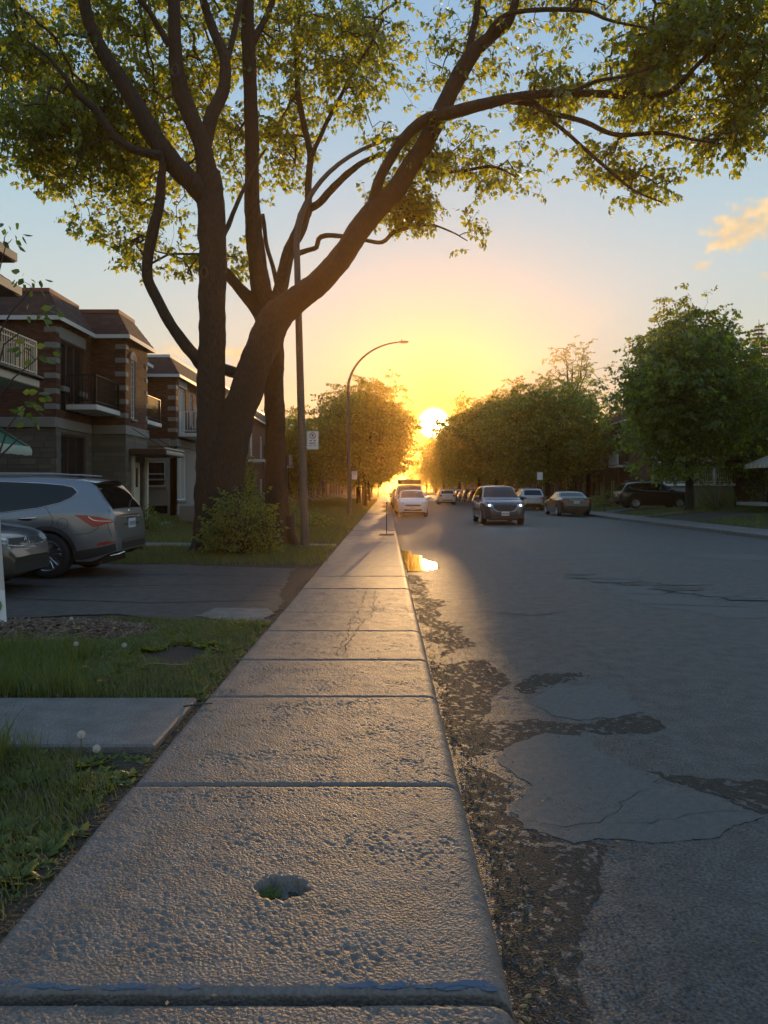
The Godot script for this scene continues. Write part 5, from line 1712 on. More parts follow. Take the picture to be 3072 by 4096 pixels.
func far_house(label: String, at: Vector3, turn: float, w: float, ht: float, style: String, seed_: int, parapet: bool, white := false) -> void:
	var h := thing("terrace_house", label, "house", at, turn)
	var X := Vector3.RIGHT
	var Z := Vector3.BACK
	var r := RandomNumberGenerator.new()
	r.seed = seed_
	var holes := []
	var bays := int(w / 3.2) if w < 100.0 else int(w / 9.0)
	for k in bays:
		var x := (k + 0.5) * w / bays
		holes.append([x - 0.55, 0.9, x + 0.55, 2.3])
		holes.append([x - 0.5, 3.9, x + 0.5, 5.5])
	core_box(h, 0.25, w - 0.25, -0.3, -9.0, 0.0, ht - 0.1, "brickwork_far")
	wall(h, Vector3(0, -0.3, 0), X, Z, w, ht + 0.3, holes, style)
	for e in [[0.0, Vector3.LEFT, -9.0, Z], [w, X, 0.0, Vector3.FORWARD]]:
		wall(h, Vector3(e[0], -0.3, e[2]), e[3], e[1], 9.0, ht + 0.3, [[6.5, 4.2, 7.3, 5.5], [4.0, 4.2, 4.8, 5.5]], style)
		window(h, Vector3(e[0], -0.3, e[2]), e[3], e[1], [6.5, 4.2, 7.3, 5.5], "white_paint", "pane_dark", 2, 1)
		window(h, Vector3(e[0], -0.3, e[2]), e[3], e[1], [4.0, 4.2, 4.8, 5.5], "white_paint", "pane_dark", 2, 1)
	for q in holes:
		window(h, Vector3(0, -0.3, 0), X, Z, q, "white_paint" if r.randf() < 0.7 else "dark_wood", "pane_dark" if r.randf() < 0.75 else "pane_curtain", 2, 1)
	for k in range(0, bays, 2):
		var x := (k + 0.5) * w / bays
		block(h, "balcony_slab", Vector3(x, 3.2, 0.6), Vector3(2.6, 0.16, 1.15), "white_paint", 0.015)
		railing(h, Vector3(x - 1.25, 3.28, 1.12), Vector3(x + 1.25, 3.28, 1.12), 0.95, "white_paint" if r.randf() < 0.5 else "black_iron", 0.13)
		for s in [-1.15, 1.15]:
			block(h, "balcony_post", Vector3(x + s, 1.45, 1.05), Vector3(0.1, 3.3, 0.1), "white_paint" if white else "dark_wood", 0.01)
		for s in 4:
			block(h, "step", Vector3(x + 0.6, 0.6 - s * 0.17, 0.7 + s * 0.28), Vector3(1.3, 0.17, 0.3), "cast_stone", 0.01)
	if parapet:
		block(h, "roof_cap", Vector3(w * 0.5, ht + 0.04, -4.4), Vector3(w + 0.2, 0.14, 9.2), "white_paint", 0.02)
		block(h, "chimney", Vector3(1.2, ht + 0.5, -2.0), Vector3(0.7, 0.9, 0.7), "cast_stone", 0.02)
	elif seed_ in [2, 6]:
		mansard(h, 0.0, w, 0.0, -9.0, ht, ht + 0.9, true, true, false)
	else:
		block(h, "cornice", Vector3(w * 0.5, ht - 0.05, 0.06), Vector3(w + 0.1, 0.28, 0.26), "cast_stone", 0.02)
		block(h, "roof_cap", Vector3(w * 0.5, ht + 0.12, -4.5), Vector3(w + 0.1, 0.06, 9.0), "white_paint", 0.01)
	if white:
		# raised porch with a white balustrade and a red sloped roof, as the house behind the crossover has
		block(h, "porch", Vector3(9.6, 0.75, 1.4), Vector3(4.2, 1.4, 2.6), "render_grey", 0.02)
		block(h, "porch_slab", Vector3(9.6, 1.52, 1.45), Vector3(4.5, 0.16, 2.8), "white_paint", 0.02)
		railing(h, Vector3(7.5, 1.6, 2.78), Vector3(11.6, 1.6, 2.78), 1.0, "white_paint", 0.13)
		railing(h, Vector3(11.6, 1.6, 0.2), Vector3(11.6, 1.6, 2.72), 1.0, "white_paint", 0.13)
		for k in 2:
			var x := 6.2 + k * 5.0
			var q := MB.new()
			q.quad(Vector3(x - 1.3, 3.0, 1.6), Vector3(x + 1.3, 3.0, 1.6), Vector3(x + 1.1, 3.75, 0.06), Vector3(x - 1.1, 3.75, 0.06))
			q.tri(Vector3(x + 1.3, 3.0, 1.6), Vector3(x + 1.3, 3.0, 0.06), Vector3(x + 1.1, 3.75, 0.06))
			q.tri(Vector3(x - 1.3, 3.0, 0.06), Vector3(x - 1.3, 3.0, 1.6), Vector3(x - 1.1, 3.75, 0.06))
			put("porch_roof", q.mesh(), M.roof_red_metal, h)
			block(h, "fascia", Vector3(x, 2.94, 1.6), Vector3(2.66, 0.16, 0.06), "white_paint", 0.01)

func gable_house() -> void:
	# the house at the far edge, its gable towards the street
	var h := thing("gabled_house", "tall brick house with a steep gable and narrow windows across the road", "house", Vector3(20.3, 0.2, -38.0), -PI / 2)
	var X := Vector3.RIGHT
	var Z := Vector3.BACK
	var w := 9.0
	core_box(h, 0.3, w - 0.3, -0.35, -9.0, 0.0, 6.4, "brickwork_far")
	var holes := [[0.8, 3.9, 1.4, 6.0], [3.2, 3.9, 4.2, 5.8], [0.6, 0.4, 1.6, 2.5], [3.0, 0.9, 4.4, 2.4]]
	wall(h, Vector3(0, -0.3, 0), X, Z, w, 6.9, holes, "far")
	wall(h, Vector3(0, -0.3, -9.0), Z, Vector3.LEFT, 9.0, 6.9, [[5.8, 4.0, 6.4, 6.1], [7.6, 4.0, 8.2, 6.1]], "far")
	window(h, Vector3(0, -0.3, -9.0), Z, Vector3.LEFT, [5.8, 4.0, 6.4, 6.1], "white_paint", "pane_dark", 2, 5)
	window(h, Vector3(0, -0.3, -9.0), Z, Vector3.LEFT, [7.6, 4.0, 8.2, 6.1], "white_paint", "pane_dark", 2, 5)
	wall(h, Vector3(w, -0.3, 0), Vector3.FORWARD, X, 9.0, 6.9, [[1.2, 4.0, 1.8, 6.1], [0.9, 0.4, 2.0, 2.5]], "far")
	window(h, Vector3(w, -0.3, 0), Vector3.FORWARD, X, [1.2, 4.0, 1.8, 6.1], "white_paint", "pane_dark", 2, 5)
	window(h, Vector3(w, -0.3, 0), Vector3.FORWARD, X, [0.9, 0.4, 2.0, 2.5], "dark_wood", "pane_dark", 1, 1)
	for q in holes:
		window(h, Vector3(0, -0.3, 0), X, Z, q, "white_paint", "pane_dark", 2, 3 if q[3] > 4.0 else 1)
	var g := MB.new()
	for z in [0.0, -9.0]:
		if z == 0.0:
			g.tri(Vector3(0, 6.6, z), Vector3(w, 6.6, z), Vector3(w * 0.5, 10.2, z))
		else:
			g.tri(Vector3(w, 6.6, z), Vector3(0, 6.6, z), Vector3(w * 0.5, 10.2, z))
	put("gable", g.mesh(), M.brickwork_far, h)
	g = MB.new()
	for s in [-1.0, 1.0]:
		var c := Vector3(w * 0.5 + s * w * 0.25, 8.42, -4.4)
		g.box(c, Vector3(w * 0.5 * 1.34, 0.12, 9.7), Basis(Vector3.BACK, -s * atan2(3.6, w * 0.5)))
	put("roof", g.mesh(), M.shingle_1, h)
	block(h, "stone_band", Vector3(w * 0.5, 2.95, 0.02), Vector3(w, 0.3, 0.08), "cast_stone", 0.01)
	for k in 5:
		block(h, "quoin", Vector3(w - 0.1, 3.4 + k * 0.6, 0.0), Vector3(0.3, 0.22, 0.1), "cast_stone", 0.01)
		block(h, "quoin", Vector3(0.1, 3.4 + k * 0.6, 0.0), Vector3(0.3, 0.22, 0.1), "cast_stone", 0.01)
	block(h, "porch_slab", Vector3(1.4, 0.5, 1.1), Vector3(2.8, 0.18, 2.0), "cast_stone", 0.02)
	railing(h, Vector3(0.1, 0.6, 2.05), Vector3(2.7, 0.6, 2.05), 1.0, "black_iron", 0.13)
	var aw := thing("window_awning", "pale striped metal awning over the gabled house's porch", "awning", h.position, -PI / 2)
	for k in 12:
		var q := MB.new()
		var x := 0.0 + k * 0.22
		q.quad(Vector3(x, 2.5, 1.7), Vector3(x + 0.19, 2.5, 1.7), Vector3(x + 0.19, 3.15, 0.08), Vector3(x, 3.15, 0.08))
		q.quad(Vector3(x, 2.3, 1.7), Vector3(x + 0.19, 2.3, 1.7), Vector3(x + 0.19, 2.5, 1.7), Vector3(x, 2.5, 1.7))
		put("slat", q.mesh(), M.white_paint if k % 2 else M.cream_paint, aw)
# ---------------------------------------------------------------- lamps, signs
func street_lamp(label: String, at: Vector3, lean: float, reach: float, top: float) -> void:
	var t := thing("street_lamp", label, "street lamp", at)
	var p := MB.new()
	var bend := top - 2.6
	p.tube([Vector3(0, -0.1, 0), Vector3(0, 0.4, 0), Vector3(lean * 0.5, bend * 0.5, 0), Vector3(lean, bend, 0)], [0.115, 0.105, 0.092, 0.075], 16)
	put("pole", p.mesh(), M.galvanised, t)
	var b := MB.new()
	b.cbox(Vector3(0, 0.03, 0), Vector3(0.36, 0.06, 0.36), 0.01)
	put("base_plate", b.mesh(), M.galvanised, t)
	var a := MB.new()
	var pts := []
	var rad := []
	for k in 15:
		var q := k / 14.0
		var ang := q * PI * 0.47
		pts.append(Vector3(lean + reach * (1.0 - cos(ang)) , bend - 0.05 + (top - bend) * sin(ang), 0.25 * q))
		rad.append(lerpf(0.074, 0.038, q))
	a.tube(pts, rad, 12)
	put("arm", a.mesh(), M.galvanised, t)
	var e: Vector3 = pts[-1]
	var l := MB.new()
	var prof := [[0.0, 0.04], [0.08, 0.075], [0.2, 0.12], [0.45, 0.14], [0.58, 0.10], [0.62, 0.02]]
	l.grid(16, prof.size() - 1, func(u, v):
		var q: Array = prof[roundi(v * (prof.size() - 1))]
		var g: float = u * TAU
		return e + Vector3(q[0] - 0.02, sin(g) * q[1] * 0.42 + 0.02, cos(g) * q[1]))
	var head := put("lamp_head", l.mesh(), M.black_plastic, t)
	var s := MB.new()
	s.lathe([[-0.02, 0.035], [0.07, 0.035], [0.08, 0.0]], e + Vector3(0.22, 0.07, 0), Vector3.UP, 10)
	put("light_sensor", s.mesh(), M.black_plastic, head)
	var g := MB.new()
	g.box(e + Vector3(0.3, -0.035, 0), Vector3(0.3, 0.012, 0.18))
	put("lens", g.mesh(), M.lamp_clear, head)

func letters(txt: String, size: float, m: Material, parent: Node, at: Vector3, called := "lettering") -> void:
	var tm := TextMesh.new()
	var f := SystemFont.new()
	f.font_names = PackedStringArray(["Droid Sans"])
	f.font_weight = 700
	tm.font = f
	tm.text = txt
	tm.font_size = 32
	tm.pixel_size = size / 32.0
	tm.depth = 0.003
	put(called, tm, m, parent, at)

func plate_ring(c: Vector3, r0: float, r1: float, th: float) -> ArrayMesh:
	var b := MB.new()
	for k in 28:
		var a0 := TAU * k / 28.0
		var a1 := TAU * (k + 1) / 28.0
		var d0 := Vector3(cos(a0), sin(a0), 0)
		var d1 := Vector3(cos(a1), sin(a1), 0)
		b.quad(c + d0 * r0 + Vector3(0, 0, th), c + d0 * r1 + Vector3(0, 0, th), c + d1 * r1 + Vector3(0, 0, th), c + d1 * r0 + Vector3(0, 0, th))
	return b.mesh()

func parking_sign(label: String, at: Vector3, words: bool) -> void:
	# held by bands on the lamp pole, facing the camera's way along the street
	var t := thing("parking_sign", label, "sign", at)
	var p := MB.new()
	p.cbox(Vector3.ZERO, Vector3(0.30, 0.46, 0.008), 0.003)
	put("plate", p.mesh(), M.white_paint, t)
	var e := MB.new()
	for q in [[Vector3(0, 0.222, 0.0055), Vector3(0.285, 0.006, 0.002)], [Vector3(0, -0.222, 0.0055), Vector3(0.285, 0.006, 0.002)], [Vector3(0.142, 0, 0.0055), Vector3(0.006, 0.44, 0.002)], [Vector3(-0.142, 0, 0.0055), Vector3(0.006, 0.44, 0.002)]]:
		e.box(q[0], q[1])
	put("border", e.mesh(), M.print_black, t)
	put("ring", plate_ring(Vector3(0, 0.115, 0), 0.066, 0.080, 0.006), M.print_black, t)
	if words:
		letters("P", 0.105, M.print_black, t, Vector3(0, 0.115, 0.006))
	var s := MB.new()
	s.box(Vector3(0, 0.115, 0.009), Vector3(0.145, 0.011, 0.002), Basis(Vector3.BACK, -PI / 4))
	put("slash", s.mesh(), M.print_black, t)
	if words:
		letters("MARDI", 0.048, M.print_black, t, Vector3(0, -0.075, 0.006))
		# two further lines of print, too worn to read
		var w := MB.new()
		for q in [[-0.045, -0.008, 0.05, 0.022], [0.05, -0.008, 0.05, 0.026], [-0.055, -0.132, 0.07, 0.012], [0.03, -0.132, 0.05, 0.010], [0.085, -0.132, 0.03, 0.012]]:
			w.box(Vector3(q[0], q[1], 0.005), Vector3(q[2], q[3], 0.002))
		put("worn_print", w.mesh(), M.seed_brown, t)
	var b := MB.new()
	for y in [-0.16, 0.18]:
		b.box(Vector3(-0.17, y, -0.03), Vector3(0.14, 0.02, 0.05))
	put("band", b.mesh(), M.grey_metal, t)

func build_street_furniture() -> void:
	street_lamp("tall leaning street lamp beside the maples", Vector3(-2.0, lawn_y(-2.0, -18.0), -18.0), -0.20, 3.15, 10.1)
	street_lamp("curved street lamp standing against the hazy trees", Vector3(-2.0, lawn_y(-2.0, -40.0), -40.0), -0.08, 3.0, 9.5)
	parking_sign("white no-parking sign on the leaning street lamp's pole", Vector3(-1.80, 2.62, -17.95), true)
	parking_sign("white no-parking sign on the far street lamp's pole", Vector3(-1.72, 2.20, -39.9), false)
	# thin temporary sign seen on edge, on its foot
	var t := thing("temporary_sign", "thin temporary no-parking sign seen edge-on on its steel foot", "sign", Vector3(0.02, 0.003, -22.9))
	var b := MB.new()
	b.cbox(Vector3(0, 0.02, 0), Vector3(0.44, 0.03, 0.30), 0.008)
	put("foot", b.mesh(), M.galvanised, t)
	b = MB.new()
	b.box(Vector3(0, 0.52, 0), Vector3(0.03, 1.0, 0.03))
	put("post", b.mesh(), M.black_iron, t)
	b = MB.new()
	b.cbox(Vector3(0.028, 0.80, 0), Vector3(0.012, 0.42, 0.34), 0.004)
	put("plate", b.mesh(), M.sign_yellow, t)
	# sign on a post across the road
	t = thing("street_sign", "white rectangular sign on a thin post across the road", "sign", Vector3(12.2, 0.0, -58.0))
	b = MB.new()
	b.tube([Vector3(0, -0.05, 0), Vector3(0, 2.9, 0)], [0.03, 0.03], 8)
	put("post", b.mesh(), M.galvanised, t)
	b = MB.new()
	b.cbox(Vector3(0, 2.5, 0.04), Vector3(0.45, 0.6, 0.012), 0.004)
	put("plate", b.mesh(), M.white_paint, t)
	t = thing("street_sign", "thin leaning post with a short bracket by the black saloon", "sign", Vector3(13.75, 0.0, -46.0))
	b = MB.new()
	b.tube([Vector3(0, -0.05, 0), Vector3(-0.05, 2.4, 0)], [0.025, 0.025], 8)
	put("post", b.mesh(), M.galvanised, t)
	b = MB.new()
	b.box(Vector3(0.18, 2.4, 0), Vector3(0.5, 0.04, 0.04))
	put("bracket", b.mesh(), M.galvanised, t)
	# signals hung over the crossing at the street's end
	t = thing("traffic_signal", "dark traffic signal on a mast arm at the street's far end", "traffic signal", Vector3(-1.6, 0.0, -150.0))
	b = MB.new()
	b.tube([Vector3(0, -0.1, 0), Vector3(0, 6.0, 0)], [0.12, 0.09], 8)
	put("post", b.mesh(), M.black_iron, t)
	b = MB.new()
	b.tube([Vector3(0, 5.9, 0), Vector3(6.4, 6.2, 0)], [0.07, 0.05], 6)
	put("mast_arm", b.mesh(), M.black_iron, t)
	for x in [4.2, 6.1]:
		b = MB.new()
		b.cbox(Vector3(x, 6.0, 0.1), Vector3(0.5, 1.2, 0.35), 0.04)
		put("signal_box", b.mesh(), M.black_plastic, t)
	# overhead wire across the far street
	b = MB.new()
	var pts := []
	var rad := []
	for k in 13:
		var q := k / 12.0
		pts.append(Vector3(lerpf(-8.9, 20.0, q), 8.4 - 0.9 * sin(q * PI), -110.0))
		rad.append(0.025)
	b.tube(pts, rad, 4)
	tag(put("overhead_wire", b.mesh(), M.black_iron, self), "thin wire strung across the far street", "wire")
# ---------------------------------------------------------------- vehicles
# A car's own axes: +x forward, y up, z across; the body is lofted along x from its outlines.
class CarShape:
	var top: Array      # [x, y] of the upper outline, rear to front
	var belt: Array     # [x, y] of the shoulder
	var plan: Array     # [x, half width]
	var sill := 0.24
	var rear_lift := 0.42
	var front_lift := 0.30
	var axles := [-1.3, 1.4]
	var wheel := 0.36
	var x0 := -2.3
	var x1 := 2.3
	var tumble := 0.74
	var cache := {}

	static func ip(keys: Array, x: float) -> float:
		if x <= keys[0][0]:
			return keys[0][1]
		for i in range(1, keys.size()):
			if x <= keys[i][0]:
				# smooth through the neighbours
				var a: Array = keys[maxi(i - 2, 0)]
				var b: Array = keys[i - 1]
				var c: Array = keys[i]
				var d: Array = keys[mini(i + 1, keys.size() - 1)]
				var h: float = c[0] - b[0]
				var t: float = (x - b[0]) / h
				var s: float = (c[1] - b[1]) / h
				var s0: float = (b[1] - a[1]) / (b[0] - a[0]) if b[0] > a[0] else s
				var s1: float = (d[1] - c[1]) / (d[0] - c[0]) if d[0] > c[0] else s
				var m0 := 0.0 if s * s0 <= 0.0 else 2.0 * s * s0 / (s + s0)
				var m1 := 0.0 if s * s1 <= 0.0 else 2.0 * s * s1 / (s + s1)
				var t2 := t * t
				var t3 := t2 * t
				return (2.0 * t3 - 3.0 * t2 + 1.0) * b[1] + (t3 - 2.0 * t2 + t) * h * m0 + (-2.0 * t3 + 3.0 * t2) * c[1] + (t3 - t2) * h * m1
		return keys[-1][1]

	func bottom(x: float) -> float:
		var y := sill
		y = maxf(y, lerpf(rear_lift, sill, smoothstep(x0, x0 + 0.42, x)))
		y = maxf(y, lerpf(front_lift, sill, smoothstep(x1, x1 - 0.35, x)))
		for a in axles:
			var r := wheel * 1.14
			var d: float = absf(x - a)
			if d < r:
				y = maxf(y, wheel * 0.98 + sqrt(r * r - d * d))
		return y

	func ring(x: float) -> PackedVector2Array:
		# half section as (y, z), sill to roof centre
		var key := roundi(x * 1000.0)
		if cache.has(key):
			return cache[key]
		var yt := ip(top, x)
		var yb := minf(bottom(x), yt - 0.06)
		var B := ip(plan, x)
		var ys := minf(ip(belt, x), lerpf(yb, yt, 0.86))
		var gh := yt - ys
		var f := clampf(gh / 0.5, 0.0, 1.0)
		var wr := B * lerpf(0.90, tumble, f)
		var base := minf(sill, yb)
		var kb := clampf((yb - sill) / 0.4, 0.0, 1.0)
		var p := [Vector2(yb, B * lerpf(0.945, 0.99, kb)), Vector2(lerpf(yb, ys, 0.22), B * lerpf(0.985, 0.995, kb)), Vector2(lerpf(yb, ys, 0.55), B), Vector2(lerpf(yb, ys, 0.85), B * 0.992), Vector2(ys, B * 0.965), Vector2(ys + gh * 0.5, lerpf(B * 0.955, wr, 0.5)), Vector2(ys + gh * 0.86, wr), Vector2(yt - gh * 0.04 - 0.004, wr * 0.86), Vector2(yt - 0.002, wr * 0.45), Vector2(yt, 0.0)]
		var out := PackedVector2Array()
		for i in p.size() - 1:
			var m := 4 if i < 4 else 5
			for k in m:
				out.append((p[i] as Vector2).cubic_interpolate(p[i + 1], p[maxi(i - 1, 0)], p[mini(i + 2, p.size() - 1)], float(k) / m))
		out.append(p[-1])
		cache[key] = out
		return out

	func side_z(x: float, y: float) -> float:
		var r := ring(x)
		for i in range(1, r.size()):
			if y <= r[i].x:
				var d := r[i].x - r[i - 1].x
				return lerpf(r[i - 1].y, r[i].y, clampf((y - r[i - 1].x) / d, 0, 1) if d > 1e-5 else 0.0)
		return 0.0

	func top_y(x: float, z: float) -> float:
		var r := ring(x)
		for i in range(r.size() - 1, 0, -1):
			if z <= r[i - 1].y:
				var d := r[i - 1].y - r[i].y
				return lerpf(r[i].x, r[i - 1].x, clampf((z - r[i].y) / d, 0, 1) if d > 1e-5 else 0.0)
		return r[0].x

	func end_x(y: float, z: float, front: bool) -> float:
		# where the body's front or rear face lies at this height and distance from the middle
		var x := x1 if front else x0
		var st := -0.01 if front else 0.01
		for k in 120:
			if y <= ip(top, x) and side_z(x, y) >= absf(z):
				return x
			x += st
		return x

func car_body(s: CarShape) -> ArrayMesh:
	var xs := []
	var x := s.x0
	while x < s.x1 - 0.004:
		xs.append(x)
		var edge := minf(x - s.x0, s.x1 - x)
		x += 0.012 if edge < 0.12 else (0.03 if edge < 0.6 else 0.045)
	xs.append(s.x1)
	for a in s.axles:
		for d in [-1.14, -1.135, -1.12, 1.12, 1.135, 1.14]:
			xs.append(a + s.wheel * d)
	xs.sort()
	var b := MB.new()
	var nr := s.ring(0.0).size()
	for sd in [-1.0, 1.0]:
		var p := PackedVector3Array()
		for q in xs:
			for r in s.ring(q):
				p.append(Vector3(q, r.x, r.y * sd))
		b.sheet(p, nr - 1, xs.size() - 1, sd > 0)
	for e in [xs[0], xs[-1]]:
		var r := s.ring(e)
		for i in nr - 1:
			var a0 := Vector3(e, r[i].x, r[i].y)
			var a1 := Vector3(e, r[i + 1].x, r[i + 1].y)
			var c0 := Vector3(e, r[i].x, -r[i].y)
			var c1 := Vector3(e, r[i + 1].x, -r[i + 1].y)
			if e > 0:
				b.quad(a0, c0, c1, a1)
			else:
				b.quad(c0, a0, a1, c1)
	return b.mesh()

func side_patch(s: CarShape, keys: Array, off: float, sides := [-1.0, 1.0], nx := 18, ny := 6) -> ArrayMesh:
	# keys: [x, lower y, upper y] along the side
	var lo := []
	var hi := []
	for k in keys:
		lo.append([k[0], k[1]])
		hi.append([k[0], k[2]])
	var b := MB.new()
	for sd in sides:
		b.grid(nx, ny, func(u, v):
			var x: float = lerpf(keys[0][0], keys[-1][0], u)
			var y: float = lerpf(CarShape.ip(lo, x), CarShape.ip(hi, x), v)
			return Vector3(x, y, (s.side_z(x, y) + off) * sd), sd < 0)
	return b.mesh()

func end_patch(s: CarShape, keys: Array, off: float, front: bool, mirror := false, nz_ := 16, ny := 6) -> ArrayMesh:
	# keys: [z, lower y, upper y] across the front or rear face
	var lo := []
	var hi := []
	for k in keys:
		lo.append([k[0], k[1]])
		hi.append([k[0], k[2]])
	var b := MB.new()
	for sd in ([-1.0, 1.0] if mirror else [1.0]):
		b.grid(nz_, ny, func(u, v):
			var z: float = lerpf(keys[0][0], keys[-1][0], u)
			var y: float = lerpf(CarShape.ip(lo, z), CarShape.ip(hi, z), v)
			return Vector3(s.end_x(y, z, front) + (off if front else -off), y, z * sd), front == (sd > 0))
	return b.mesh()

func top_patch(s: CarShape, xa: float, xb: float, wa: float, wb: float, off: float) -> ArrayMesh:
	# windscreen or rear window: between two places along the roofline, as wide as a share of the roof there
	var b := MB.new()
	b.grid(16, 14, func(u, v):
		var x: float = lerpf(xa, xb, v)
		var w := lerpf(wa, wb, v)
		var z: float = lerpf(-w, w, u)
		var y := s.top_y(x, absf(z))
		var sl := (s.top_y(x + 0.02, absf(z)) - s.top_y(x - 0.02, absf(z))) / 0.04
		var n := Vector3(-sl, 1, 0).normalized()
		return Vector3(x, y, z) + n * off, xa < xb)
	return b.mesh()

func add_wheel(car: Node3D, c: Vector3, r: float, w: float, spokes: int, detail: bool, rimmat := "rim_silver") -> void:
	var sd := signf(c.z)
	var key := "wheel %s %s %s %s" % [r, w, spokes, sd]
	if not shared.has(key):
		var t := MB.new()
		var prof := [[-w * 0.5, r * 0.66], [-w * 0.52, r * 0.80], [-w * 0.48, r * 0.93], [-w * 0.36, r * 0.99], [-w * 0.1, r], [w * 0.1, r], [w * 0.36, r * 0.99], [w * 0.48, r * 0.93], [w * 0.52, r * 0.80], [w * 0.5, r * 0.66]]
		t.lathe(prof, Vector3.ZERO, Vector3(0, 0, sd), 36)
		var d := MB.new()
		d.lathe([[w * 0.5, r * 0.67], [w * 0.52, r * 0.645], [w * 0.40, r * 0.61], [w * 0.10, r * 0.60]], Vector3.ZERO, Vector3(0, 0, sd), 32)
		var k := MB.new()
		k.lathe([[w * 0.10, r * 0.62], [w * 0.12, 0.001]], Vector3.ZERO, Vector3(0, 0, sd), 24)
		var sp := MB.new()
		sp.lathe([[w * 0.30, r * 0.16], [w * 0.40, r * 0.13], [w * 0.42, 0.001]], Vector3.ZERO, Vector3(0, 0, sd), 14)
		for i in spokes:
			for h in [-0.13, 0.13]:
				var a: float = TAU * i / spokes + PI / 2 + h
				var a2: float = TAU * i / spokes + PI / 2 + h * 1.5
				var p0 := Vector3(cos(a) * r * 0.10, sin(a) * r * 0.10, sd * w * 0.34)
				var p1 := Vector3(cos(a2) * r * 0.625, sin(a2) * r * 0.625, sd * w * 0.42)
				var y := (p1 - p0).normalized()
				var z := Vector3(0, 0, 1)
				var x := y.cross(z).normalized()
				sp.cbox((p0 + p1) * 0.5, Vector3(r * 0.10, (p1 - p0).length(), 0.03), 0.006, Basis(x, y, x.cross(y)))
		shared[key] = [t.mesh(), d.mesh(), k.mesh(), sp.mesh()]
	var m: Array = shared[key]
	var o := put("wheel", m[0], M.tyre, car, c)
	put("rim", m[1], M.rim_silver, o)
	put("rim_back", m[2], M.rim_silver, o)
	put("spokes", m[3], M[rimmat], o)

func mirrors(s: CarShape, car: Node3D, x: float, y: float, m: String) -> void:
	for sd in [-1.0, 1.0]:
		var b := MB.new()
		var z := s.side_z(x, y)
		var prof := [[-0.10, 0.02], [-0.09, 0.07], [0.0, 0.085], [0.06, 0.06], [0.09, 0.01]]
		b.grid(12, prof.size() - 1, func(u, v):
			var q: Array = prof[roundi(v * 4)]
			var a: float = u * TAU
			return Vector3(x + q[0], y + 0.06 + sin(a) * q[1], (z + 0.14 + cos(a) * q[1] * 1.35) * sd))
		b.bar(Vector3(x, y + 0.03, (z - 0.02) * sd), Vector3(x, y + 0.05, (z + 0.1) * sd), 0.05, 0.04)
		put("mirror", b.mesh(), M[m], car)

func underbody(s: CarShape, car: Node3D) -> void:
	var b := MB.new()
	b.box(Vector3((s.x0 + s.x1) * 0.5, 0.36, 0), Vector3(s.x1 - s.x0 - 0.7, 0.34, 1.16))
	for a in s.axles:
		b.box(Vector3(a, 0.62, 0), Vector3(s.wheel * 2.2, 0.4, 1.5))
	put("underbody", b.mesh(), M.black_plastic, car)

func seams(s: CarShape, car: Node3D, lines: Array, sides: Array) -> void:
	# panel gaps down the side: [x, y] paths
	var b := MB.new()
	for sd in sides:
		for l in lines:
			for i in l.size() - 1:
				var m := 6
				for k in m:
					var a := Vector2(l[i][0], l[i][1]).lerp(Vector2(l[i + 1][0], l[i + 1][1]), float(k) / m)
					var c := Vector2(l[i][0], l[i][1]).lerp(Vector2(l[i + 1][0], l[i + 1][1]), float(k + 1) / m)
					var t := (c - a).normalized().orthogonal() * 0.004
					var q := []
					for p in [a - t, c - t, c + t, a + t]:
						q.append(Vector3(p.x, p.y, (s.side_z(p.x, p.y) + 0.0025) * sd))
					b.quad(q[0], q[1], q[2], q[3])
	put("panel_gaps", b.mesh(), M.black_plastic, car)

func trim_line(s: CarShape, car: Node3D, path: Array, r: float, m: String, sides: Array, called := "window_trim") -> void:
	var b := MB.new()
	for sd in sides:
		var pts := []
		var rad := []
		for i in path.size() - 1:
			for k in 6:
				var p := Vector2(path[i][0], path[i][1]).lerp(Vector2(path[i + 1][0], path[i + 1][1]), k / 6.0)
				pts.append(Vector3(p.x, p.y, (s.side_z(p.x, p.y) + 0.006) * sd))
				rad.append(r)
		b.tube(pts, rad, 5)
	put(called, b.mesh(), M[m], car)

func plate(s: CarShape, car: Node3D, y: float, front: bool) -> void:
	var x := s.end_x(y, 0.0, front) + (0.012 if front else -0.012)
	var p := put("licence_plate", unit_piece(Vector3(0.012, 0.16, 0.32), 0.003), M.plate_white, car, Vector3(x, y, 0))
	var b := MB.new()
	for k in 6:
		b.box(Vector3(0.007 if front else -0.007, -0.005, -0.12 + k * 0.048), Vector3(0.003, 0.07, 0.026))
	put("plate_marks", b.mesh(), M.plate_blue, p)

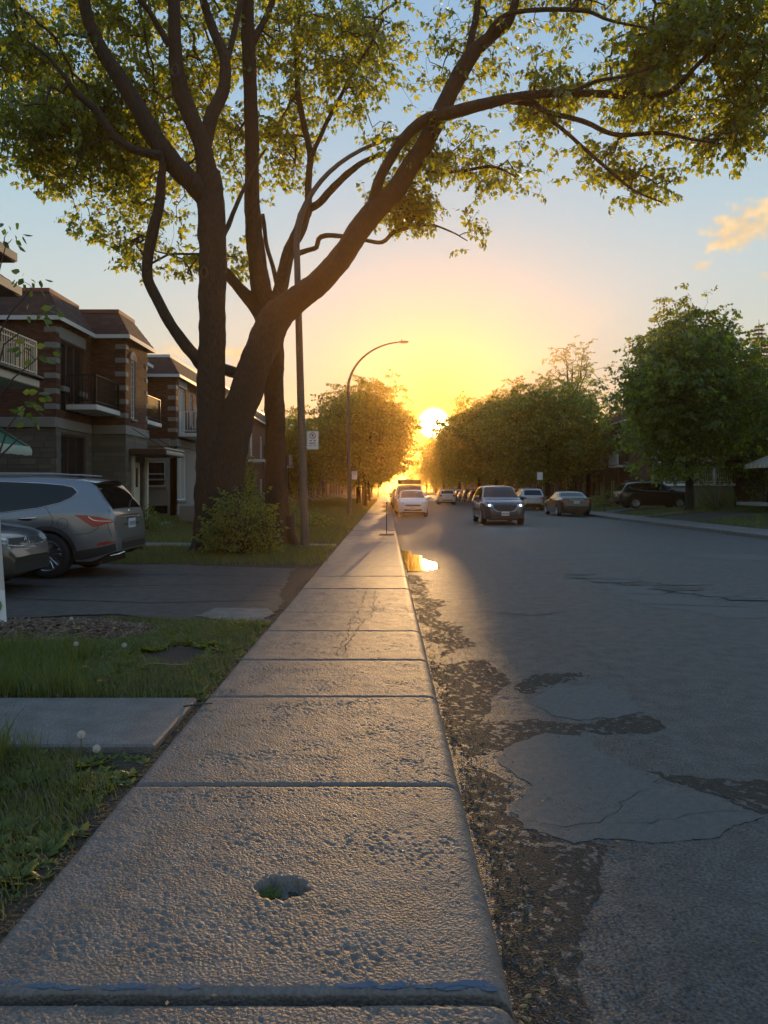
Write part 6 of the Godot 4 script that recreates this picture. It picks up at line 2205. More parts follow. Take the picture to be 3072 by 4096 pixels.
func shape(kind: String) -> CarShape:
	if shared.has("shape " + kind):
		return shared["shape " + kind]
	var s := CarShape.new()
	match kind:
		"suv":
			s.x0 = -2.345; s.x1 = 2.345
			s.top = [[-2.345, 0.62], [-2.335, 0.70], [-2.315, 0.80], [-2.285, 0.98], [-2.24, 1.10], [-2.10, 1.30], [-1.93, 1.53], [-1.82, 1.595], [-1.5, 1.63], [-0.8, 1.672], [-0.1, 1.68], [0.45, 1.63], [0.75, 1.50], [1.30, 1.13], [1.45, 1.08], [2.0, 0.98], [2.22, 0.88], [2.31, 0.72], [2.345, 0.60]]
			s.belt = [[-2.345, 1.05], [-1.6, 1.10], [-0.5, 1.02], [1.4, 0.95], [2.345, 0.8]]
			s.plan = [[-2.345, 0.60], [-2.325, 0.70], [-2.28, 0.785], [-2.18, 0.845], [-2.0, 0.895], [-1.6, 0.935], [-0.5, 0.94], [1.4, 0.935], [1.9, 0.89], [2.15, 0.80], [2.30, 0.66], [2.345, 0.52]]
			s.axles = [-1.27, 1.43]; s.wheel = 0.365; s.sill = 0.27
		"crossover":
			s.x0 = -2.28; s.x1 = 2.28
			s.top = [[-2.28, 0.62], [-2.26, 0.80], [-2.20, 1.05], [-2.05, 1.25], [-1.85, 1.50], [-1.7, 1.59], [-1.0, 1.66], [-0.2, 1.67], [0.3, 1.62], [0.6, 1.48], [1.12, 1.14], [1.25, 1.10], [1.9, 1.01], [2.14, 0.92], [2.23, 0.78], [2.28, 0.58]]
			s.belt = [[-2.28, 1.08], [-1.5, 1.10], [0.0, 1.02], [1.3, 0.98], [2.28, 0.84]]
			s.plan = [[-2.28, 0.58], [-2.25, 0.72], [-2.12, 0.84], [-1.8, 0.90], [-1.3, 0.92], [1.35, 0.92], [1.8, 0.885], [2.06, 0.82], [2.20, 0.71], [2.28, 0.56]]
			s.axles = [-1.33, 1.37]; s.wheel = 0.355; s.sill = 0.26
		"saloon":
			s.x0 = -2.40; s.x1 = 2.40
			s.top = [[-2.40, 0.60], [-2.385, 0.76], [-2.34, 0.99], [-2.25, 1.055], [-1.70, 1.10], [-1.58, 1.13], [-1.0, 1.36], [-0.6, 1.435], [-0.1, 1.455], [0.3, 1.42], [0.6, 1.31], [1.12, 1.02], [1.3, 0.975], [2.0, 0.88], [2.24, 0.79], [2.35, 0.64], [2.40, 0.52]]
			s.belt = [[-2.40, 0.92], [-1.4, 0.95], [0.0, 0.92], [1.3, 0.88], [2.40, 0.72]]
			s.plan = [[-2.40, 0.60], [-2.37, 0.74], [-2.26, 0.84], [-1.9, 0.90], [-1.3, 0.92], [1.4, 0.92], [1.9, 0.87], [2.2, 0.78], [2.34, 0.64], [2.40, 0.50]]
			s.axles = [-1.40, 1.45]; s.wheel = 0.335; s.sill = 0.20; s.rear_lift = 0.34
		"hatch":
			s.x0 = -2.05; s.x1 = 2.05
			s.top = [[-2.05, 0.60], [-2.03, 0.78], [-1.96, 1.05], [-1.80, 1.28], [-1.62, 1.43], [-1.4, 1.49], [-0.7, 1.525], [0.0, 1.52], [0.4, 1.45], [0.7, 1.32], [1.2, 1.06], [1.35, 1.01], [1.8, 0.90], [1.95, 0.80], [2.02, 0.66], [2.05, 0.52]]
			s.belt = [[-2.05, 1.0], [-1.2, 1.0], [0.0, 0.95], [1.3, 0.91], [2.05, 0.76]]
			s.plan = [[-2.05, 0.56], [-2.02, 0.70], [-1.90, 0.80], [-1.5, 0.85], [1.2, 0.86], [1.6, 0.83], [1.85, 0.75], [1.98, 0.64], [2.05, 0.50]]
			s.axles = [-1.25, 1.30]; s.wheel = 0.31; s.sill = 0.21; s.rear_lift = 0.34
		"van":
			s.x0 = -2.60; s.x1 = 2.60
			s.top = [[-2.60, 0.60], [-2.58, 0.95], [-2.53, 1.35], [-2.42, 1.72], [-2.25, 1.80], [-1.0, 1.85], [0.6, 1.84], [1.1, 1.74], [1.4, 1.55], [1.85, 1.20], [1.98, 1.14], [2.38, 1.02], [2.52, 0.88], [2.58, 0.68], [2.60, 0.5]]
			s.belt = [[-2.60, 1.10], [0.0, 1.08], [1.9, 1.05], [2.60, 0.86]]
			s.plan = [[-2.60, 0.78], [-2.56, 0.87], [-2.4, 0.945], [-1.6, 0.97], [1.7, 0.97], [2.2, 0.90], [2.45, 0.78], [2.55, 0.66], [2.60, 0.54]]
			s.axles = [-1.52, 1.58]; s.wheel = 0.35; s.sill = 0.24; s.tumble = 0.80
	shared["shape " + kind] = s
	return s

func glasshouse(s: CarShape, car: Node3D, win: Array, screen: Array, rear: Array, sides := [-1.0, 1.0]) -> void:
	for sd in sides:
		put("side_window", side_patch(s, win, 0.004, [sd], 30, 6), M.car_glass, car)
	put("windscreen", top_patch(s, screen[0], screen[1], screen[2], screen[3], 0.005), M.car_glass, car)
	put("rear_window", top_patch(s, rear[0], rear[1], rear[2], rear[3], 0.005), M.car_glass, car)

func basic_car(kind: String, called: String, label: String, paint: String, at: Vector3, turn: float, group := "", detail := true) -> Node3D:
	var s := shape(kind)
	var car := thing(called, label, "car" if kind != "van" else "van", at, turn, group)
	var key := "body " + kind
	if not shared.has(key):
		shared[key] = car_body(s)
	put("body", shared[key], M[paint], car)
	underbody(s, car)
	var zw := s.plan[s.plan.size() / 2][1] as float - 0.125
	for a in s.axles:
		for sd in [-1.0, 1.0]:
			add_wheel(car, Vector3(a, s.wheel, zw * sd), s.wheel, 0.22, 5, detail)
	match kind:
		"suv":
			glasshouse(s, car, [[-1.70, 1.385, 1.395], [-1.62, 1.30, 1.46], [-1.45, 1.22, 1.495], [-1.1, 1.135, 1.525], [-0.5, 1.06, 1.55], [0.3, 1.02, 1.53], [0.62, 1.01, 1.42], [1.08, 1.02, 1.09]], [0.50, 1.27, 0.60, 0.74], [-1.94, -2.23, 0.60, 0.66])
		"crossover":
			glasshouse(s, car, [[-1.70, 1.33, 1.34], [-1.5, 1.22, 1.46], [-0.8, 1.12, 1.54], [0.0, 1.07, 1.54], [0.4, 1.05, 1.46], [0.95, 1.07, 1.11]], [0.34, 1.10, 0.60, 0.74], [-1.86, -2.16, 0.58, 0.66])
		"saloon":
			glasshouse(s, car, [[-1.35, 1.06, 1.07], [-1.1, 1.0, 1.22], [-0.6, 0.97, 1.35], [0.0, 0.955, 1.365], [0.35, 0.95, 1.30], [0.9, 0.96, 1.0]], [0.32, 1.10, 0.58, 0.72], [-0.98, -1.60, 0.58, 0.70])
		"hatch":
			glasshouse(s, car, [[-1.5, 1.22, 1.24], [-1.3, 1.08, 1.38], [-0.6, 1.02, 1.43], [0.1, 0.98, 1.41], [0.5, 0.97, 1.30], [1.02, 1.0, 1.04]], [0.42, 1.17, 0.56, 0.70], [-1.63, -1.93, 0.54, 0.62])
		"van":
			glasshouse(s, car, [[-2.3, 1.2, 1.60], [-1.0, 1.18, 1.68], [0.6, 1.15, 1.68], [1.0, 1.14, 1.58], [1.62, 1.16, 1.22]], [1.12, 1.84, 0.66, 0.80], [-2.44, -2.535, 0.70, 0.76])
	mirrors(s, car, {"suv": 0.95, "crossover": 0.80, "saloon": 0.75, "hatch": 0.85, "van": 1.45}[kind], {"suv": 1.02, "crossover": 1.06, "saloon": 0.95, "hatch": 0.98, "van": 1.14}[kind], paint)
	return car

func front_face(car: Node3D, kind: String, grille_y: Array, lamp_y: Array, lit := false) -> void:
	var s := shape(kind)
	var g: float = s.plan[-1][1]
	put("grille", end_patch(s, [[-g * 0.95, grille_y[0] + 0.06, grille_y[1] - 0.02], [-g * 0.6, grille_y[0], grille_y[1]], [g * 0.6, grille_y[0], grille_y[1]], [g * 0.95, grille_y[0] + 0.06, grille_y[1] - 0.02]], 0.008, true), M.black_plastic, car)
	put("air_intake", end_patch(s, [[-g, 0.34, 0.44], [g, 0.34, 0.44]], 0.008, true), M.black_plastic, car)
	for sd in [-1.0, 1.0]:
		var b := MB.new()
		b.grid(10, 4, func(u, v):
			var z: float = lerpf(g * 1.02, g * 1.42, u)
			var y: float = lerpf(lamp_y[0], lamp_y[1], v) + 0.05 * u
			return Vector3(s.end_x(y, z, true) + 0.008, y, z * sd), sd > 0)
		put("headlight", b.mesh(), M.lamp_clear, car)
	plate(s, car, 0.50, true)

func rear_face(car: Node3D, kind: String, lamp: Array, plate_y: float) -> void:
	var s := shape(kind)
	for sd in [-1.0, 1.0]:
		var b := MB.new()
		b.grid(10, 5, func(u, v):
			var z: float = lerpf(lamp[2], lamp[3], u)
			var y: float = lerpf(lamp[0], lamp[1], v)
			return Vector3(s.end_x(y, z, false) - 0.008, y, z * sd), sd < 0)
		put("tail_light", b.mesh(), M.lamp_red, car)
	plate(s, car, plate_y, false)
	var g: float = s.plan[0][1]
	put("bumper_insert", end_patch(s, [[-g, 0.42, 0.52], [g, 0.42, 0.52]], 0.006, false), M.black_plastic, car)
	put("trim_bar", end_patch(s, [[-0.4, plate_y + 0.13, plate_y + 0.155], [0.4, plate_y + 0.13, plate_y + 0.155]], 0.012, false), M.chrome, car)

func build_cars() -> void:
	near_suv()
	near_nose()
	oncoming()
	# black saloon parked across the road
	var c := basic_car("saloon", "parked_car", "black saloon parked at the opposite kerb, seen from behind", "paint_black", Vector3(10.7, road_y(10.7, -43.4), -43.4), PI / 2, "cars parked along the opposite kerb")
	rear_face(c, "saloon", [0.78, 0.96, 0.52, 0.86], 0.80)
	# row beyond it
	var rest := [["crossover", "paint_silver", 55.6, "silver crossover parked beyond the black saloon"], ["hatch", "paint_blue", 88.0, "dark hatchback parked beyond the silver crossover"], ["crossover", "paint_black", 94.0, "black crossover in the far row across the road"], ["saloon", "paint_charcoal", 100.0, "charcoal saloon in the far row across the road"], ["hatch", "paint_black", 106.0, "black hatchback in the far row across the road"], ["crossover", "paint_silver", 112.0, "pale crossover deep in the far row across the road"], ["saloon", "paint_black", 121.0, "black saloon deep in the far row across the road"], ["crossover", "paint_charcoal", 130.0, "charcoal crossover near the end of the far row"], ["hatch", "paint_blue", 142.0, "last dark hatchback of the far row"], ["crossover", "paint_red", 66.0, "dark red crossover parked under the broad maple"]]
	for a in rest:
		c = basic_car(a[0], "parked_car", a[3], a[1], Vector3(10.75, road_y(10.75, -a[2]), -a[2]), PI / 2, "cars parked along the opposite kerb", false)
		rear_face(c, a[0], [0.85, 1.02, 0.5, 0.80], 0.82)
	# near kerb, facing the camera
	c = basic_car("hatch", "parked_car", "pale hatchback parked at the near kerb facing along the street", "paint_white", Vector3(1.50, road_y(1.5, -42.6), -42.6), -PI / 2, "cars parked at the near kerb")
	front_face(c, "hatch", [0.60, 0.70], [0.70, 0.84])
	c = basic_car("van", "parked_van", "grey van with a roof box parked behind the pale hatchback", "paint_silver", Vector3(1.55, road_y(1.55, -49.2), -49.2), -PI / 2, "cars parked at the near kerb")
	front_face(c, "van", [0.70, 0.88], [0.86, 1.02])
	var b := MB.new()
	b.cbox(Vector3(-0.1, 2.03, 0), Vector3(1.5, 0.30, 1.5), 0.03)
	put("roof_box", b.mesh(), M.black_plastic, c)
	b = MB.new()
	b.cbox(Vector3(0.1, 2.22, 0), Vector3(0.25, 0.07, 0.55), 0.02)
	put("roof_bar", b.mesh(), M.cream_paint, c)
	for k in 3:
		c = basic_car(["saloon", "crossover", "hatch"][k], "parked_car", ["dark saloon parked beyond the van", "dark crossover parked well beyond the van", "dark hatchback far along the near kerb"][k], ["paint_blue", "paint_charcoal", "paint_black"][k], Vector3(1.4, road_y(1.4, -60.0 - k * 14.0), -60.0 - k * 14.0), -PI / 2, "cars parked at the near kerb", false)
		front_face(c, ["saloon", "crossover", "hatch"][k], [0.60, 0.70], [0.68, 0.80])
	# white car driving away
	c = basic_car("hatch", "moving_car", "white hatchback driving away down the middle of the road", "paint_white", Vector3(6.05, road_y(6.05, -74.0), -74.0), PI / 2)
	rear_face(c, "hatch", [0.82, 1.02, 0.52, 0.76], 0.80)
	# crossover side-on in the opposite drive, and the van at the edge
	c = basic_car("crossover", "parked_car", "black crossover parked side-on in the drive by the white balcony", "paint_black", Vector3(16.75, lawn_y(16.75, -46.0) + 0.012, -46.0), 0.0, "cars in the opposite drives")
	rear_face(c, "crossover", [0.90, 1.05, 0.5, 0.82], 0.82)
	trim_line(shape("crossover"), c, [[-1.72, 1.33], [-1.5, 1.21], [-0.8, 1.11], [0.0, 1.06], [0.9, 1.06]], 0.012, "chrome", [1.0])
	c = basic_car("van", "parked_van", "black van in the gabled house's drive", "paint_black", Vector3(21.3, lawn_y(21.3, -35.2) + 0.012, -35.2), 0.0, "cars in the opposite drives")
	rear_face(c, "van", [0.95, 1.4, 0.72, 0.92], 0.85)

func near_suv() -> void:
	var s := shape("suv")
	var z := -12.62
	var c: Node3D = basic_car("suv", "parked_suv", "steel-grey sport utility car parked in the near driveway, tail to the street", "paint_steel", Vector3(-6.70, lawn_y(-6.7, z) + 0.014, z), PI, "cars in the near driveway")
	# camera side is +z in the world: the car is turned round, so its own -z
	var near := [-1.0, 1.0]
	seams(s, c, [[[-1.23, 1.15], [-1.36, 1.0], [-1.38, 0.90], [-1.30, 0.78], [-1.24, 0.74]], [[-1.70, 0.70], [-1.95, 0.73], [-2.06, 0.80], [-2.12, 0.90]], [[-0.12, 1.03], [-0.10, 0.5], [-0.14, 0.32]], [[-2.20, 0.92], [-2.24, 0.74], [-2.27, 0.66]]], near)
	trim_line(s, c, [[1.0, 1.03], [0.3, 1.015], [-0.5, 1.055], [-1.1, 1.128], [-1.45, 1.212], [-1.62, 1.292], [-1.71, 1.385], [-1.62, 1.465], [-1.45, 1.50], [-1.1, 1.53], [-0.5, 1.555], [0.2, 1.54]], 0.0065, "chrome", near)
	for sd in near:
		# lower cladding and wheel arch lip
		var a := MB.new()
		a.grid(30, 2, func(u, v):
			var ang: float = lerpf(-0.12, PI + 0.12, u)
			var r: float = s.wheel * 1.14 + 0.005 + v * 0.065
			var x: float = s.axles[0] + cos(ang) * r
			var y: float = s.wheel * 0.98 + sin(ang) * r
			return Vector3(x, y, (s.side_z(x, y) + 0.012 - 0.006 * v) * sd), sd > 0)
		put("arch_trim", a.mesh(), M.black_plastic, c)
		put("tail_light", side_patch(s, [[-2.285, 0.89, 0.935], [-2.2, 0.875, 0.96], [-2.10, 0.84, 0.985], [-2.02, 0.83, 1.0], [-1.9, 0.895, 1.015], [-1.78, 0.98, 1.02], [-1.72, 1.012, 1.018]], 0.006, [sd], 26, 6), M.lamp_red, c)
		put("light_streak", side_patch(s, [[-2.26, 0.915, 0.922], [-2.08, 0.92, 0.93], [-2.0, 0.935, 0.95], [-1.93, 0.985, 1.005]], 0.009, [sd], 16, 2), M.lamp_clear, c)
		put("fuel_door" if sd > 0 else "fuel_door_blank", plate_disc(s, -1.53, 0.88, 0.085, sd), M.black_plastic, c)
		put("bumper_trim", side_patch(s, [[-2.335, 0.44, 0.56], [-2.1, 0.36, 0.50], [-1.8, 0.30, 0.45], [-1.70, 0.30, 0.42]], 0.007, [sd], 20, 4), M.black_plastic, c)
		put("fog_light", side_patch(s, [[-2.31, 0.575, 0.585], [-2.2, 0.545, 0.59], [-2.06, 0.525, 0.56]], 0.009, [sd], 10, 3), M.lamp_red, c)
		var hb := MB.new()
		hb.tube([Vector3(-0.83, 0.955, (s.side_z(-0.83, 0.955) + 0.01) * sd), Vector3(-0.88, 0.965, (s.side_z(-0.9, 0.96) + 0.035) * sd), Vector3(-1.06, 0.972, (s.side_z(-1.06, 0.97) + 0.035) * sd), Vector3(-1.12, 0.975, (s.side_z(-1.12, 0.97) + 0.008) * sd)], [0.010, 0.015, 0.015, 0.010], 8)
		put("door_handle", hb.mesh(), M.chrome, c)
		put("handle_cup", side_patch(s, [[-1.04, 0.935, 0.955], [-0.97, 0.925, 0.957], [-0.86, 0.935, 0.955]], 0.003, [sd], 8, 3), M.black_plastic, c)
		var sp := MB.new()
		sp.tube([Vector3(-1.6, 1.665, 0.52 * sd), Vector3(-1.2, 1.69, 0.55 * sd), Vector3(0.2, 1.70, 0.56 * sd), Vector3(0.5, 1.66, 0.55 * sd)], [0.012, 0.017, 0.017, 0.010], 6)
		put("roof_rail", sp.mesh(), M.grey_metal, c)
		var ex := MB.new()
		ex.tube([Vector3(-2.33, 0.39, 0.42 * sd), Vector3(-2.30, 0.37, 0.62 * sd), Vector3(-2.20, 0.35, 0.70 * sd)], [0.02, 0.026, 0.015], 8)
		put("exhaust_trim", ex.mesh(), M.chrome, c)
	# roof spoiler over the rear window
	var w := MB.new()
	w.grid(20, 6, func(u, v):
		var zz: float = lerpf(-0.62, 0.62, u)
		var x: float = lerpf(-1.70, -2.04 + 0.10 * pow(absf(zz) / 0.62, 2.0), v)
		return Vector3(x, lerpf(s.top_y(-1.70, absf(zz)) + 0.006, 1.585 - 0.05 * pow(absf(zz) / 0.62, 2.0), v), zz), true)
	w.grid(20, 4, func(u, v):
		var zz: float = lerpf(-0.62, 0.62, u)
		var x: float = lerpf(-1.88, -2.04 + 0.10 * pow(absf(zz) / 0.62, 2.0), v)
		return Vector3(x, lerpf(1.50, 1.57 - 0.05 * pow(absf(zz) / 0.62, 2.0), v), zz))
	put("spoiler", w.mesh(), M.paint_steel, c)
	plate(s, c, 0.86, false)
	put("plate_recess", end_patch(s, [[-0.36, 0.72, 0.97], [0.36, 0.72, 0.97]], 0.004, false), M.black_plastic, c)
	put("plate_chrome", end_patch(s, [[-0.44, 0.975, 1.01], [0.44, 0.975, 1.01]], 0.012, false), M.chrome, c)
	put("bumper_insert", end_patch(s, [[-0.55, 0.45, 0.56], [0.55, 0.45, 0.56]], 0.006, false), M.black_plastic, c)
	var e := MB.new()
	e.lathe([[0.0, 0.045], [0.008, 0.04], [0.01, 0.0]], Vector3(s.end_x(1.06, 0.0, false) - 0.002, 1.06, 0), Vector3.LEFT, 16)
	put("badge", e.mesh(), M.chrome, c)
	var wp := MB.new()
	wp.tube([Vector3(-2.26, 1.10, 0.0), Vector3(-2.24, 1.15, 0.10), Vector3(-2.17, 1.25, 0.38)], [0.012, 0.01, 0.007], 6)
	put("rear_wiper", wp.mesh(), M.black_plastic, c)

func plate_disc(s: CarShape, x: float, y: float, r: float, sd: float) -> ArrayMesh:
	# outline of the fuel flap, a thin circular gap
	var b := MB.new()
	b.grid(32, 1, func(u, v):
		var a: float = u * TAU
		var rr: float = r + v * 0.006
		var p := Vector2(x + cos(a) * rr, y + sin(a) * rr)
		return Vector3(p.x, p.y, (s.side_z(p.x, p.y) + 0.003) * sd), sd < 0)
	return b.mesh()

func near_nose() -> void:
	var s := shape("saloon")
	var c := basic_car("saloon", "parked_car", "charcoal car beside the steel-grey one in the near driveway, nose to the street", "paint_charcoal", Vector3(-4.95 - 2.40, lawn_y(-7.0, -10.2) + 0.014, -10.25), 0.0, "cars in the near driveway")
	put("grille", end_patch(s, [[-0.52, 0.70, 0.74], [-0.3, 0.66, 0.76], [0.3, 0.66, 0.76], [0.52, 0.70, 0.74]], 0.008, true), M.black_plastic, c)
	put("grille_bar", end_patch(s, [[-0.56, 0.685, 0.70], [-0.3, 0.652, 0.672], [0.3, 0.652, 0.672], [0.56, 0.685, 0.70]], 0.016, true), M.chrome, c)
	put("air_intake", end_patch(s, [[-0.5, 0.34, 0.37], [-0.4, 0.32, 0.45], [0.4, 0.32, 0.45], [0.5, 0.34, 0.37]], 0.008, true), M.black_plastic, c)
	for sd in [-1.0, 1.0]:
		var b := MB.new()
		b.grid(14, 5, func(u, v):
			var z: float = lerpf(0.44, 0.80, u)
			var y: float = lerpf(0.685 + 0.05 * u, 0.775 + 0.07 * u, v)
			return Vector3(s.end_x(y, z, true) + 0.008, y, z * sd), sd > 0)
		put("headlight", b.mesh(), M.lamp_clear, c)
	var x := s.end_x(0.71, 0.0, true)
	var e := MB.new()
	for k in 24:
		var a0 := TAU * k / 24.0
		var a1 := TAU * (k + 1) / 24.0
		e.bar(Vector3(x + 0.02, 0.715 + sin(a0) * 0.05, cos(a0) * 0.075), Vector3(x + 0.02, 0.715 + sin(a1) * 0.05, cos(a1) * 0.075), 0.012, 0.012)
		e.bar(Vector3(x + 0.02, 0.738 + sin(a0) * 0.02, cos(a0) * 0.05), Vector3(x + 0.02, 0.738 + sin(a1) * 0.02, cos(a1) * 0.05), 0.008, 0.008)
		e.bar(Vector3(x + 0.02, 0.715 + sin(a0) * 0.046, cos(a0) * 0.022), Vector3(x + 0.02, 0.715 + sin(a1) * 0.046, cos(a1) * 0.022), 0.008, 0.008)
	put("badge", e.mesh(), M.chrome, c)

func oncoming() -> void:
	var s := shape("crossover")
	var at := Vector3(4.95, road_y(4.95, -32.6), -32.6)
	var c := basic_car("crossover", "moving_car", "dark crossover with lit headlights driving towards the pavement end", "paint_blue", at, -PI / 2)
	put("grille", end_patch(s, [[-0.50, 0.74, 0.80], [-0.40, 0.62, 0.83], [-0.25, 0.57, 0.84], [0.25, 0.57, 0.84], [0.40, 0.62, 0.83], [0.50, 0.74, 0.80]], 0.008, true), M.black_plastic, c)
	put("grille_trim", end_patch(s, [[-0.62, 0.785, 0.80], [-0.50, 0.735, 0.752], [-0.40, 0.605, 0.625], [-0.25, 0.552, 0.572], [0.25, 0.552, 0.572], [0.40, 0.605, 0.625], [0.50, 0.735, 0.752], [0.62, 0.785, 0.80]], 0.014, true, false, 30, 2), M.chrome, c)
	put("air_intake", end_patch(s, [[-0.62, 0.34, 0.44], [0.62, 0.34, 0.44]], 0.008, true), M.black_plastic, c)
	plate(s, c, 0.48, true)
	for k in 2:
		var sd := -1.0 if k == 0 else 1.0
		var b := MB.new()
		b.grid(10, 4, func(u, v):
			var z: float = lerpf(0.50, 0.80, u)
			var y: float = lerpf(0.78, 0.86 + 0.02 * u, v)
			return Vector3(s.end_x(y, z, true) + 0.008, y, z * sd), sd > 0)
		put("headlight", b.mesh(), M.lamp_clear, c)
		var g := MB.new()
		var x := s.end_x(0.82, 0.64, true) + 0.012
		g.lathe([[0.0, 0.055], [0.02, 0.045], [0.028, 0.0]], Vector3(x, 0.82, 0.64 * sd), Vector3.RIGHT, 14)
		put("headlight_bulb", g.mesh(), M["headlight_glow_%d" % k], c)
		var l := SpotLight3D.new()
		l.name = "headlight_beam_%d" % k
		l.light_color = Color(0.92, 0.96, 1.0)
		l.light_energy = 0.3
		l.spot_angle = 28.0
		l.spot_range = 60.0
		l.light_size = 0.05
		l.shadow_enabled = true
		c.add_child(l)
		l.position = Vector3(x + 0.06, 0.82, 0.64 * sd)
		l.rotation = Vector3(-0.05, -PI / 2, 0)
	put("lower_trim", side_patch(s, [[-0.9, 0.28, 0.36], [0.9, 0.28, 0.36]], 0.006), M.chrome, c)
# ---------------------------------------------------------------- grass, weeds, flowers, litter
func tuft(blades: int, h: float, spread: float, lean: float, seed_: int, mats: Array, w := 0.004) -> ArrayMesh:
	var r := RandomNumberGenerator.new()
	r.seed = seed_
	var bs := []
	for m in mats:
		bs.append(MB.new())
	for k in blades:
		var b: MB = bs[r.randi() % bs.size()]
		var a := r.randf() * TAU
		var root := Vector3(r.randfn() * spread, -0.01, r.randfn() * spread)
		var d := Vector3(cos(a), 0, sin(a)) * lean * r.randf_range(0.3, 1.3)
		var hh := h * r.randf_range(0.55, 1.15)
		var sd := Vector3(-sin(a + 0.6), 0, cos(a + 0.6)) * w * r.randf_range(0.7, 1.3)
		var prev := root
		var i0 := b.v.size()
		var seg := 3
		for s in seg + 1:
			var t := float(s) / seg
			var p := root + d * t * t * hh + Vector3(0, hh * (t - 0.25 * lean * t * t), 0)
			var ww := 1.0 - t * 0.9
			b.v.append(p - sd * ww)
			b.v.append(p + sd * ww)
			var n := Vector3(-sd.z, 0.002, sd.x).normalized()
			b.n.append(n)
			b.n.append(n)
		for s in seg:
			var q := i0 + s * 2
			b.ix.append_array([q, q + 2, q + 1, q + 1, q + 2, q + 3])
	var m := ArrayMesh.new()
	for k in bs.size():
		bs[k].mesh(m)
	for k in mats.size():
		m.surface_set_material(k, M[mats[k]])
	return m

func weed(leaves: int, size: float, seed_: int, mat_: String) -> ArrayMesh:
	# a low rosette of broad leaves
	var r := RandomNumberGenerator.new()
	r.seed = seed_
	var b := MB.new()
	for k in leaves:
		var a := TAU * k / leaves + r.randfn() * 0.3
		var d := Vector3(cos(a), r.randf_range(0.1, 0.9), sin(a)).normalized()
		leaf(b, Vector3(cos(a), 0.1, sin(a)) * size * 0.15, d, Vector3(r.randfn() * 0.2, 1, r.randfn() * 0.2), size * r.randf_range(0.6, 1.1), false)
	var m := b.mesh()
	m.surface_set_material(0, M[mat_])
	return m

func field(n: int, x0: float, x1: float, z0: float, z1: float, s0: float, s1: float, keep: Callable) -> Array:
	var out := []
	for k in n:
		var x := rng.randf_range(x0, x1)
		var z := rng.randf_range(z0, z1)
		if keep.call(x, z):
			out.append(Transform3D(Basis(Vector3.UP, rng.randf() * TAU).scaled(Vector3.ONE * rng.randf_range(s0, s1)), Vector3(x, lawn_y(x, z), z)))
	return out

func stuff_tag(o: Node, label: String, category: String) -> void:
	tag(o, label, category)

func on_path(x: float, z: float) -> bool:
	return z < -3.98 and z > -4.94

func bare(x: float, z: float) -> bool:
	# trodden soil and the mulch bed
	if Vector2((x + 3.6) / 1.35, (z + 7.35) / 0.65).length() < 1.0:
		return true
	if Vector2((x + 1.75) / 0.42, (z + 6.3) / 0.45).length() + 0.5 * fbm(x, z, 3.0) < 0.9:
		return true
	return x > -1.31 + 0.05 * fbm(x, z, 6.0)

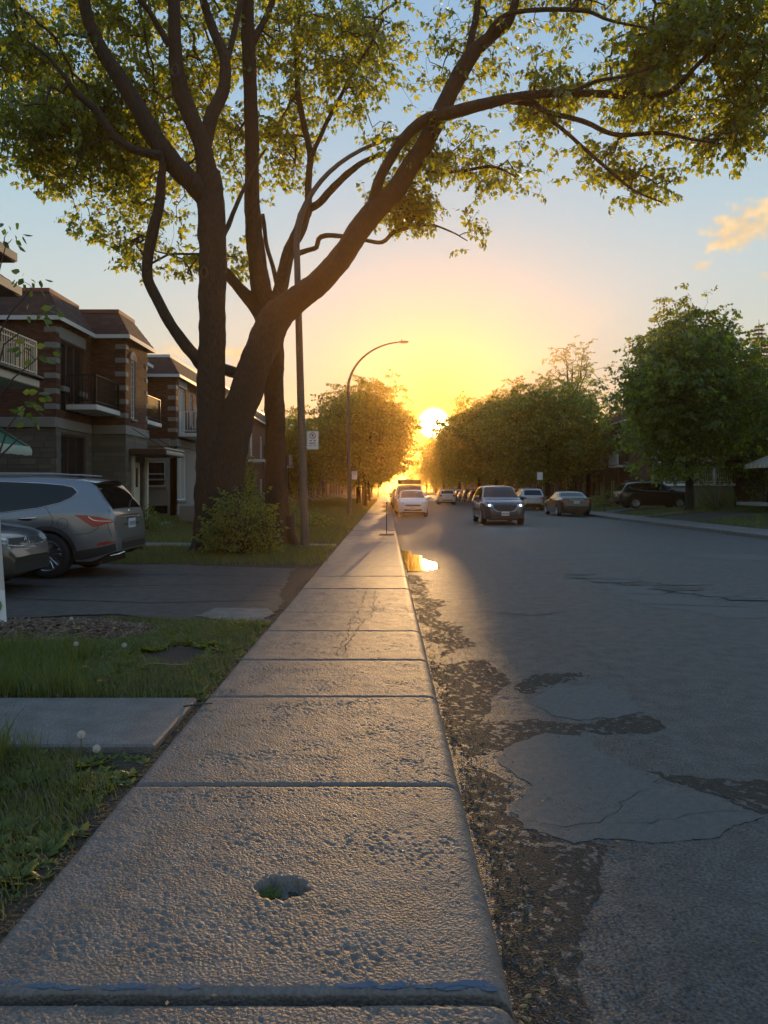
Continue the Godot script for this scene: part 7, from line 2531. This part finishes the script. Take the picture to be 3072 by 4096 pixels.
func build_plants() -> void:
	var tall := tuft(14, 0.30, 0.05, 0.5, 1, ["grass_0", "grass_1", "grass_0", "dry_grass"], 0.0035)
	var short := tuft(16, 0.085, 0.05, 0.5, 2, ["grass_0", "grass_1", "grass_0", "dry_grass"], 0.0032)
	var mid := tuft(14, 0.16, 0.05, 0.6, 3, ["grass_0", "grass_1", "grass_0", "dry_grass"], 0.0035)
	# nearest lawn: tall at the left, low weeds by the pavement
	var o := scatter("grass", tall, field(2300, -4.6, -1.75, -3.95, -1.4, 0.7, 1.25, func(x, z): return x < -1.95 + 0.3 * fbm(x, z, 1.2)), self)
	stuff_tag(o, "tall uncut grass between the pavement and the front path", "grass")
	o = scatter("grass", short, field(1900, -2.6, -1.2, -3.95, -1.2, 0.6, 1.1, func(x, z): return x < -1.36 + 0.12 * fbm(x, z, 1.5) and fbm(x, z, 2.0) > -0.25), self)
	stuff_tag(o, "short grass along the pavement before the front path", "grass")
	o = scatter("grass", tall, field(1700, -5.6, -2.0, -6.3, -5.0, 0.6, 1.1, func(x, z): return x < -2.15 + 0.35 * fbm(x, z, 1.0) + 0.3 * (z + 5.0)), self)
	stuff_tag(o, "tall grass just beyond the front path", "grass")
	o = scatter("grass", short, field(7500, -5.6, -1.2, -8.0, -5.0, 0.7, 1.3, func(x, z): return not bare(x, z) and z > -8.0 + 0.25 * fbm(x, 0.0, 1.0)), self)
	stuff_tag(o, "short turf between the front path and the driveway", "grass")
	o = scatter("grass", mid, field(11000, -10.5, -1.25, -32.0, -13.6, 0.7, 1.4, func(x, z): return z < -13.8 - 0.05 * absf(x + 1.2) and not (z < -18.3 and z > -19.6)), self)
	stuff_tag(o, "lawn grass round the maples and before the houses", "grass")
	o = scatter("grass", mid, field(6000, -8.8, -1.3, -110.0, -32.0, 1.4, 2.6, func(_x, _z): return true), self)
	stuff_tag(o, "verge grass down the near side of the street", "grass")
	o = scatter("grass", mid, field(9000, 13.7, 22.0, -110.0, -18.0, 1.4, 2.4, func(_x, z): return not (z < -44.0 and z > -48.0) and not (z < -33.0 and z > -37.6) and not (z < -39.0 and z > -40.2)), self)
	stuff_tag(o, "front lawn grass across the road", "grass")
	# broad-leaved weeds
	var w1 := weed(8, 0.08, 4, "weed_leaf")
	var w2 := weed(9, 0.055, 5, "weed_leaf")
	o = scatter("weeds", w1, field(700, -3.6, -1.3, -3.9, -1.2, 0.5, 1.2, func(x, z): return x < -1.34 and fbm(x, z, 1.7) > -0.1), self)
	stuff_tag(o, "low broad-leaved weeds at the pavement's edge", "weeds")
	o = scatter("weeds", w1, field(3800, -4.2, -1.35, -7.8, -5.1, 0.6, 1.6, func(x, z): return not bare(x, z) and fbm(x + 9.0, z, 0.8) > -0.12), self)
	stuff_tag(o, "dense ground ivy in the turf beyond the front path", "weeds")
	o = scatter("weeds", w2, field(900, -1.62, -1.2, -8.0, -1.2, 0.5, 1.1, func(x, z): return not on_path(x, z) and x < -1.25 + 0.06 * fbm(x, z, 4.0) and fbm(x, z, 2.3) > -0.05), self)
	stuff_tag(o, "knotweed creeping along the pavement's edge", "weeds")
	# the weed in the pavement's hollow
	var hw := thing("hollow_weed", "small green weed growing in the broken hollow of the pavement", "weed", Vector3(HOLE.x - 0.058, -0.045, HOLE.y + 0.004))
	var where := []
	for k in 26:
		where.append(Transform3D(Basis(Vector3.UP, rng.randf() * TAU).scaled(Vector3.ONE * rng.randf_range(0.5, 0.95)), Vector3(rng.randfn() * 0.018, 0.010, rng.randfn() * 0.016)))
	scatter("leaves", w2, where, hw)
	where = []
	for k in 10:
		where.append(Transform3D(Basis(Vector3.UP, rng.randf() * TAU).scaled(Vector3.ONE * rng.randf_range(0.4, 0.6)), Vector3(rng.randfn() * 0.014, 0.0, rng.randfn() * 0.014)))
	scatter("blades", short, where, hw)
	# dandelions: seed heads and flowers
	var heads := [[-2.37, -5.6, 0.24, "white dandelion clock standing in the tall grass"], [-2.98, -7.0, 0.20, "white dandelion clock over the wood chips"], [-2.04, -5.6, 0.24, "white dandelion clock beside the yellow flowers"], [-1.42, -3.4, 0.31, "tattered dandelion clock bending over the front path"], [-1.42, -3.5, 0.20, "small dandelion bud below the tattered clock"]]
	for h in heads:
		dandelion(h[3], Vector3(h[0], lawn_y(h[0], h[1]), h[1]), h[2], true)
	for h in [[-2.24, -5.5, 0.09, "large yellow dandelion flower low in the tall grass"], [-2.02, -5.25, 0.06, "small yellow dandelion flower near the front path"], [-2.82, -6.8, 0.14, "yellow dandelion closing its petals by the mulch bed"], [-2.55, -6.8, 0.14, "slim yellow dandelion behind the white clocks"]]:
		dandelion(h[3], Vector3(h[0], lawn_y(h[0], h[1]), h[1]), h[2], false)
	# wood chips round the sapling
	var chip := MB.new()
	chip.box(Vector3(0, 0.004, 0), Vector3(0.075, 0.008, 0.014))
	var chip2 := MB.new()
	chip2.box(Vector3(0, 0.005, 0), Vector3(0.045, 0.01, 0.03))
	for k in 2:
		var m: ArrayMesh = [chip, chip2][k].mesh()
		m.surface_set_material(0, [M.chip_a, M.chip_b][k])
		var wh := []
		for i in 1500:
			var a := rng.randf() * TAU
			var r := sqrt(rng.randf())
			var x := -3.65 + cos(a) * r * 1.4
			var z := -7.35 + sin(a) * r * 0.68
			var hgt := 0.06 * (1.0 - r * r) + 0.01
			wh.append(Transform3D(Basis(Vector3.UP, rng.randf() * TAU) * Basis(Vector3.RIGHT, rng.randfn() * 0.35) * Basis(Vector3.BACK, rng.randfn() * 0.3) * Basis.from_scale(Vector3.ONE * rng.randf_range(0.6, 1.5)), Vector3(x, lawn_y(x, z) + hgt * rng.randf_range(0.5, 1.0), z)))
		o = scatter("wood_chips", m, wh, self)
		stuff_tag(o, ["pale split wood chips of the mulch bed", "dark bark chips of the mulch bed"][k], "mulch")
	# fallen stick on the turf
	var st := MB.new()
	st.tube([Vector3(-0.22, 0.03, 0.02), Vector3(-0.1, 0.045, 0.0), Vector3(0.05, 0.035, 0.01), Vector3(0.2, 0.03, -0.03)], [0.004, 0.006, 0.006, 0.003], 6)
	var stick := put("fallen_stick", st.mesh(), M.dry_grass, self, Vector3(-1.72, lawn_y(-1.72, -5.75) + 0.02, -5.75))
	tag(stick, "pale fallen stick lying on the turf", "stick")
	st = MB.new()
	st.tube([Vector3(-0.08, 0.012, 0.03), Vector3(0.0, 0.016, 0.0), Vector3(0.09, 0.012, -0.04)], [0.005, 0.006, 0.004], 6)
	stick = put("fallen_stick", st.mesh(), M.bark_thin, self, Vector3(-1.22, 0.0, -4.72))
	tag(stick, "short dark stick on the pavement by the front path", "stick")

func dandelion(label: String, at: Vector3, h: float, clock: bool) -> void:
	var t := thing("dandelion", label, "flower", at, rng.randf() * TAU, "dandelions in the turf")
	var s := MB.new()
	var top := Vector3(0.04, h, 0.0)
	s.tube([Vector3(0, -0.02, 0), Vector3(0.005, h * 0.5, 0), top], [0.0035, 0.003, 0.0025], 6)
	put("stem", s.mesh(), M.stem_green, t)
	var b := MB.new()
	if clock:
		var r := 0.016
		for k in 90:
			var y := 1.0 - 2.0 * (k + 0.5) / 90.0
			var a := k * 2.39996
			var d := Vector3(cos(a) * sqrt(1 - y * y), y, sin(a) * sqrt(1 - y * y))
			var x := d.cross(Vector3(0.2, 0.5, 0.9)).normalized()
			var z := d.cross(x)
			var p := top + d * r
			for q in 3:
				var u := (x * cos(q * 2.09) + z * sin(q * 2.09))
				var v := (x * cos(q * 2.09 + 1.6) + z * sin(q * 2.09 + 1.6)) * 0.0012
				b.tri(p - v, p + v, p + u * 0.007 + d * 0.003)
			b.tri(top + d * 0.004 - x * 0.0004, top + d * 0.004 + x * 0.0004, p)
		put("seed_head", b.mesh(), M.dandelion_fluff, t)
	else:
		for ring in 3:
			for k in 16:
				var a := TAU * k / 16.0 + ring * 0.2
				var d := Vector3(cos(a), 0.25 + ring * 0.5, sin(a)).normalized()
				var x := d.cross(Vector3.UP).normalized() * 0.003
				b.tri(top - x, top + x, top + d * (0.024 - ring * 0.004))
		put("petals", b.mesh(), M.dandelion_yellow, t)

func build_litter() -> void:
	# dry catkins, seeds and grit that gather along the kerb and the lawn's edge
	var curl := MB.new()
	curl.tube([Vector3(-0.018, 0.002, 0), Vector3(-0.006, 0.003, 0.006), Vector3(0.008, 0.002, 0.003), Vector3(0.02, 0.003, -0.006)], [0.001, 0.002, 0.002, 0.001], 5)
	var cm := curl.mesh()
	cm.surface_set_material(0, M.seed_tan)
	var bit := MB.new()
	bit.box(Vector3(0, 0.001, 0), Vector3(0.014, 0.003, 0.008), Basis(Vector3.UP, 0.4))
	var bm := bit.mesh()
	bm.surface_set_material(0, M.seed_brown)
	var lf := MB.new()
	leaf(lf, Vector3(0, 0.004, 0), Vector3(1, 0.15, 0).normalized(), Vector3.UP, 0.03, false)
	var lm := lf.mesh()
	lm.surface_set_material(0, M.seed_tan)
	var along := func(n: int, smin: float, smax: float) -> Array:
		var out := []
		for k in n:
			var z := -1.5 - pow(rng.randf(), 1.8) * 26.0
			var x := KERB_X + 0.045 + absf(rng.randfn()) * 0.08 * (1.0 + 0.6 * fbm(0.0, z, 0.6))
			if rng.randf() < 0.3:
				x = KERB_X + 0.05 + rng.randf() * rng.randf() * 1.3
			if Vector2(x, z).distance_to(Vector2(0.7, -16.0)) < 2.6:
				continue
			out.append(Transform3D(Basis(Vector3.UP, rng.randf() * TAU).scaled(Vector3.ONE * rng.randf_range(smin, smax)), Vector3(x, road_y(x, z) + 0.003, z)))
		return out
	stuff_tag(scatter("litter", cm, along.call(1100, 0.3, 0.85), self), "dry tan catkins gathered along the kerb", "litter")
	stuff_tag(scatter("litter", bm, along.call(2600, 0.25, 0.8), self), "brown seeds and grit along the kerb", "litter")
	stuff_tag(scatter("litter", lm, along.call(260, 0.4, 1.0), self), "small dry leaves along the kerb", "litter")
	# grit over the dirty parts of the asphalt
	var gm := MB.new()
	gm.cbox(Vector3(0, 0.001, 0), Vector3(0.016, 0.005, 0.012), 0.0015, Basis(Vector3.UP, 0.5))
	var gmesh := gm.mesh()
	gmesh.surface_set_material(0, M.asphalt)
	var grit := []
	while grit.size() < 6000:
		var z := -1.5 - pow(rng.randf(), 1.5) * 6.5
		var x := KERB_X + 0.06 + pow(rng.randf(), 1.7) * 1.5
		if fbm(x, z * 0.8, 1.0) + 0.3 * fbm(x, z, 4.0) < 0.05 - 0.35 * smoothstep(0.9, 0.3, x - KERB_X) :
			grit.append(Transform3D(Basis(Vector3.UP, rng.randf() * TAU).scaled(Vector3.ONE * rng.randf_range(0.12, 0.5)), Vector3(x, road_y(x, z) + 0.001, z)))
	stuff_tag(scatter("grit", gmesh, grit, self), "dark loose grit spread over the asphalt by the kerb", "grit")
	var edge := []
	for k in 800:
		var z := -1.4 - pow(rng.randf(), 1.4) * 14.0
		var x := WALK_X - 0.02 - absf(rng.randfn()) * 0.05
		edge.append(Transform3D(Basis(Vector3.UP, rng.randf() * TAU).scaled(Vector3.ONE * rng.randf_range(0.4, 1.1)), Vector3(x, lawn_y(x, z) + 0.004, z)))
	stuff_tag(scatter("litter", cm, edge, self), "dry bits in the soil beside the pavement", "litter")
	var walk := []
	for k in 150:
		var z := -1.8 - rng.randf() * 9.0
		var x := rng.randf_range(WALK_X + 0.03, KERB_X - 0.1)
		if Vector2(x, z).distance_to(HOLE) > 0.16:
			walk.append(Transform3D(Basis(Vector3.UP, rng.randf() * TAU).scaled(Vector3.ONE * rng.randf_range(0.3, 0.75)), Vector3(x, walk_h(x, z) + 0.001, z)))
	stuff_tag(scatter("litter", lm, walk, self), "stray dry petals on the pavement", "litter")
